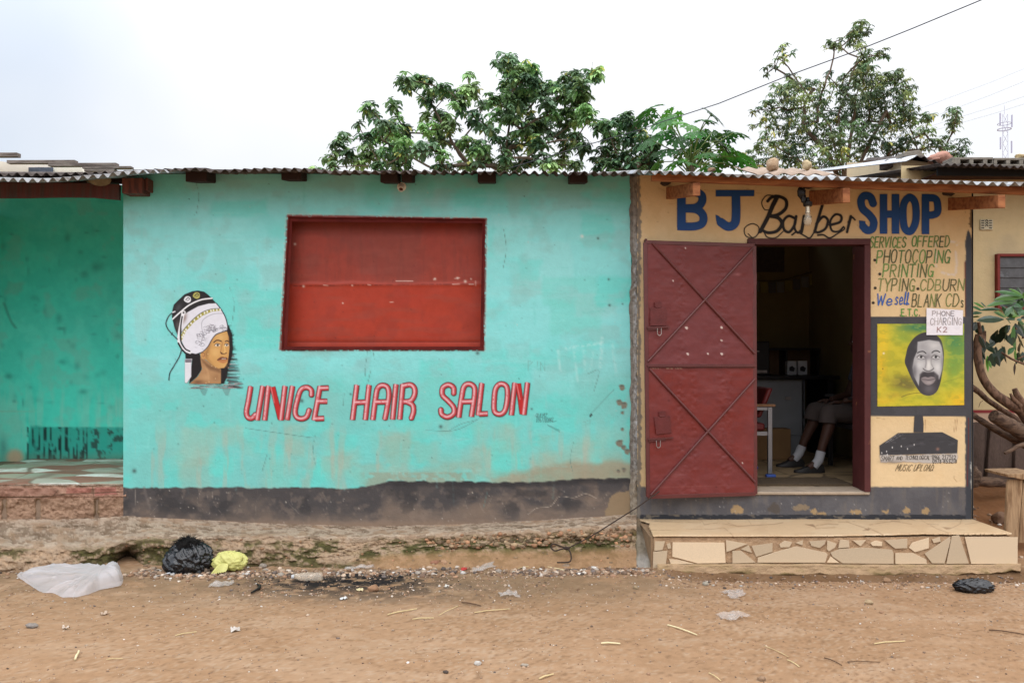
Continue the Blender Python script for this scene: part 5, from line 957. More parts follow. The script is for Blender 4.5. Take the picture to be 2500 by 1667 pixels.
for i, x in enumerate((3.12, 3.24)):
    bx = thing('carton', ['small white carton with a dark picture on it, left of a pair on the counter', 'small white carton with a dark picture on it, right of a pair on the counter'][i], 'box', (x, 2.44, 1.347), 'small cartons on the counter')
    m_ = MB(); m_.box(x - .05, 2.40, 1.347, x + .05, 2.48, 1.50); m_.build('box_body', M_WHT, bx, bevel=.002); m_ = MB(); m_.prism([(x - .03, 2.397, 1.39), (x + .02, 2.397, 1.38), (x + .035, 2.397, 1.42), (x, 2.397, 1.445), (x - .03, 2.397, 1.43)], [(x - .03, 2.399, 1.39), (x + .02, 2.399, 1.38), (x + .035, 2.399, 1.42), (x, 2.399, 1.445), (x - .03, 2.399, 1.43)]); m_.build('printed_picture', M_DKP, bx)
mo = thing('computer', 'black desktop computer on the counter beside the door edge', 'computer', (2.50, 2.35, 1.347))
a, b = P(1840, 833, 2.2), P(1879, 908, 2.2); m_ = MB(); m_.box(a.x - .12, 2.2, 1.347, b.x, 2.6, a.z); m_.build('case', M_DKP, mo, bevel=.01)
m_ = MB(); m_.box(a.x + .03, 2.194, 1.37, b.x - .03, 2.199, 1.40); m_.build('drive_cover', M_STL, mo); m_ = MB(); m_.box(a.x + .02, 2.195, 1.60, a.x + .06, 2.199, 1.612); m_.build('badge', M_STL, mo)
bag = MB(); bag.ball((2.66, 2.45, 1.44), (.09, .06, .10), 14, 10, .3, 3); tag(bag.build('carrier_bag', mat('red plastic bag', C(120, 34, 26), rough=.5)), 'crumpled red plastic bag on the counter beside the computer', 'bag')
m_ = MB(); a, b = P(1840, 1047, 1.9), P(1931, 1118, 1.9); m_.box(a.x - .2, 1.9, FL + .002, b.x, 2.08, a.z); bo = m_.build('cardboard_box', M_CARD, bevel=.004); tag(bo, 'tall brown cardboard box on the floor against the counter', 'box')
# posters and bunting on the back wall
a, b = P(2019, 658, 3.15), P(2076, 751, 3.15); m_ = MB(); m_.box(a.x, 3.146, b.z, b.x, 3.151, a.z); tag(m_.build('poster', mat('pale poster', C(170, 150, 146, .8), var=.1)), 'plain pale poster on the dark back wall inside the shop', 'poster')
m_ = MB(); a, b = P(1848, 604, 3.15), P(1915, 664, 3.15); m_.box(a.x, 3.148, b.z, b.x, 3.154, a.z); tag(m_.build('poster', mat('dark poster', C(70, 62, 58), var=.4, scale=20)), 'dark printed poster high on the back wall inside the shop', 'poster')
bu = thing('bunting', 'string of small pale paper flags across the back wall of the shop', 'bunting', P(1930, 690, 3.1))
m_ = MB(); lp_ = [P(1830 + i * 20, 684 + 8 * math.sin(i * .5) - i * 2.0, 3.08) for i in range(10)]; m_.tube(lp_, .003, 5); m_.build('string', M_DKP, bu)
for i in range(9):
    p = P(1845 + i * 20, 686 + 8 * math.sin(i * .5) - i * 2.0, 3.07); m_ = MB(); w = .045; m_.prism([(p.x - w, 3.07, p.z), (p.x - w * .9, 3.06, p.z - .13), (p.x + w, 3.065, p.z - .13), (p.x + w, 3.07, p.z)], [(p.x - w, 3.072, p.z), (p.x - w * .9, 3.062, p.z - .13), (p.x + w, 3.067, p.z - .13), (p.x + w, 3.072, p.z)])
    m_.build('flag', [mat('dusty flag', C(130, 128, 124, .8)), mat('yellow flag', C(150, 136, 70, .7)), mat('grey flag', C(96, 94, 92, .8))][i % 3], bu)
m_ = MB(); a = G(1842, 1187, FL); m_.box(xd0 + .04, .22, FL + .001, 2.88, .62, FL + .014); tag(m_.build('door_mat', mat('brown coir mat', C(84, 70, 54), rough=.98, var=.25, scale=60, bump=.8, bscale=200), bevel=.004), 'flat brown door mat on the tiles just inside the doorway', 'mat')
# chrome armchair half hidden by the door
ch = thing('chair', 'chrome framed chair with wooden armrest and dark red back inside the doorway', 'chair', (2.2, .75, FL))
M_CHR = mat('brushed chrome', C(130, 132, 138), rough=.3, metal=.85, var=.1); M_MARV = mat('dark red vinyl', C(88, 26, 26), rough=.45, var=.1); M_ARM = mat('brown armrest', C(120, 86, 58), rough=.5, var=.15)
Yc = .70; al = P(1886, 985, Yc); fb_ = P(1882, 1160, Yc); X1 = al.x - .025
for k, yy in enumerate((Yc, Yc + .52)):
    m_ = MB(); m_.box(X1 - .02, yy - .014, FL + .03, X1 + .02, yy + .014, al.z - .03); m_.build('leg', M_CHR, ch, bevel=.003)
    m_ = MB(); m_.box(X1 - .48, yy - .014, FL + .03, X1 - .44, yy + .014, al.z - .03); m_.build('leg', M_CHR, ch, bevel=.003)
    m_ = MB(); m_.box(X1 - .438, yy - .012, al.z - .06, X1 - .022, yy + .012, al.z - .03); zc = P(1840, 1058, Yc).z; m_.box(X1 - .438, yy - .012, zc - .018, X1 - .022, yy + .012, zc + .018); m_.build('side_rail', M_CHR, ch, bevel=.002)
    m_ = MB(); m_.box(X1 - .52, yy - .028, al.z - .028, X1 + .045, yy + .028, al.z - .004); m_.build('armrest', M_ARM, ch, bevel=.006)
    m_ = MB(); m_.box(X1 - .035, yy - .025, FL + .002, X1 + .05, yy + .025, FL + .028); m_.build('foot_cap', mat('blue cap', C(54, 80, 150), rough=.5), ch, bevel=.006)
zs = zc + .02; m_ = MB(); m_.box(X1 - .47, Yc + .03, zs, X1 - .03, Yc + .49, zs + .07); m_.build('seat', M_MARV, ch, bevel=.02)
m_ = MB(); b0_ = Vector((X1 - .06, 0, zs + .12)); b1_ = Vector((X1 + .05, 0, al.z + .14))
m_.hexa([(b0_.x - .05, Yc + .04, b0_.z), (b0_.x, Yc + .04, b0_.z), (b0_.x, Yc + .48, b0_.z), (b0_.x - .05, Yc + .48, b0_.z), (b1_.x - .05, Yc + .04, b1_.z), (b1_.x, Yc + .04, b1_.z), (b1_.x, Yc + .48, b1_.z), (b1_.x - .05, Yc + .48, b1_.z)]); m_.build('backrest', M_MARV, ch, bevel=.02)
# black chair that the man sits on
bc = thing('chair', 'black wooden armchair carrying the seated man behind the door jamb', 'chair', (3.4, 1.2, FL))
for x, y in ((3.19, .92), (3.19, 1.50), (3.57, .92), (3.57, 1.50)):
    m_ = MB(); m_.box(x - .02, y - .02, FL + .001, x + .02, y + .02, FL + (.68 if x > 3.3 else .66)); m_.build('leg', M_DKP, bc, bevel=.003)
m_ = MB(); m_.box(3.17, .95, FL + .40, 3.58, 1.47, FL + .45); m_.build('seat', M_DKP, bc, bevel=.01)
for y in (.92, 1.50):
    m_ = MB(); m_.box(3.13, y - .03, FL + .662 + .02, 3.585, y + .03, FL + .71); m_.build('armrest', M_DKP, bc, bevel=.008)
m_ = MB(); m_.box(3.555, .955, FL + .5, 3.585, 1.465, FL + .95); m_.build('backrest', M_DKP, bc, bevel=.01)
# seated man: one continuous body, clothes as children
man = thing('person', 'seated person in grey shorts and white socks, legs seen through the doorway', 'person', (3.3, 1.2, FL))
M_SKIN = mat('brown skin', C(62, 39, 30), rough=.6, var=.08, bump=.05); M_SHORT = mat('grey shorts cloth', C(66, 58, 56), rough=.9, var=.1, bump=.3, bscale=120); M_SHIRT = mat('dark shirt', C(60, 64, 74), rough=.9); M_SHOE = mat('dark shoe', C(34, 32, 32), rough=.5); M_SOCK = mat('white sock', C(160, 160, 165, .9), rough=.9, bump=.3, bscale=150); M_HAIR = mat('black hair', C(20, 17, 16), rough=.95, bump=.8, bscale=200)
hipN, hipF = Vector((3.38, 1.12, FL + .53)), Vector((3.38, 1.32, FL + .53)); kN, kF = Vector((2.985, 1.0, FL + .56)), Vector((2.99, 1.36, FL + .56)); aN, aF = Vector((2.865, .96, FL + .11)), Vector((2.83, 1.38, FL + .12))
ch_, nk, hd = Vector((3.43, 1.22, FL + .93)), Vector((3.41, 1.22, FL + 1.07)), Vector((3.375, 1.22, FL + 1.20))
b = MB()
for hp, kn, an in ((hipN, kN, aN), (hipF, kF, aF)):
    b.tube([hp, hp.lerp(kn, .5), kn], [.088, .075, .058], 12); b.ball(kn, .058, 12, 8); b.tube([kn, kn.lerp(an, .28) + Vector((.02, 0, 0)), kn.lerp(an, .7), an], [.054, .056, .040, .034], 12); b.ball(an, .036, 10, 7); b.ball(hp, .095, 12, 8)
    b.tube([an, an + Vector((-.10, -.01, -.06))], [.036, .03], 10)
b.tube([Vector((3.40, 1.22, FL + .50)), Vector((3.43, 1.22, FL + .72)), ch_, nk], [.125, .12, .13, .06], 14); b.tube([ch_ + Vector((0, 0, .12)), hd], [.05, .052], 10)
b.ball(hd + Vector((-.01, 0, .03)), (.092, .076, .115), 18, 14); b.ball(hd + Vector((-.05, 0, -.04)), (.05, .055, .05), 12, 9); b.tube([hd + Vector((-.095, 0, .045)), hd + Vector((-.112, 0, -.002))], [.010, .018], 8)
for s in (-1, 1):
    b.ball(hd + Vector((.005, s * .078, .015)), (.02, .012, .03), 8, 6); sh_ = ch_ + Vector((0, s * .17, .06)); el = ch_ + Vector((-.08, s * .23, -.22)); wr = ch_ + Vector((-.29, s * .15, -.265)); b.ball(sh_, .062, 12, 8); b.tube([ch_ + Vector((0, s * .1, .05)), sh_], .06, 10); b.tube([sh_, el], [.052, .042], 10); b.ball(el, .042, 10, 7); b.tube([el, wr], [.040, .027], 10)
    pm = wr + Vector((-.055, 0, -.012)); b.ball(pm, (.05, .038, .02), 12, 8)
    for k, (dy, ln) in enumerate([(-.030, .055), (-.010, .068), (.010, .064), (.029, .050)]):
        f0 = pm + Vector((-.035, dy, 0)); f1 = f0 + Vector((-ln * .6, 0, -.012)); b.tube([f0, f1, f1 + Vector((-ln * .25, 0, -.03))], [.0095, .009, .008], 8)
    b.tube([wr + Vector((-.03, -s * .03, 0)), pm + Vector((-.01, -s * .055, -.015)), pm + Vector((-.04, -s * .06, -.03))], [.012, .010, .009], 8)
bo = b.build('body', M_SKIN, man); rm = bo.modifiers.new('skin', 'REMESH'); rm.mode = 'VOXEL'; rm.voxel_size = .007; rm.use_smooth_shade = True; sm_ = bo.modifiers.new('smooth', 'SMOOTH'); sm_.factor = .5; sm_.iterations = 3
def cloth(name, f, m):
    q = MB(); f(q); o = q.build(name, m, man); r = o.modifiers.new('cloth', 'REMESH'); r.mode = 'VOXEL'; r.voxel_size = .008; r.use_smooth_shade = True; s = o.modifiers.new('smooth', 'SMOOTH'); s.factor = .5; s.iterations = 4; return o
def f_sh(q):
    for hp, kn, an in ((hipN, kN, aN), (hipF, kF, aF)):
        q.tube([hp + Vector((.02, 0, 0)), hp.lerp(kn, .5), kn + Vector((-.012, 0, 0))], [.115, .094, .080], 14); q.tube([kn + Vector((-.015, 0, .01)), kn.lerp(an, .22)], [.078, .082], 14); q.ball(kn + Vector((-.012, 0, 0)), .079, 14, 10); q.ball(hp, .115, 12, 9)
    q.tube([Vector((3.40, 1.22, FL + .50)), Vector((3.42, 1.22, FL + .66))], [.14, .135], 14)
cloth('shorts', f_sh, M_SHORT)
def f_t(q):
    q.tube([Vector((3.42, 1.22, FL + .62)), Vector((3.43, 1.22, FL + .78)), ch_, ch_ + Vector((-.005, 0, .11))], [.138, .135, .145, .075], 16)
    for s in (-1, 1): q.tube([ch_ + Vector((0, s * .1, .05)), ch_ + Vector((0, s * .17, .06)), ch_ + Vector((-.04, s * .205, -.09))], [.075, .073, .062], 12)
cloth('shirt', f_t, M_SHIRT)
q = MB(); q.ball(hd + Vector((.012, 0, .055)), (.092, .083, .105), 16, 12, .03); q.build('hair', M_HAIR, man)
for s in (-1, 1):
    q = MB(); q.ball(hd + Vector((-.088, s * .03, .03)), (.011, .014, .010), 10, 8); q.build('eye', M_WHT, man)
for (kn, an, yaw) in ((kN, aN, -.12), (kF, aF, .05)):
    q = MB(); q.tube([kn.lerp(an, .80), an + Vector((0, 0, .01)), an + Vector((-.05, 0, -.05))], [.044, .044, .042], 12); q.build('sock', M_SOCK, man)
    q = MB(); z0 = FL + .003; n = 22; o1, o2, o3 = [], [], []
    for k in range(n):
        t = 2 * math.pi * k / n; lx = math.cos(t); w = .042 + .012 * (-lx); px = an.x - .085 + .145 * lx; py = an.y + yaw * (-.1) + w * math.sin(t) + yaw * .3 * (lx + .2) * .145
        hgt = .075 if lx > .1 else .075 - .045 * min(1, (-lx + .1) / 1.0); o1.append((px, py, z0)); o2.append((px, py, z0 + .022)); o3.append((an.x - .075 + .118 * lx, an.y + yaw * .3 * lx * .145 + w * .72 * math.sin(t), z0 + hgt))
    q.add(o1 + o2 + o3, [tuple(range(n))[::-1], tuple(range(2 * n, 3 * n))] + [(i, (i + 1) % n, n + (i + 1) % n, n + i) for i in range(n)] + [(n + i, n + (i + 1) % n, 2 * n + (i + 1) % n, 2 * n + i) for i in range(n)]); q.build('shoe', M_SHOE, man, smooth=60)

# ---------------------------------------------------------------- neighbouring buildings
house = thing('house', 'cream house at the right edge with red window frame and small wall vent', 'house', (5.2, 2.2, 0))
xs, ys = np.linspace(2200, 2700, 150), np.linspace(405, 1260, 200); X, Y = np.meshgrid(xs, ys); cv = Canvas(X, Y, (206, 184, 140)); n1 = fbm(X / 90, Y / 90, 601, 5); cv.mask(ss(.45, .65, n1) * .4, (190, 170, 132)); cv.mask(ss(1008, 1010, Y) * .9, (190, 158, 136)); cv.mask(((Y > 1001) & (Y < 1009)) * 1.0, (132, 40, 44)); cv.mask(ss(1080, 1200, Y) * .6, (150, 110, 84))
cv.mask(((X > 2400) & (Y < 640)) * ss(.4, .6, n1) * .3, (170, 156, 130))
grid_obj('wall', pix_pts(X, Y, 2.2, lambda a, b: (fbm(a / 60, b / 60, 603, 3) - .5) * .015), M_WALL, house, cv, gain=.86)
m_ = MB(); m_.box(3.9, 2.22, 0, 8, 6.2, 3.46); m_.build('house_body', M_CREAM, house)
hr = corrugated('roof', [P(2290, 403, 1.55), P(2400, 405, 1.55), P(2760, 412, 1.55)], 4.6, 9, M_OLDZ, house, seed=31)
m_ = MB(); m_.beam(P(2288, 419, 1.75), P(2770, 424, 1.75), .03, .085); m_.build('eave_shade_strip', mat('black eave shade', C(20, 20, 22), rough=.8), house)  # black strip standing in for the shaded underside of the eave
m_ = MB(); a, b = P(2300, 427, 1.78), P(2720, 427, 2.2); m_.box(a.x, 1.78, 3.47, 7.0, 2.19, 3.482); m_.build('soffit', M_DWOOD, house)
wn = MB(); a, b = P(2432, 620, 2.17), P(2660, 756, 2.17); t = .03
wn.box(a.x, 2.145, b.z, a.x + t, 2.20, a.z); wn.box(a.x + t, 2.145, a.z - t, b.x, 2.20, a.z); wn.box(a.x + t, 2.145, b.z, b.x, 2.20, b.z + t); wo = wn.build('window', mat('dark red frame', C(112, 34, 26), rough=.5, var=.15), house, bevel=.003)
g = MB()
for k in range(5):
    z1 = a.z - t - k * (a.z - b.z - 2 * t) / 5; z0 = z1 - (a.z - b.z - 2 * t) / 5 - .01; g.hexa([(a.x + t, 2.160, z0), (b.x, 2.160, z0), (b.x, 2.163, z0), (a.x + t, 2.163, z0), (a.x + t, 2.172, z1), (b.x, 2.172, z1), (b.x, 2.175, z1), (a.x + t, 2.175, z1)])
g.build('louvre_glass', mat('dusty louvre glass', C(84, 84, 86), rough=.6, var=.25, scale=14, spec=.2, col2=C(120, 124, 128), mixs=9, mixpos=(.6, .72), bump=0), wo)
vt = MB(); a, b = P(2394, 536, 2.18), P(2425, 561, 2.18); vt.box(a.x, 2.182, b.z, b.x, 2.198, a.z); vo = vt.build('vent', mat('cream vent block', C(196, 186, 158, .9), var=.1), house, bevel=.003)
q = MB(); hh_ = a.z - b.z; ww = b.x - a.x
for k in range(4):
    z = b.z + hh_ * (.14 + .235 * k)
    for x0, x1 in ((.06, .28), (.68, .90)): q.box(a.x + ww * x0, 2.178, z, a.x + ww * x1, 2.1815, z + .010)
    if k: q.beam((a.x + ww * .36, 2.179, z - .005), (a.x + ww * .48, 2.179, z + .016), .005, .008, (0, 1, 0)); q.beam((a.x + ww * .48, 2.179, z + .016), (a.x + ww * .60, 2.179, z - .005), .005, .008, (0, 1, 0))
q.build('vent_slot', M_DKP, vo)
M_BLK2 = mat('grey concrete block', C(128, 122, 112), rough=.95, var=.25, scale=25, bump=.6, bscale=120)
for i, x0 in enumerate((2325, 2427)):
    a, b = P(x0, 384 + i * 1.5, 1.75), P(x0 + 100, 404 + i * 1.5, 1.75); q = MB(); h = a.z - b.z; w = b.x - a.x; D_ = .19
    q.box(a.x, 1.75, b.z, b.x, 1.75 + D_, b.z + h * .22); q.box(a.x, 1.75, a.z - h * .28, b.x, 1.75 + D_, a.z)
    for k, (u0, u1) in enumerate([(0, .22 if i == 0 else .06), (.44, .52), (.78, .86)] if False else [(0, .20 if i == 0 else .1), (.42, .52), (.76, .86), (.985, 1)] if i == 0 else [(0, .08), (.30, .40), (.62, .72), (.94, 1)]): q.box(a.x + w * u0, 1.751, b.z + h * .221, a.x + w * u1, 1.75 + D_ - .001, a.z - h * .281)
    q.box(a.x + .001, 1.75 + D_ - .03, b.z + h * .222, b.x - .001, 1.75 + D_ - .002, a.z - h * .282)
    tag(q.build('hollow_block', M_BLK2, bevel=.004), ['grey hollow concrete block lying on the cream house roof, the one nearer the trees', 'grey hollow concrete block lying on the cream house roof at the picture edge'][i], 'block', 'hollow blocks weighing down the roof')
# cream outhouse behind the shop
oh = thing('outhouse', 'small cream rendered building behind the barber shop roof with a metal sheet roof', 'building', (4.6, 4.5, 0))
M_CR2 = mat('pale cream render', C(222, 202, 166, .95), rough=.85, var=.06, scale=3, bump=.1)
A1, A2, A3 = P(2202, 398, 3.0), P(2281, 400, 3.0), P(2092, 412, 6.2); q = MB()
q.hexa([(A1.x, 3, 0), (A2.x, 3, 0), (A2.x + .3, 6.2, 0), (A3.x, 6.2, 0), (A1.x, 3, A1.z + .05), (A2.x, 3, A2.z + .0), (A2.x + .3, 6.2, A3.z + .1), (A3.x, 6.2, A3.z + .02)]); q.build('wall', M_CR2, oh)
L0, L1, U0, U1, R0 = P(2213, 395, 2.75), P(1925, 428, 6.9), P(2240, 381, 2.8), P(1965, 420, 6.9), P(2300, 402, 2.7)
q = MB(); q.add([L0, L1, U1, U0], [(0, 1, 2, 3)]); ro = q.build('roof_sheet', mat('pale galvanised sheet', C(200, 204, 210), rough=.35, metal=.6, var=.1), oh); so2 = ro.modifiers.new('t', 'SOLIDIFY'); so2.thickness = .012
corrugated('roof', [U0 + Vector((-.08, 0, -.035)), U0 + Vector((.02, 0, .0)), R0], 3.4, 13.6, M_OLDZ, oh, wl=.09, amp=.016, seed=41, skew=.95)
q = MB(); a = P(2172, 400, 3.55); q.box(a.x - .06, 3.5, a.z - .05, a.x + .04, 3.7, a.z + .04); q.build('purlin_end', M_GWOOD, oh)
def stone(name, px, py, Y, r, col, label, cat='stone', seed=1, group=None, jit=.22):
    c = P(px, py, Y); q = MB(); q.ball(c, r, 16, 12, jit, seed); m = mat('stone ' + str(col), C(*col), rough=.95, var=.25, scale=20, bump=.7, bscale=60, col2=C(*[v * .78 for v in col]), mixs=9); return tag(q.build(name, m, smooth=50), label, cat, group)
GS = 'stones weighing down the roof sheets'
stone('stone', 1885, 402, 2.4, (.062, .06, .075), (176, 150, 122), 'tall pale brown stone on the barber shop roof left of the outhouse', seed=3, group=GS)
stone('stone', 1971, 404, 2.4, (.055, .06, .052), (190, 172, 138), 'squat yellowish stone on the barber shop roof nearest the outhouse', seed=5, group=GS)
stone('stone', 1738, 415, 1.5, (.036, .04, .022), (150, 122, 98), 'small flat brown stone on the barber shop roof before the papaya tree', seed=7, group=GS)
stone('stone', 2296, 388, 2.9, (.135, .10, .065), (178, 132, 116), 'long reddish stone on top of the cream outhouse roof', seed=9, group=GS)
q = MB(); a, b = P(2206, 367, 3.1), P(2260, 382, 3.1); q.hexa([(a.x, 3.1, b.z), (b.x, 3.1, b.z), (b.x, 3.3, b.z), (a.x, 3.3, b.z), (a.x + .005, 3.1, a.z - .02), (b.x - .07, 3.1, a.z + .005), (b.x - .07, 3.3, a.z), (a.x + .005, 3.3, a.z - .02)]); tag(q.build('block', M_BLK2, bevel=.008), 'grey concrete block on the ridge of the cream outhouse', 'block')
stone('stone', 2492, 383, 1.9, (.06, .05, .03), (190, 170, 130), 'pale stone on top of the hollow block at the picture edge', seed=11, group=GS)
corr = corrugated('roofing_sheet', [P(1838, 425, 2.1), P(2050, 427, 2.1)], .75, 17.5, mat('tan asbestos sheet', C(160, 140, 124), rough=.9, var=.2, scale=9), None, wl=.17, amp=.014, seed=44, thick=.008)
tag(corr, 'loose tan corrugated roofing sheet lying on the barber shop roof under two stones', 'roofing sheet')
# stepped planks and pale wall of the building behind the porch
rh = thing('rear_house', 'pale walled building behind the porch with stepped grey planks on its gable', 'house', (-5.5, 3, 0))
q = MB(); f = [P(x, y, 3.0) for x, y in [(-160, 390), (0, 394), (30, 398), (70, 402), (120, 400), (118, 408), (198, 409), (206, 425), (206, 470), (-160, 470)]]; q.prism(f[::-1], [v + Vector((0, .2, 0)) for v in f[::-1]]); q.build('wall', mat('whitewashed render', C(222, 214, 202, 1.0), rough=.9, var=.12, scale=3, col2=C(168, 146, 124), mixs=4, mixpos=(.57, .66)), rh)
q = MB(); a, b = P(70, 409, 2.98), P(128, 422, 2.98); q.box(a.x, 2.975, b.z, b.x, 2.996, a.z); q.build('patch', mat('blue grey patch', C(84, 90, 104), var=.4, scale=14), rh)
for i, (x0, x1, y0, y1) in enumerate([(-180, 41, 373, 383), (16, 182, 391, 399), (117, 283, 398, 406), (200, 319, 406, 412), (205, 279, 413, 419)]):
    a, b = P(x0, y0, 2.75), P(x1, y1, 2.75); q = MB(); q.hexa([(a.x, 2.75, b.z), (b.x, 2.75, b.z + .004), (b.x, 2.83, b.z + .004), (a.x, 2.83, b.z + .004), (a.x, 2.75, a.z), (b.x, 2.75, a.z + .003), (b.x, 2.83, a.z + .004), (a.x, 2.83, a.z + .004)]); q.build('plank', M_GWOOD, rh, bevel=.003)
q = MB(); q.box(-9, 3.2, 0, -4.4, 7, 3.3); q.build('house_body', M_CREAM, rh)
# ---------------------------------------------------------------- trees
M_LEAF = mat('tree leaf', attr=True, rough=.5, var=.15, scale=3, bump=0, spec=.3, trans=.28)
M_BARK = mat('grey brown bark', C(98, 84, 72), rough=.95, var=.3, scale=14, bump=.6, bscale=60, streak=(6, 6, 1.5))
def leaf(mb, p, d, L, wd, droop, col, fold=.35):
    d = Vector(d).normalized(); up = Vector((0, 0, 1)); s = d.cross(up)
    if s.length < .05: s = Vector((1, 0, 0))
    s.normalize(); n = s.cross(d); p = Vector(p)
    m1 = p + d * L * .5 - up * droop * L * .18; m2 = p + d * L * (1 - .15 * droop) - up * droop * L * .62; q = p + d * L * .42 - up * droop * L * .12
    e1 = q + s * wd * L * .5 - n * fold * wd * L * .4; e2 = q - s * wd * L * .5 - n * fold * wd * L * .4; r = p + d * L * .75 - up * droop * L * .36; g1 = r + s * wd * L * .36 - n * fold * wd * L * .3; g2 = r - s * wd * L * .36 - n * fold * wd * L * .3
    mb.add([p, m1, m2, e1, e2, g1, g2], [(0, 3, 1), (0, 1, 4), (3, 5, 1), (1, 6, 4), (5, 2, 1), (1, 2, 6)], col)
def crown_tree(name, label, base, clumps, Yc, spread, L, wd, dens, pal, seed, zoomf, trunk_r, hubs=(), fruit=0):
    r = random.Random(seed); root = thing(name, label, 'tree', base); lf = MB(); nodes = [(Vector(base), None)]; top = []
    cl = []
    for (zx, zy, zr) in clumps:
        px, py, s = zoomf(zx, zy); Y = Yc + r.uniform(-1, 1) * spread; c = P(px, py, Y); cl.append((c, zr * s * (Y - CAMY) / F))
    cx = sum(c.x for c, _ in cl) / len(cl); b0 = Vector(base); low = min(c.z for c, _ in cl)
    par = [None]; pts = [b0]; t1 = Vector((b0.x + .15, b0.y, low * .55)); t2 = Vector((b0.x * .5 + cx * .5, b0.y, low * .92)); pts += [t1, t2]; par += [0, 1]
    for h in hubs: 
        px, py, s = zoomf(*h[:2]); pts.append(P(px, py, Yc + h[2])); par.append(2)
    st = len(pts)
    for c, rr in sorted(cl, key=lambda q: (q[0] - t2).length):
        best = min(range(2, len(pts)), key=lambda i: (pts[i] - c).length * (1.0 if pts[i].z < c.z + .1 else 1.7) + (pts[i] - t2).length * .25)
        pts.append(c - Vector((0, 0, rr * .35))); par.append(best)
    cnt = [1] * len(pts)
    for i in range(len(pts) - 1, 0, -1): cnt[par[i]] += cnt[i]
    wood = MB()
    for i in range(1, len(pts)):
        a, b = pts[par[i]], pts[i]; k = trunk_r / math.sqrt(cnt[0]) * (1 if i < 3 else .55); mid = a.lerp(b, .5) + Vector((r.uniform(-.1, .1), r.uniform(-.1, .1), r.uniform(-.05, .10))) * (b - a).length
        ra, rb = max(.009, k * math.sqrt(cnt[i]) * 1.0), max(.006, k * math.sqrt(max(cnt[i] - 1, 1)) * .9); wood.tube([a, mid, b], [ra, (ra + rb) / 2, rb], 7 if ra > .03 else 5)
    wood.build('trunk', M_BARK, root)
    for c, rr in cl:
        nt_ = max(3, int(dens * (rr / .19) ** 2)); shade = r.uniform(.8, 1.2); pick = r.choice(pal) if r.random() < .5 else None
        for k in range(nt_):
            while True:
                v = Vector((r.uniform(-1, 1), r.uniform(-1, 1), r.uniform(-1, 1)))
                if v.length < 1: break
            p = c + Vector((v.x * rr * 1.0, v.y * rr * 1.4, v.z * rr * .9)); base_col = pick or r.choice(pal); nl = r.randint(6, 9); a0 = r.uniform(0, 6.28); young = r.random() < .05
            for j in range(nl):
                a = a0 + 2 * math.pi * j / nl + r.uniform(-.3, .3); el = r.uniform(-.35, .55); d = Vector((math.cos(a) * math.cos(el), math.sin(a) * math.cos(el), math.sin(el))); s = 1.36 * shade * r.uniform(.75, 1.25)
                bc = (150, 150, 70) if young and r.random() < .6 else base_col; g_ = sum(bc) / 3; leaf(lf, p, d, L * r.uniform(.55, 1.2), wd * r.uniform(.8, 1.15), r.uniform(.6, 1.5), tuple(min(255, (x * .78 + g_ * .22) * s) for x in bc))
    lf.build('crown', M_LEAF, root, smooth=0)
    if fruit:
        M_FR = mat('green fruit skin', C(92, 104, 56), rough=.5, var=.2, scale=20)
        for k in range(fruit):
            c, rr = r.choice(cl); q = MB(); p = c + Vector((r.uniform(-.8, .8) * rr, -rr * .9, -rr * r.uniform(.5, 1.0))); q.lathe([(0, .06), (.014, .05), (.022, .02), (.036, -.02), (.034, -.05), (.018, -.072), (0, -.078)], p, (0, 0, 1), 10); q.tube([p + Vector((0, 0, .055)), p + Vector((.01, .02, .16))], .003, 4); q.build('fruit', M_FR, root)
    return root
z1 = lambda x, y: (760 + x / 2.94, 100 + y / 2.94, 1 / 2.94)
z2 = lambda x, y: (1500 + x / 2.352, y / 2.352, 1 / 2.352)
PAL1 = [(66, 96, 58), (78, 112, 66), (56, 86, 58), (94, 128, 74), (80, 106, 78), (108, 136, 80)]
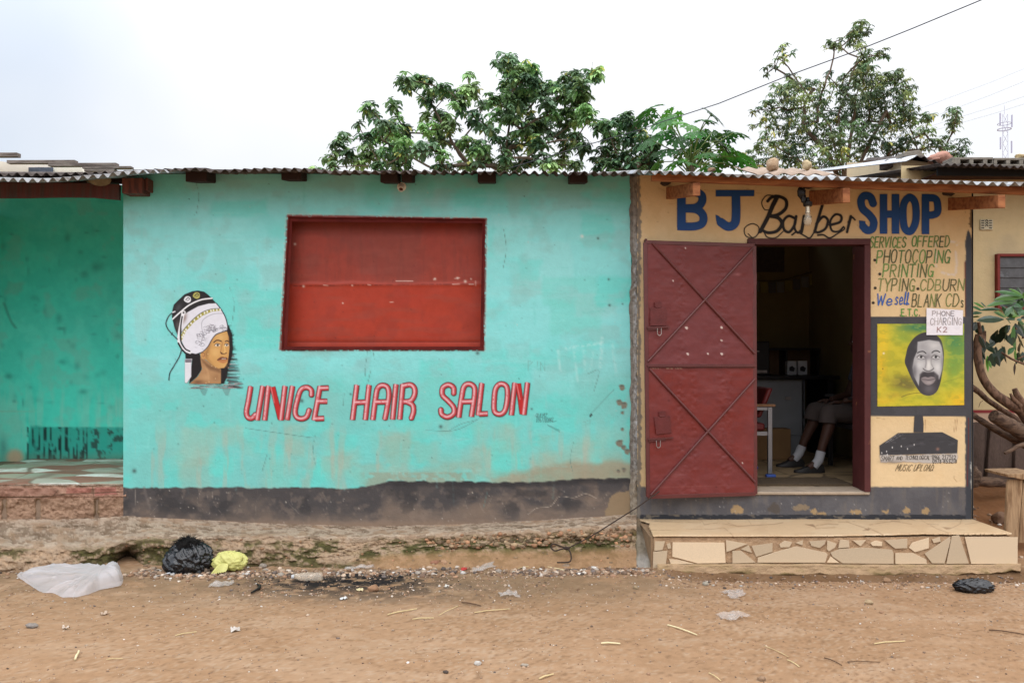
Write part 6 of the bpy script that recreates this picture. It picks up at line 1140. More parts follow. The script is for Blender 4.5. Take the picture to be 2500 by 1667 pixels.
T1 = [(40, 920, 40), (120, 830, 45), (230, 690, 50), (200, 760, 55), (260, 820, 65), (350, 870, 60), (420, 480, 55), (440, 540, 40), (590, 440, 50), (575, 480, 30), (340, 590, 22), (570, 620, 75), (520, 580, 50), (620, 540, 35), (480, 670, 70), (380, 670, 50), (660, 640, 55), (600, 690, 60), (420, 790, 80), (560, 800, 85), (680, 770, 80), (800, 770, 70), (640, 870, 70), (860, 750, 45), (500, 890, 55), (160, 890, 45), (680, 270, 55), (650, 300, 40), (720, 330, 50), (790, 280, 60), (840, 270, 40), (850, 340, 50), (900, 350, 40), (810, 430, 45), (850, 440, 35), (960, 330, 50), (1000, 370, 45), (960, 390, 40), (1130, 240, 32), (1150, 340, 65), (1110, 370, 45), (1060, 420, 45), (1090, 480, 45), (1030, 450, 35), (930, 560, 80), (840, 620, 60), (830, 540, 40), (1000, 600, 65), (880, 680, 55), (950, 710, 45), (1180, 530, 60), (1280, 420, 55), (1240, 450, 40), (1330, 540, 65), (1340, 420, 40), (1250, 620, 50), (1320, 650, 45), (1140, 740, 75), (1060, 720, 50), (1220, 770, 65), (950, 820, 50), (970, 890, 50), (1100, 860, 50), (1250, 850, 60), (1340, 690, 45), (1180, 880, 45), (920, 900, 40),
 (1400, 125, 60), (1440, 110, 35), (1340, 150, 35), (1410, 200, 50), (1550, 185, 60), (1500, 200, 45), (1600, 250, 55), (1490, 275, 70), (1400, 290, 50), (1560, 280, 50), (1480, 380, 95), (1400, 400, 60), (1440, 470, 75), (1540, 490, 55), (1630, 350, 80), (1560, 370, 60), (1700, 330, 55), (1680, 420, 65), (1790, 370, 75), (1750, 310, 50), (1860, 270, 75), (1920, 300, 65), (1870, 340, 60), (2040, 230, 55), (1990, 210, 35), (2060, 250, 35), (1900, 420, 80), (1960, 380, 50), (1960, 500, 70), (2000, 550, 45), (1830, 550, 80), (1720, 510, 55), (1600, 600, 80), (1500, 610, 75), (1440, 560, 50), (1680, 600, 65), (1900, 560, 55), (1560, 710, 85), (1440, 750, 70), (1650, 720, 65), (1380, 820, 60), (1800, 650, 55), (1740, 660, 50), (1900, 690, 60), (1950, 750, 55), (1830, 740, 45), (1800, 840, 65), (1680, 850, 65), (1550, 840, 65), (1480, 880, 60), (1900, 880, 50), (1380, 900, 45), (1720, 900, 50)]
crown_tree('avocado_tree', 'broad avocado tree with drooping dark leaves rising behind the turquoise salon roof', (P(1260, 870, 7.0).x, 7.0, 0), T1, 7.0, .85, .135, .46, 28, PAL1, 11, z1, .17, [(1000, 720, 0), (1430, 760, .2), (1450, 420, 0), (860, 450, 0), (520, 720, 0), (1840, 620, 0)], fruit=9)
T2 = [(2250, 530, 50), (2210, 560, 40), (2260, 600, 75), (2310, 580, 45), (2130, 610, 60), (2050, 620, 50), (2080, 590, 35), (2180, 690, 70), (2120, 660, 45), (2290, 720, 75), (2100, 800, 65), (2150, 760, 50), (2220, 840, 80), (2310, 840, 60), (2080, 880, 60), (2030, 840, 40), (2170, 900, 55), (2330, 650, 55), (2380, 700, 60), (2400, 780, 65), (2360, 860, 65), (2450, 850, 70), (2430, 920, 60), (2300, 910, 50), (2460, 760, 50)]
crown_tree('avocado_tree', 'smaller rounded avocado tree between the broad avocado tree and the papaya tree', (P(1530, 870, 6.4).x, 6.4, 0), T2, 6.4, .5, .13, .48, 24, [(60, 90, 56), (72, 104, 64), (56, 84, 60), (84, 114, 70)], 12, z1, .11)
PAL3 = [(66, 90, 58), (78, 102, 62), (58, 82, 56), (90, 110, 66), (82, 100, 74), (108, 120, 72)]
T3_ = [(1395, 140, 42), (1380, 180, 45), (1420, 170, 45), (1400, 215, 60), (1405, 265, 32), (1225, 250, 30), (1265, 255, 35), (1300, 220, 22), (1300, 265, 20), (1540, 295, 35), (1515, 320, 30), (1560, 310, 20), (1430, 320, 38), (1440, 300, 30), (1440, 380, 58), (1400, 400, 45), (1470, 370, 35), (1380, 450, 58), (1430, 460, 55), (1640, 390, 24), (1630, 420, 25), (1580, 450, 60), (1540, 445, 40), (1660, 480, 50), (1690, 500, 35), (1480, 480, 75), (1380, 540, 85), (1460, 560, 70), (1550, 560, 90), (1660, 570, 60), (1690, 540, 35), (1700, 650, 50), (1300, 500, 45), (1315, 440, 30), (1230, 430, 25), (1240, 400, 18), (1270, 470, 25), (1330, 640, 90), (1460, 660, 100), (1590, 690, 90), (1700, 720, 60), (1660, 640, 60), (1800, 665, 38), (1825, 655, 18), (1770, 680, 30), (1780, 750, 45), (1840, 810, 55), (1945, 640, 40), (1970, 630, 25), (1930, 690, 42), (1970, 690, 32), (1950, 740, 35), (1980, 840, 50), (1900, 830, 50), (2000, 880, 35), (1920, 880, 50), (1350, 760, 90), (1500, 780, 95), (1640, 810, 80), (1740, 840, 65), (1400, 870, 80), (1560, 880, 75), (1270, 700, 65), (1200, 620, 45), (1260, 800, 75), (1280, 880, 70), (970, 250, 24), (950, 290, 24), (985, 300, 20), (940, 330, 22), (965, 345, 18), (880, 380, 28), (875, 420, 16), (920, 385, 18), (1020, 300, 16), (1020, 440, 38), (1010, 470, 35), (930, 510, 48), (1000, 530, 65), (1060, 500, 45), (1110, 480, 35), (1150, 500, 35), (1180, 560, 60), (1140, 470, 22), (1090, 590, 75), (990, 610, 65), (900, 610, 50), (830, 620, 28), (800, 640, 15), (860, 590, 25), (870, 690, 50), (960, 710, 65), (1070, 690, 75), (1170, 680, 55), (1210, 480, 28), (1180, 780, 60), (1090, 800, 75), (970, 800, 65), (880, 790, 55), (830, 840, 45), (930, 880, 70), (1040, 880, 75), (1150, 880, 65), (770, 890, 45), (800, 930, 50), (860, 930, 50), (790, 720, 14), (1000, 950, 55), (1100, 950, 55), (1200, 940, 50), (1320, 950, 50)]
crown_tree('avocado_tree', 'tall avocado tree with a pointed crown rising behind the barber shop roof', (P(2065, 870, 9.0).x, 9.0, 0), T3_, 9.0, .9, .100, .36, 24, PAL3, 13, z2, .17, [(1370, 700, 0), (1400, 330, 0), (1080, 720, 0), (1020, 420, 0), (1560, 640, 0), (1320, 860, 0)], fruit=8)
# papaya with deeply lobed leaves
pp = thing('papaya_tree', 'papaya tree with big deeply lobed leaves behind the junction of the two roofs', 'tree', (P(1690, 870, 5.4).x, 5.4, 0))
r = random.Random(17); q = MB(); tx, tz = P(1685, 400, 5.4).x, P(1685, 400, 5.4).z; q.tube([(tx - .1, 5.4, 0), (tx, 5.4, tz * .6), (tx, 5.4, tz)], [.10, .08, .06], 10); q.build('trunk', M_BARK, pp)
lf = MB(); st = MB()
for (zx, zy) in [(215, 620), (190, 660), (290, 680), (340, 700), (560, 650), (520, 690), (440, 720), (640, 770), (690, 760), (360, 790), (280, 760), (560, 760), (480, 800), (600, 810), (400, 860), (300, 860), (520, 880), (600, 890), (680, 880), (250, 930), (420, 930), (560, 950), (660, 940), (350, 930), (480, 860), (200, 800), (720, 900), (330, 660), (460, 760), (640, 850)]:
    px, py, _ = z2(zx, zy); Y = 5.4 + r.uniform(-.6, .5); c = P(px, py, Y); o0 = Vector((tx, 5.4, tz - .1 + r.uniform(-.1, .15))); dv = c - o0; dv.z = 0
    az = math.atan2(dv.y, dv.x) + r.uniform(-.4, .4); tilt = r.uniform(.15, .75); st.tube([o0, o0.lerp(c, .5) + Vector((0, 0, .12)), c], [.012, .009, .007], 5)
    e1 = Vector((math.cos(az) * math.cos(tilt), math.sin(az) * math.cos(tilt), -math.sin(tilt))); e2 = Vector((-math.sin(az), math.cos(az), r.uniform(-.35, .35))).normalized(); nn = e1.cross(e2); R = r.uniform(.20, .29); s = r.uniform(.75, 1.25); col = tuple(min(255, v * s) for v in r.choice([(46, 100, 36), (54, 110, 40), (40, 80, 38), (50, 88, 46), (72, 126, 46)]))
    for k in range(9):
        a = (k - 4) * .60; ln = R * (1.05 - .05 * abs(k - 4)); dd_ = e1 * math.cos(a) + e2 * math.sin(a); pd = -e1 * math.sin(a) + e2 * math.cos(a)
        def pt(u, v): return c + dd_ * u * ln + pd * v * ln - nn * (-.10 * (abs(v)) * ln) - Vector((0, 0, .30 * u * u * ln))
        lf.add([pt(0, 0), pt(.36, .10), pt(.50, .23), pt(.58, .12), pt(.80, .24), pt(.80, .09), pt(1, 0), pt(.80, -.09), pt(.80, -.24), pt(.58, -.12), pt(.50, -.23), pt(.36, -.10), pt(.55, 0)], [(0, 1, 12), (1, 2, 3, 12), (3, 4, 5, 12), (5, 6, 12), (6, 7, 12), (7, 8, 9, 12), (9, 10, 11, 12), (11, 0, 12)], col)
lf.build('crown', M_LEAF, pp, smooth=0); st.build('leaf_stalks', mat('green stalk', C(120, 140, 84), rough=.6), pp)

# ---------------------------------------------------------------- shrub, logs and stand right of the shop
sh = thing('shrub', 'shrub with long glossy leaves and thick bent bare stems at the right edge', 'plant', G(2510, 1215, .25))
z9 = lambda x, y, Y: P(2360 + x / 5.06, 690 + y / 5.06, Y)
M_STEM = mat('shrub bark', C(124, 96, 78), rough=.85, var=.3, scale=20, bump=.5, bscale=50, streak=(8, 8, 3), col2=C(78, 58, 46), mixs=5)
def stem(pts, rr, n=10):
    q = MB(); cp = catmull([tuple(p) for p in pts], 6); rs = list(np.interp(np.linspace(0, 1, len(cp)), np.linspace(0, 1, len(rr)), rr)); q.tube([Vector(p) for p in cp], rs, n); q.build('stem', M_STEM, sh, smooth=60)
stem([z9(150, 640, .75), z9(130, 800, .75), z9(150, 1000, .74), z9(215, 1200, .72), z9(350, 1370, .70), z9(520, 1490, .70), z9(700, 1610, .74), z9(900, 2000, .8), z9(960, 2700, .85)], [.030, .038, .036, .036, .040, .046, .052, .06, .07])
stem([z9(185, 690, .75), z9(165, 590, .74), z9(150, 490, .72)], [.024, .017, .013]); stem([z9(190, 780, .75), z9(215, 690, .78), z9(225, 600, .8)], [.024, .017, .012])
stem([z9(60, 1290, .95), z9(150, 1350, .93), z9(260, 1450, .9), z9(420, 1560, .88), z9(700, 1800, .9), z9(900, 2300, .9)], [.03, .026, .024, .026, .04, .05])
stem([z9(590, 1310, .66), z9(630, 1400, .66), z9(720, 1560, .7), z9(860, 1900, .75)], [.022, .030, .036, .05]); stem([z9(540, 1370, .66), z9(575, 1430, .66), z9(660, 1520, .68)], [.010, .018, .03])
stem([z9(430, 860, .7), z9(520, 920, .7), z9(620, 970, .7), z9(760, 1020, .72)], [.008, .010, .010, .012], 7); stem([z9(630, 940, .7), z9(720, 900, .7)], [.008, .006], 6); stem([z9(700, 690, .72), z9(690, 640, .72), z9(600, 560, .7)], [.012, .01, .008], 6)
stem([z9(148, 1540, .9), z9(170, 1480, .9), z9(200, 1460, .9)], [.002, .003, .003], 5)
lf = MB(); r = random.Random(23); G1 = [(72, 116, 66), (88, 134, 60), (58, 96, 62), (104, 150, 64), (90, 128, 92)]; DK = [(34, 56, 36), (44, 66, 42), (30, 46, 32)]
def fleaf(a, b, w, col, bend=.12, Y=.7, dY=0, twist=0.5):
    A, B = z9(*a, Y), z9(*b, Y + dY); L = (B - A); n = Vector((0, -1, .6)).normalized(); s = L.cross(n).normalized(); ln = L.length; W_ = w / 5.06 * 7.2 / F
    pts = []; us = [0, .15, .38, .62, .84, 1]; ws = [.15, .62, 1, .92, .5, .02]
    for u, k in zip(us, ws):
        c = A + L * u + Vector((0, 0, 1)) * bend * ln * math.sin(math.pi * u) * .6; pts += [c + s * W_ * k * .5 + n * -.25 * W_ * k, c, c - s * W_ * k * .5 + n * -.25 * W_ * k]
    fs = []
    for i in range(5): fs += [(3 * i, 3 * i + 1, 3 * i + 4, 3 * i + 3), (3 * i + 1, 3 * i + 2, 3 * i + 5, 3 * i + 4)]
    lf.add(pts, fs, col)
for a, b, w, c in [((690, 170), (340, 110), 60, 0), ((700, 175), (330, 215), 95, 1), ((690, 160), (520, 70), 50, 3), ((620, 230), (235, 300), 75, 1), ((600, 270), (390, 240), 55, 4), ((430, 330), (155, 345), 50, 2), ((460, 450), (120, 470), 110, 4), ((480, 430), (330, 360), 50, 4), ((500, 430), (360, 345), 40, 3), ((220, 310), (80, 245), 45, 3), ((240, 300), (170, 240), 40, 4), ((190, 340), (70, 300), 50, 0), ((190, 370), (60, 390), 50, 2), ((160, 420), (70, 420), 45, 1), ((600, 440), (430, 290), 120, 2), ((640, 390), (560, 330), 90, 2), ((600, 460), (480, 440), 60, 4), ((545, 500), (490, 440), 50, 4), ((580, 530), (600, 830), 85, 4), ((500, 520), (470, 730), 40, 2), ((640, 480), (760, 660), 120, 2), ((600, 820), (610, 980), 35, 3), ((590, 800), (510, 890), 60, 2), ((260, 900), (265, 1110), 45, 3), ((275, 960), (310, 1060), 40, 1), ((660, 400), (740, 340), 70, 2), ((690, 300), (600, 260), 60, 2), ((650, 470), (720, 520), 60, 4), ((700, 200), (760, 90), 60, 1), ((690, 170), (780, 200), 70, 0), ((560, 420), (650, 410), 40, 3), ((620, 460), (690, 450), 45, 4)]:
    fleaf(a, b, w, tuple(v * r.uniform(.85, 1.15) for v in G1[c]), Y=.68 + r.uniform(-.12, .12), dY=r.uniform(-.1, .1))
for i in range(34):
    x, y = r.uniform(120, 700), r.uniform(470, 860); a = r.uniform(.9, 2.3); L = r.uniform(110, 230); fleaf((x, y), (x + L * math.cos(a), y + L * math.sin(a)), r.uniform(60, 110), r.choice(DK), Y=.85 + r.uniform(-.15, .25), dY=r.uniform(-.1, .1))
for i in range(22):
    x, y = r.uniform(560, 900), r.uniform(150, 520); a = r.uniform(0, 6.28); L = r.uniform(150, 300); fleaf((x, y), (x + L * math.cos(a), y + L * .6 * math.sin(a)), r.uniform(60, 110), r.choice(G1 + DK), Y=.85 + r.uniform(-.2, .2), dY=r.uniform(-.15, .15))
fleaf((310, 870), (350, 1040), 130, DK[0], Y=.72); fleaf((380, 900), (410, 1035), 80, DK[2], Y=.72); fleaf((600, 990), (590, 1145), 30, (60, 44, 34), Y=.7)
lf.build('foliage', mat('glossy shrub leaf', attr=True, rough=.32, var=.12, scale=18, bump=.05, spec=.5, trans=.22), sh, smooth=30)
z8 = lambda x, y, Y: P(2360 + x / 4.75, 980 + y / 4.75, Y)
M_LOG = mat('old grey log', C(112, 90, 74), rough=.95, var=.35, scale=14, bump=.7, bscale=40, streak=(2, 10, 10), col2=C(70, 54, 46), mixs=3); M_SLAB = mat('dark bark slab', C(84, 68, 60), rough=.95, var=.3, scale=8, bump=.6, bscale=30, streak=(10, 10, 1.5))
def log(pts, rr, label, seed, m=M_LOG):
    q = MB(); cp = catmull([tuple(p) for p in pts], 5); rs = list(np.interp(np.linspace(0, 1, len(cp)), np.linspace(0, 1, len(rr)), rr)); rg = random.Random(seed); q.tube([Vector(p) for p in cp], [x * rg.uniform(.93, 1.07) for x in rs], 12); return tag(q.build('log', m, smooth=50), label, 'log', 'logs piled beside the shop')
log([z8(310, 160, .55), z8(440, 240, .58), z8(600, 330, .62), z8(800, 470, .7)], [.055, .062, .068, .07], 'thick weathered log with a blunt broken end leaning across the pile', 1)
log([z8(60, 150, .8), z8(200, 240, .8), z8(340, 330, .8), z8(560, 450, .82), z8(760, 560, .85)], [.026, .028, .03, .03, .03], 'thin dark pole slanting down behind the thick weathered log', 2)
log([z8(440, 600, .5), z8(520, 560, .5), z8(600, 515, .5), z8(760, 470, .52)], [.013, .018, .018, .022], 'short pale broken branch above the plank stand', 3)
log([z8(60, 900, .75), z8(200, 925, .75), z8(350, 935, .76), z8(560, 945, .78)], [.045, .046, .044, .044], 'grey log lying level on the earth beside the shop corner', 4)
q = MB(); q.ball(z8(110, 870, .5), (.05, .05, .085), 14, 12, .28, 5); tag(q.build('stump', M_LOG, smooth=50), 'small knotted grey stump against the black corner of the shop', 'stump')
for i, (x0, x1, x2, x3, lab) in enumerate([(60, 215, 60, 190, 'dark upright bark slab next to the shop corner'), (185, 270, 130, 245, 'narrow upright bark slab, second from the shop corner'), (285, 395, 235, 360, 'upright bark slab with a pale face in the middle of the row'), (380, 580, 345, 560, 'wide dark bark slab behind the broken branch'), (575, 760, 560, 760, 'dark bark slab at the picture edge behind the plank stand')]):
    q = MB(); Yq = 1.45 + .06 * (i % 2); yb = 890; f = [z8(x2, yb, Yq - .1), z8(x3, yb, Yq - .1), z8(x3 + (x1 - x3) * .5 + 6, 560, Yq), z8(x1, 290 if i else 250, Yq + .05), z8((x0 + x1) / 2, 262 if i else 240, Yq + .05), z8(x0, 280 if i else 250, Yq + .05), z8(x2 + (x0 - x2) * .5 - 5, 560, Yq)]
    q.prism(f[::-1][::-1], [v + Vector((0, .05, 0)) for v in f]); tag(q.build('bark_slab', M_SLAB, bevel=.008), lab, 'slab', 'upright slabs walling the yard')
st_ = thing('plank_stand', 'low stand of pale weathered planks at the right edge beside the step', 'stand', z8(560, 1520, -.2))
M_PLK = mat('weathered pale plank', C(164, 134, 102, .9), rough=.9, var=.22, scale=5, bump=.35, bscale=30, streak=(12, 12, 1.2), col2=C(120, 92, 66), mixs=3)
for x0, x1, b0_, b1_ in [(478, 655, 448, 600), (659, 850, 604, 850)]:
    q = MB(); f = [z8(b0_, 1640, -.24), z8(b1_, 1640, -.24), z8(x1, 905, -.22), z8(x0 + 18, 905, -.22), z8(x0, 960, -.22)]; q.prism(f, [v + Vector((0, .03, 0)) for v in f]); q.build('plank', M_PLK, st_, bevel=.004)
q = MB(); f = [z8(465, 842, -.26), z8(480, 876, -.26), z8(560, 884, -.26), z8(640, 905, -.26), z8(860, 900, -.26), z8(860, 832, -.26), z8(560, 836, -.26)]; q.prism(f, [v + Vector((0, .3, 0)) for v in f]); q.build('top_plank', M_PLK, st_, bevel=.004)
q = MB(); q.ball(G(2440, 1272, .14) + Vector((0, 0, .03)), (.06, .05, .055), 14, 10, .2, 6); tag(q.build('stone', mat('rounded brown stone', C(120, 92, 72), var=.25, bump=.6)), 'rounded brown stone on the earth beside the plank stand', 'stone')

# ---------------------------------------------------------------- wires and mast
M_CAB = mat('dark cable', C(60, 62, 66), rough=.6, var=.1, bump=0)
q = MB(); pts = [(2760, -150, -1.0), (2397, 0, -.3), (2223, 72, 0), (2095, 123, .3), (1925, 185, .7), (1755, 253, 1.1), (1619, 297, 1.5), (1560, 318, 1.7), (1406, 362, 2.2), (1243, 411, 2.9)]
q.tube([P(*p) for p in pts], .0045, 6); tag(q.build('cable', M_CAB), 'thick dark overhead cable slanting across the sky to the salon roof', 'cable')
for i, (a, b, lab) in enumerate([((2620, 300), (2278, 255), 0)] if False else [((2640, 112), (2240, 268), 'faint overhead wire at the right, highest of the four'), ((2640, 142), (2240, 300), 'faint overhead wire at the right, second from the top'), ((2640, 188), (2270, 309), 'faint overhead wire at the right, third from the top'), ((2640, 210), (2270, 322), 'faint overhead wire at the right, lowest of the four')]):
    q = MB(); A, B = P(*a, 26), P(*b, 34); q.tube([A, A.lerp(B, .5) - Vector((0, 0, .06)), B], .0038, 4); tag(q.build('wire', M_CAB), lab, 'wire', 'faint wires at the right')
tw = thing('mast', 'distant pale lattice telecom mast beyond the roofs at the right', 'mast', P(2452, 895, 120))
M_MAST = mat('pale galvanised lattice', C(176, 176, 196), rough=.5, var=.1, bump=0)
bx_, by_ = P(2452, 870, 120).x, 120; zt_ = P(2452, 280, 120).z; q = MB(); w0, w1 = .65, .38; nseg = 26; cor = lambda k, t: Vector((bx_ + (w0 + (w1 - w0) * t) * [-1, 1, 0][k], by_ + (w0 + (w1 - w0) * t) * [-.6, -.6, 1][k], zt_ * t))
for k in range(3): q.tube([cor(k, 0), cor(k, 1)], .035, 5)
for i in range(nseg):
    for k in range(3): q.tube([cor(k, i / nseg), cor((k + 1) % 3, (i + 1) / nseg)], .018, 4); q.tube([cor((k + 1) % 3, i / nseg), cor(k, (i + 1) / nseg)], .018, 4)
q.build('lattice', M_MAST, tw); zp = P(2452, 317, 120).z; q = MB(); q.lathe([(.9, 0), (1.0, 0), (1.0, .12), (.9, .12), (.9, 0)], (bx_, by_, zp)); q.lathe([(.95, .9), (1.0, .9), (1.0, .98), (.95, .98), (.95, .9)], (bx_, by_, zp)); q.build('platform', M_MAST, tw)
for k, (ox, oz) in enumerate(((-.85, -3.2), (.9, -3.8), (-.9, .6), (.95, .3))):
    q = MB(); q.box(bx_ + ox - .07, by_ - .5, zp + oz, bx_ + ox + .07, by_ - .3, zp + oz + 1.9); q.build('antenna', M_MAST, tw)
q = MB(); q.tube([(bx_, by_, zt_), (bx_, by_, zt_ + 1.4)], .03, 5); q.build('spike', M_MAST, tw)
# ---------------------------------------------------------------- litter
def gpt(x, y, dz=0.0):
    p = G(x, y, 0.0)
    for _ in range(6): p = G(x, y, float(gz(p.x, p.y)))
    return p + Vector((0, 0, dz))
# loose stones and grit, far too many to count
ico = np.array([(0, 1, 1.618), (0, -1, 1.618), (0, 1, -1.618), (0, -1, -1.618), (1, 1.618, 0), (-1, 1.618, 0), (1, -1.618, 0), (-1, -1.618, 0), (1.618, 0, 1), (-1.618, 0, 1), (1.618, 0, -1), (-1.618, 0, -1)]) / 1.902
icf = np.array([(0, 1, 8), (0, 8, 4), (0, 4, 5), (0, 5, 9), (0, 9, 1), (1, 6, 8), (8, 6, 10), (8, 10, 4), (4, 10, 2), (4, 2, 5), (5, 2, 11), (5, 11, 9), (9, 11, 7), (9, 7, 1), (1, 7, 6), (3, 6, 7), (3, 7, 11), (3, 11, 2), (3, 2, 10), (3, 10, 6)])
R = np.random.RandomState(77)
def scatter(n, x0, x1, y0, y1, s0, s1, pw=2.0, power_y=None):
    X = R.uniform(x0, x1, n); Y = y0 + (y1 - y0) * (R.uniform(0, 1, n) if power_y is None else np.clip(R.normal(.5, power_y, n), 0, 1)); s = s0 + (s1 - s0) * R.uniform(0, 1, n) ** pw
    return np.stack([X, Y, s], 1)
xw = lambda xd, dd: (xd * K - 1250) / F * dd
parts = [scatter(1500, -2.75, 1.02, -.92, -.52, .004, .020, 2.2, .22), scatter(420, -2.75, -1.9, -.86, -.54, .006, .024, 1.6, .25), scatter(260, -1.75, -.55, -.90, -.60, .007, .024, 1.6, .22), scatter(520, .0, 1.0, -.90, -.62, .006, .022, 1.8, .2), scatter(900, -1.9, .3, -1.35, -.8, .003, .010, 2.5),
         scatter(1100, -3.4, 1.6, -1.6, -.7, .002, .008, 2.5), scatter(1300, 1.0, 3.9, -1.2, -.68, .003, .012, 2.6), scatter(4200, -3.4, 3.6, -2.9, -1.0, .0015, .0055, 2.2), scatter(60, -3.4, 3.6, -2.8, -1.0, .006, .012, 2), scatter(160, -4.2, -2.7, -.95, -.72, .004, .016, 2), scatter(120, 3.65, 4.2, -.5, 1.2, .005, .02, 2)]
A = np.concatenate(parts); n = len(A); zz = gz(A[:, 0], A[:, 1]) + A[:, 2] * .25
rot = R.uniform(0, 6.28, n); sc = np.stack([R.uniform(.8, 1.5, n), R.uniform(.7, 1.2, n), R.uniform(.45, .9, n)], 1) * A[:, 2:3]
V = ico[None] * (1 + R.uniform(-.28, .28, (n, 12, 1))) * sc[:, None, :]; ca, sa = np.cos(rot)[:, None], np.sin(rot)[:, None]
V = np.stack([V[..., 0] * ca - V[..., 1] * sa + A[:, 0:1], V[..., 0] * sa + V[..., 1] * ca + A[:, 1:2], V[..., 2] + zz[:, None]], -1)
# stones bedded in the broken face of the ledge
U, T_, Xw, Yd, Zw = LEDGE; sel = []
for i in range(560):
    u = R.uniform(980, 1450) if i < 360 else R.uniform(280, 1450); t = R.normal(.64, .07) if i < 360 else R.uniform(.5, .95); j = np.argmin(abs(U[0] - u)); k = np.argmin(abs(T_[:, 0] - t)); sel.append((Xw[k, j], Yd[k, j], Zw[k, j], (.006 + .020 * R.uniform() ** 1.8) * (1 if i < 360 else .6)))
sel = np.array(sel); m = len(sel); V2 = ico[None] * (1 + R.uniform(-.28, .28, (m, 12, 1))) * sel[:, None, 3:4] * np.stack([R.uniform(.8, 1.4, m), R.uniform(.6, 1, m), R.uniform(.6, 1, m)], 1)[:, None, :] + sel[:, None, :3]
V = np.concatenate([V, V2]); n2 = n + m
pal = np.array([(168, 140, 116), (150, 118, 94), (186, 160, 138), (136, 112, 96), (206, 192, 178), (170, 134, 108), (120, 108, 102), (196, 172, 150), (100, 88, 80), (222, 214, 206)])
pc = pal[R.choice(len(pal), n2, p=[.18, .18, .14, .12, .07, .1, .07, .08, .03, .03])] * R.uniform(.8, 1.15, (n2, 1))
pc[n:] = np.array([(172, 132, 100), (150, 126, 100), (176, 150, 120), (184, 138, 106), (124, 104, 80)])[R.randint(0, 5, m)] * R.uniform(.75, 1.1, (m, 1))
bl = np.exp(-(((A[:, 0] + 1.15) / .5) ** 2 + ((A[:, 1] + 1.0) / .16) ** 2)) > R.uniform(0, 1.2, n); pc[:n][bl] = (44, 42, 42)
me = bpy.data.meshes.new('gravel'); me.vertices.add(n2 * 12); me.vertices.foreach_set('co', V.reshape(-1).astype(np.float32)); Fc = (icf[None] + (np.arange(n2) * 12)[:, None, None]).reshape(-1, 3)
me.loops.add(Fc.size); me.loops.foreach_set('vertex_index', Fc.ravel().astype(np.int32)); me.polygons.add(len(Fc)); me.polygons.foreach_set('loop_start', np.arange(0, Fc.size, 3, dtype=np.int32)); me.update(calc_edges=True)
set_attr(me, np.repeat(np.clip(pc, 0, 255), 12, 0), None, .8); g = link(me, 'gravel', M_ROCK, None); tag(g, 'loose stones and grit scattered along the foot of the ledge and over the road', None, kind='stuff')
# bigger stones that stand out
def gstone(px, py, r, col, label, seed, jit=.2, name='stone', group='larger stones on the road'):
    p = gpt(px, py); q = MB(); q.ball(p + Vector((0, 0, r[2] * .55)), r, 14, 10, jit, seed); m = mat('road stone ' + str(col), C(*col, .85), rough=.95, var=.25, scale=30, bump=.6, bscale=90, col2=C(*[v * .75 for v in col], .85), mixs=14); return tag(q.build(name, m, smooth=50), label, 'stone', group)
gstone(79, 1531, (.032, .022, .016), (150, 140, 132), 'smooth oval grey pebble on the road at the lower left', 1)
gstone(912, 1441, (.034, .026, .024), (166, 128, 98), 'round brown stone below the burnt patch of litter', 2)
gstone(612, 1376, (.034, .026, .040), (150, 132, 116), 'upright grey stone right of the yellow bag', 3); gstone(638, 1373, (.040, .03, .026), (204, 180, 156), 'pale cream stone right of the yellow bag', 4); gstone(643, 1385, (.026, .02, .02), (166, 154, 142), 'small grey stone in front of the pale cream stone', 5)
gstone(1062, 1378, (.040, .03, .022), (164, 116, 92), 'reddish brick fragment at the ledge foot below the salon wall', 6); gstone(1085, 1378, (.030, .026, .024), (190, 150, 118), 'tan stone right of the reddish brick fragment', 7); gstone(1023, 1362, (.020, .016, .015), (196, 112, 64), 'small orange brick chip against the ledge', 8)
gstone(1320, 1370, (.036, .024, .018), (158, 142, 116), 'flat mottled stone below the trailing rope', 9); gstone(1398, 1375, (.034, .028, .024), (150, 110, 84), 'brown stone at the end of the trailing rope', 10); gstone(1383, 1386, (.030, .024, .02), (168, 144, 122), 'dusty grey-brown stone under the trailing rope end', 11); gstone(1440, 1370, (.032, .024, .02), (160, 112, 88), 'reddish stone between rope and the cement joint', 12); gstone(1488, 1376, (.034, .026, .022), (164, 112, 78), 'orange-brown stone nearest the cement joint', 13); gstone(1522, 1374, (.036, .026, .020), (156, 106, 78), 'long rusty stone touching the cement joint foot', 14)
gstone(500, 1398, (.036, .028, .026), (150, 132, 116), 'grey stone under the yellow bag', 15); gstone(1552, 1437, (.018, .016, .013), (164, 142, 112), 'small tan pebble in front of the cement joint', 16); gstone(1723, 1428, (.020, .018, .016), (176, 166, 150), 'pale pebble in front of the step, left one', 17); gstone(2122, 1473, (.026, .02, .016), (186, 160, 126), 'tan lump of earth in front of the step', 18); gstone(2166, 1421, (.030, .024, .02), (164, 130, 100), 'brown stone left of the small black bag', 19); gstone(1166, 1622, (.018, .015, .013), (206, 200, 192), 'white pebble near the bottom edge', 20); gstone(1860, 1660, (.020, .016, .013), (160, 130, 104), 'brown pebble at the bottom edge right of centre', 21); gstone(1282, 1625, (.020, .012, .008), (170, 156, 140), 'flat grey pebble at the bottom edge in the middle', 22)
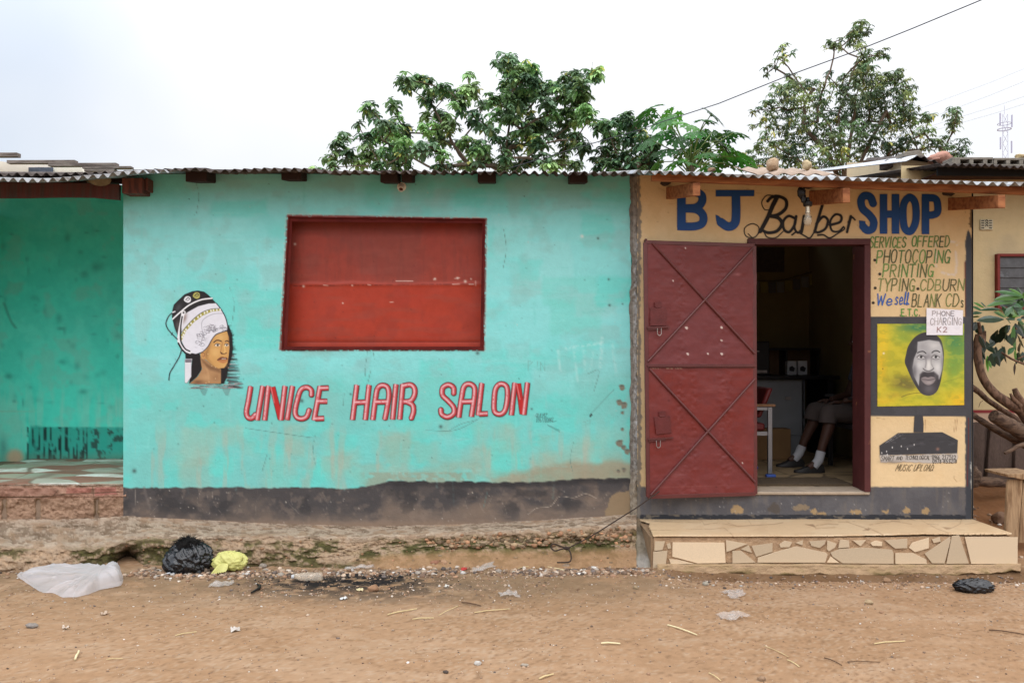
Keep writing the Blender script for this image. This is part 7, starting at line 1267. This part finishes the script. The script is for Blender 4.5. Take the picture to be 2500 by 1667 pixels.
# straws and sticks
ST_P = mat('pale dry straw', C(206, 184, 138, .9), rough=.8, var=.15, scale=20); ST_T = mat('pale split stick', C(222, 206, 164, .9), rough=.7, var=.1, scale=20); ST_D = mat('dark twig', C(86, 64, 48), rough=.9, var=.2)
def straw(x0, y0, x1, y1, r, m, label, lift=.0, name='straw'):
    r *= .66; a, b = gpt(x0, y0, r + .003), gpt(x1, y1, r + .003 + lift); q = MB(); q.tube([a, a.lerp(b, .35) + Vector((0, 0, .004)), a.lerp(b, .7) + Vector((.003, 0, .002)), b], [r, r * 1.05, r * .95, r * .8], 7); return tag(q.build(name, m), label, 'straw' if name == 'straw' else 'stick', 'straws and sticks on the road')
za = lambda x, y: (x / 1.8816, 1400 + y / 1.8816); zb_ = lambda x, y: (1250 + x / 1.8816, 1400 + y / 1.8816); zc_ = lambda x, y: (1000 + x / 3.36, 1150 + y / 3.36)
for f, a, b, r, m, lab, nm in [(za, (805, 288), (903, 270), .004, ST_P, 'thin pale straw on the road below the yellow bag', 'straw'), (za, (345, 400), (362, 360), .008, ST_T, 'short thick pale stick on the road at the lower left', 'stick'), (za, (490, 397), (565, 394), .003, ST_P, 'thin straw right of the short thick stick at the lower left', 'straw'), (za, (1780, 192), (1915, 165), .005, ST_P, 'long tan straw at the right end of the burnt patch', 'straw'), (za, (1895, 213), (1993, 207), .0045, ST_P, 'pale straw just below the long tan straw', 'straw'), (za, (2015, 195), (2105, 150), .003, ST_P, 'thin slanting straw below the middle of the salon wall', 'straw'), (za, (2180, 182), (2340, 165), .004, ST_P, 'long straw right of the slanting one under the salon wall', 'straw'), (za, (2120, 136), (2210, 152), .006, ST_D, 'brown curled twig below the torn wrapper', 'stick'),
    (zb_, (715, 240), (850, 286), .006, ST_T, 'long pale split stick in front of the barber shop step', 'stick'), (zb_, (410, 325), (497, 327), .007, ST_T, 'short thick pale stick lying level in the road centre', 'stick'), (zb_, (1665, 326), (1805, 314), .005, ST_P, 'pale straw on the road below the right end of the step', 'straw'), (zb_, (2190, 262), (2360, 284), .005, ST_D, 'dark twig on the road at the right edge', 'stick'), (zb_, (125, 488), (190, 466), .006, ST_P, 'tan straw at the bottom edge left of centre', 'straw'), (zb_, (905, 460), (960, 497), .004, ST_P, 'straw running off the bottom edge', 'straw'), (zb_, (1435, 390), (1515, 424), .004, ST_D, 'dark thin twig near the bottom edge right of centre', 'stick'), (zb_, (1160, 335), (1270, 385), .0025, ST_P, 'very thin long stalk above the bottom edge', 'straw'), (zb_, (1265, 400), (1320, 432), .004, ST_P, 'frayed straw below the very thin stalk', 'straw'), (zb_, (1540, 408), (1690, 410), .003, ST_D, 'thin level twig right of the dark thin twig', 'stick'),
    (zc_, (905, 782), (1000, 700), .004, ST_P, 'pale straw leaning up against the ledge', 'straw'), (zc_, (890, 802), (1030, 780), .004, ST_P, 'pale straw lying under the leaning straw', 'straw'), (zc_, (1050, 782), (1270, 815), .005, ST_T, 'long pale straw below the trailing rope', 'straw'), (zc_, (340, 738), (460, 760), .004, ST_P, 'straw above the torn wrapper by the ledge', 'straw'), (zc_, (1270, 812), (1460, 800), .0035, ST_P, 'thin straw among stones right of the long straw', 'straw')]:
    straw(*f(*a), *f(*b), r, m, lab, name=nm)
zd = lambda x, y: (280 + x / 2.94, 1150 + y / 2.94)
for a, b, r, m, lab in [((262, 605), (325, 645), .009, ST_P, 'flat tan stick leaning on the black bag from the left'), ((550, 695), (700, 718), .006, ST_D, 'dark stick poking out of the black bag to the right'), ((620, 690), (716, 682), .008, ST_P, 'pale stick between the black bag and the yellow bag'), ((560, 575), (680, 660), .005, ST_D, 'dark twig over the right side of the black bag')]:
    straw(*zd(*a), *zd(*b), r, m, lab, name='stick', lift=.03 if a[0] in (262,) else 0)
# scraps of paper and plastic
def scrap(px, py, w, dpt, col, label, seed, h=.02, name='paper_scrap', cat='litter', m=None):
    p = gpt(px, py); r = random.Random(seed); n = 9; X, Y = np.meshgrid(np.linspace(-1, 1, n), np.linspace(-1, 1, n)); rad = 1 + (fbm(X * 1.5 + seed, Y * 1.5, seed, 3) - .5) * .9
    Z = np.abs(fbm(X * 1.3 + 3 * seed, Y * 1.3, seed + 5, 4) - .5) * h * 4 * (1 - .4 * (X * X + Y * Y) / 2) + .003; a = r.uniform(0, 3)
    XX, YY = X * w * rad, Y * dpt * rad; gx_, gy_ = p.x + XX * math.cos(a * .3) - YY * math.sin(a * .3), p.y + XX * math.sin(a * .3) + YY * math.cos(a * .3)
    o = grid_obj(name, np.stack([gx_, gy_, gz(gx_, gy_) + Z], -1), m or mat('scrap ' + str(col), C(*col, .95), rough=.6, var=.12, scale=25, bump=.3), None); s = o.modifiers.new('t', 'SOLIDIFY'); s.thickness = .0015
    return tag(o, label, cat, 'scraps of litter on the road')
M_CLR = mat('thin clear plastic', C(214, 206, 200), rough=.25, var=.08, bump=.3, bscale=40, spec=.5, alpha=.2)
for px, py, w, d_, col, lab, sd in [(422, 1402, .042, .022, (220, 222, 226), 'white paper scrap in front of the black bag', 3), (838, 1463, .026, .016, (226, 228, 226), 'white folded scrap below the burnt patch', 5), (878, 1442, .026, .02, (220, 204, 160), 'cream leaf-like scrap left of the round brown stone', 7), (575, 1540, .03, .022, (206, 196, 186), 'torn pale scrap on the road left of centre', 9), (1191, 1363, .014, .014, (110, 140, 176), 'small blue scrap against the ledge', 11), (1384, 1361, .018, .012, (236, 236, 236), 'bright white scrap beside the trailing rope', 13), (255, 1500, .026, .014, (196, 172, 150), 'tan scrap on the road under the white bag', 15), (1133, 1392, .030, .014, (190, 60, 54), 'red scrap at the left end of the torn wrapper', 17), (2105, 1400, .02, .01, (210, 200, 190), 'pale scrap at the foot of the step', 19), (160, 1536, .022, .012, (208, 190, 172), 'small pale scrap at the lower left beside the pebble', 21), (1090, 1434, .02, .012, (220, 214, 204), 'pale scrap above the tan straws', 23)]:
    scrap(px, py, w * .8, d_ * .75, tuple(v * .93 for v in col), lab, sd)
for px, py, w, d_, lab, sd in [(540, 1428, .075, .05, 'clear plastic film flattened on the road below the yellow bag', 31), (1795, 1450, .075, .06, 'crumpled clear plastic in front of the step', 33), (1792, 1507, .085, .06, 'flattened clear plastic sheet in front of the step', 35), (1190, 1388, .12, .04, 'torn clear wrapper lying against the ledge', 37), (1245, 1452, .06, .05, 'clear plastic scrap right of the burnt patch', 39), (765, 1367, .035, .02, 'small crushed clear plastic cup by the ledge', 41), (880, 1388, .10, .02, 'strip of clear plastic above the burnt patch', 43)]:
    scrap(px, py, w, d_, None, lab, sd, h=.03, name='plastic_scrap', m=M_CLR)
# lumpy bags
def sdpoly(X, Y, p):
    p = np.array(p, float); dd = np.full(X.shape, 1e9); ins = np.zeros(X.shape, bool)
    for i in range(len(p)):
        a, b = p[i], p[(i + 1) % len(p)]; e = b - a; L = max(e @ e, 1e-9); t = np.clip(((X - a[0]) * e[0] + (Y - a[1]) * e[1]) / L, 0, 1); dd = np.minimum(dd, np.hypot(X - a[0] - t * e[0], Y - a[1] - t * e[1]))
        if a[1] != b[1]: ins ^= ((a[1] > Y) != (b[1] > Y)) & (X < (b[0] - a[0]) * (Y - a[1]) / (b[1] - a[1]) + a[0])
    return np.where(ins, dd, -dd)
M_BAGW = mat('milky polythene', C(232, 230, 234), rough=.16, var=.05, scale=6, bump=.25, bscale=9, spec=.55, trans=.45, alpha=.60, bdist=.012)
out_px = [(122, 1322), (200, 1292), (330, 1280), (520, 1277), (620, 1292), (740, 1330), (800, 1318), (850, 1290), (893, 1315), (888, 1372), (855, 1402), (720, 1442), (620, 1492), (520, 1522), (450, 1518), (390, 1482), (310, 1478), (200, 1392)]
fp = []
for x, y in catmull(out_px + [out_px[0]], 9)[:-1]:
    t = (y - 1277) / 245; Yb = -.84 - .53 * t; fp.append(((x / 2.975 - 1250) / F * (Yb - CAMY), Yb, (x - 122) / 770))
fp = np.array(fp); ns_ = len(fp); cxy = np.array([fp[:, 0].mean() + .16, fp[:, 1].mean() + .06]); ts = np.linspace(0, 1, 60) ** .8
SI, TS = np.meshgrid(np.append(np.arange(ns_), 0), ts); X = cxy[0] + (fp[SI, 0] - cxy[0]) * TS; Y = cxy[1] + (fp[SI, 1] - cxy[1]) * TS; th = 2 * np.pi * SI / ns_
def ring(f, rad, sd_): return fbm(np.cos(th) * f + 9 + rad * TS, np.sin(th) * f + 4 - rad * TS, sd_, 3)
fold = 1 - np.abs(2 * ring(2.6, .8, 801) - 1); crs = 1 - np.abs(2 * ring(6.5, 2.5, 807) - 1); tip = np.exp(-((X - fp[:, 0].max()) / .16) ** 2)
back = ss(-1.3, -.9, Y)
Z = gz(X, Y) + .004 + .095 * (1 - TS ** 4) * (.30 + .7 * back) + TS ** 1.6 * (1 - TS ** 8) * (fold ** 5 * .035 + crs ** 5 * .014) + .05 * tip * (1 - TS ** 6) + .018 * back * (TS > .97) * fold
o = grid_obj('plastic_bag', np.stack([X, Y, Z], -1), M_BAGW, None)
tag(o, 'large crumpled milky white plastic bag lying on the road at the left', 'bag')
def crumple(name, c, r, m, label, seed, amp=.25, cat='bag', n=40, fr=2.4, sub=None):
    th, ph = np.meshgrid(np.linspace(0, 2 * np.pi, n * 2), np.linspace(-np.pi / 2, np.pi / 2, n)); dx, dy, dz = np.cos(ph) * np.cos(th), np.cos(ph) * np.sin(th), np.sin(ph)
    def n3(f, s): return fbm(dx * f + 7 + dz * f * .7, dy * f + 3 - dz * f * .6, s, 4)
    k = 1 + amp * (1 - np.abs(2 * n3(fr, seed) - 1)) ** 1.5 - amp * .6 + amp * .7 * (n3(fr * 2.3, seed + 9) - .5) + amp * .5 * (1 - np.abs(2 * n3(fr * 4, seed + 17) - 1)) ** 3
    pts = np.stack([c.x + dx * r[0] * k, c.y + dy * r[1] * k, np.maximum(c.z + r[2] * .75 + dz * r[2] * k, c.z - .01)], -1); o = grid_obj(name, pts, m); return tag(o, label, cat) if label else o
M_BAGB = mat('black polythene', C(24, 24, 27), rough=.24, var=.2, scale=10, bump=.5, bscale=11, spec=.6, bdist=.02)
p = gpt(445, 1404); p.y += .12; bb_ = crumple('rubbish_bag', p, (.145, .12, .112), M_BAGB, None, 901, .34, n=60, fr=3.0); tag(bb_, 'round black rubbish bag with a tuft of black hair on top against the ledge', 'bag'); bb_['label'] = bb_['label']
q = MB(); rg = random.Random(4); hc = p + Vector((-.015, .0, .19))
for i in range(420):
    a, e = rg.uniform(0, 6.28), rg.uniform(.0, 1.4); d_ = Vector((math.cos(a) * math.cos(e) * 1.25, math.sin(a) * math.cos(e), math.sin(e) * .75)); b_ = hc + d_ * .045; tn = Vector((rg.uniform(-1, 1), rg.uniform(-1, 1), rg.uniform(-.6, .6))).normalized(); q.tube([b_, b_ + d_ * .018 + tn * .02, b_ + d_ * .022 + tn * .045 - Vector((0, 0, .010))], [.0022, .002, .001], 4, cap=False)
q.ball(hc, (.078, .07, .055), 14, 10, .2, 3); tag(q.build('hair_tuft', M_HAIR, smooth=0), 'tangled tuft of black hair extensions lying on the black rubbish bag', 'hair')
M_BAGY = mat('yellow polythene', C(224, 220, 138), rough=.35, var=.1, scale=14, bump=.5, bscale=18, spec=.45, trans=.3, bdist=.02)
p = gpt(545, 1402); p.y += .05; yb_ = MB(); o = crumple('carrier_bag', p + Vector((.02, .03, .028)), (.105, .06, .062), M_BAGY, None, 931, .36, n=44, fr=2.0)
o.name = 'carrier_bag'; q = MB(); rg = random.Random(8)
for i in range(7):
    a = p + Vector((-.03 + .008 * i, -.035, .075)); q.tube([a, a + Vector((-.025 + .004 * i, -.02, -.035)), a + Vector((-.05 + .008 * i, -.035, -.068 + .003 * i))], [.016, .014, .009], 8, flat=.35)
nk_ = q.build('gathered_neck', M_BAGY, o, smooth=60); tag(o, 'small knotted pale yellow carrier bag beside the black rubbish bag', 'bag')
p = gpt(2377, 1443); o = crumple('carrier_bag', p, (.105, .05, .042), M_BAGB, 'small torn black plastic bag on the earth before the step right end', 951, .45, n=30, fr=3)
stone_ = gstone(2365, 1444, (.030, .02, .016), (186, 158, 120), 'tan stone lying on the small torn black bag', 41)
# clear plastic bottle
bt = thing('bottle', 'dirty clear plastic bottle lying on its side below the yellow bag', 'bottle', gpt(752, 1418)); p = gpt(752, 1418, .031); ax = Vector((-1, -.1, .02)).normalized(); q = MB()
q.lathe([(0, -.10), (.022, -.10), (.030, -.092), (.031, -.05), (.028, -.035), (.031, -.02), (.031, .03), (.028, .05), (.018, .075), (.012, .088), (.012, .096)], p, ax, 18); q.build('bottle_body', mat('clear bottle plastic', C(206, 190, 170), rough=.12, var=.1, bump=0, spec=.6, alpha=.34), bt); q = MB(); q.lathe([(.0, .112), (.013, .112), (.0145, .108), (.0145, .094), (.012, .094)], p, ax, 14); q.build('cap', M_WHT, bt)
# rope from the door corner to the ground
z6_ = lambda x, y, Y: P(1000 + x / 3.36, 1150 + y / 3.36, Y)
M_ROPE = mat('dark rope', C(58, 46, 40), rough=.9, var=.3, scale=60, bump=.6, bscale=200)
q = MB(); q.tube([Vector(v) for v in catmull([tuple(v) for v in [dl(150, 1372, .02), z6_(1980, 215, -.26), z6_(1860, 300, -.28), z6_(1740, 375, -.31), z6_(1500, 525, -.40), z6_(1290, 635, -.45)]], 5)], .0048, 7)
q.tube([Vector(v) for v in catmull([tuple(z6_(x, y, Y)) for x, y, Y in [(1290, 635, -.45), (1240, 615, -.47), (1180, 595, -.48), (1158, 620, -.48), (1190, 652, -.5), (1240, 640, -.5), (1290, 632, -.47), (1318, 665, -.5), (1325, 720, -.56), (1300, 745, -.60), (1210, 748, -.62)]], 6)], .0055, 7)
q.ball(z6_(1285, 632, -.46), (.022, .014, .014), 10, 8, .3, 3); tag(q.build('rope', M_ROPE), 'dark rope tied to the door corner and trailing down to the stones', 'rope')
q = MB(); pts = [za(1155, 95), za(1190, 75), za(1195, 62), za(1180, 56)]; q.tube([gpt(x, y, .012) for x, y in pts], [.006, .009, .009, .005], 7); tag(q.build('rubber_strip', M_BLK), 'curled black rubber strip on the road left of the bottle', 'litter')
# weeds at the cement joint
wd_ = MB(); rg = random.Random(6)
for c in [gpt(1545, 1378), gpt(1293, 1370)]:
    for i in range(9):
        a = rg.uniform(0, 6.28); leaf(wd_, c + Vector((rg.uniform(-.02, .02), rg.uniform(-.02, .02), rg.uniform(.0, .02))), (math.cos(a), math.sin(a), .9), rg.uniform(.025, .045), .6, .6, rg.choice([(92, 130, 62), (110, 140, 70), (70, 104, 52)]))
tag(wd_.build('weeds', M_LEAF, smooth=0), 'small green weeds sprouting among the stones at the ledge foot', None, kind='stuff')
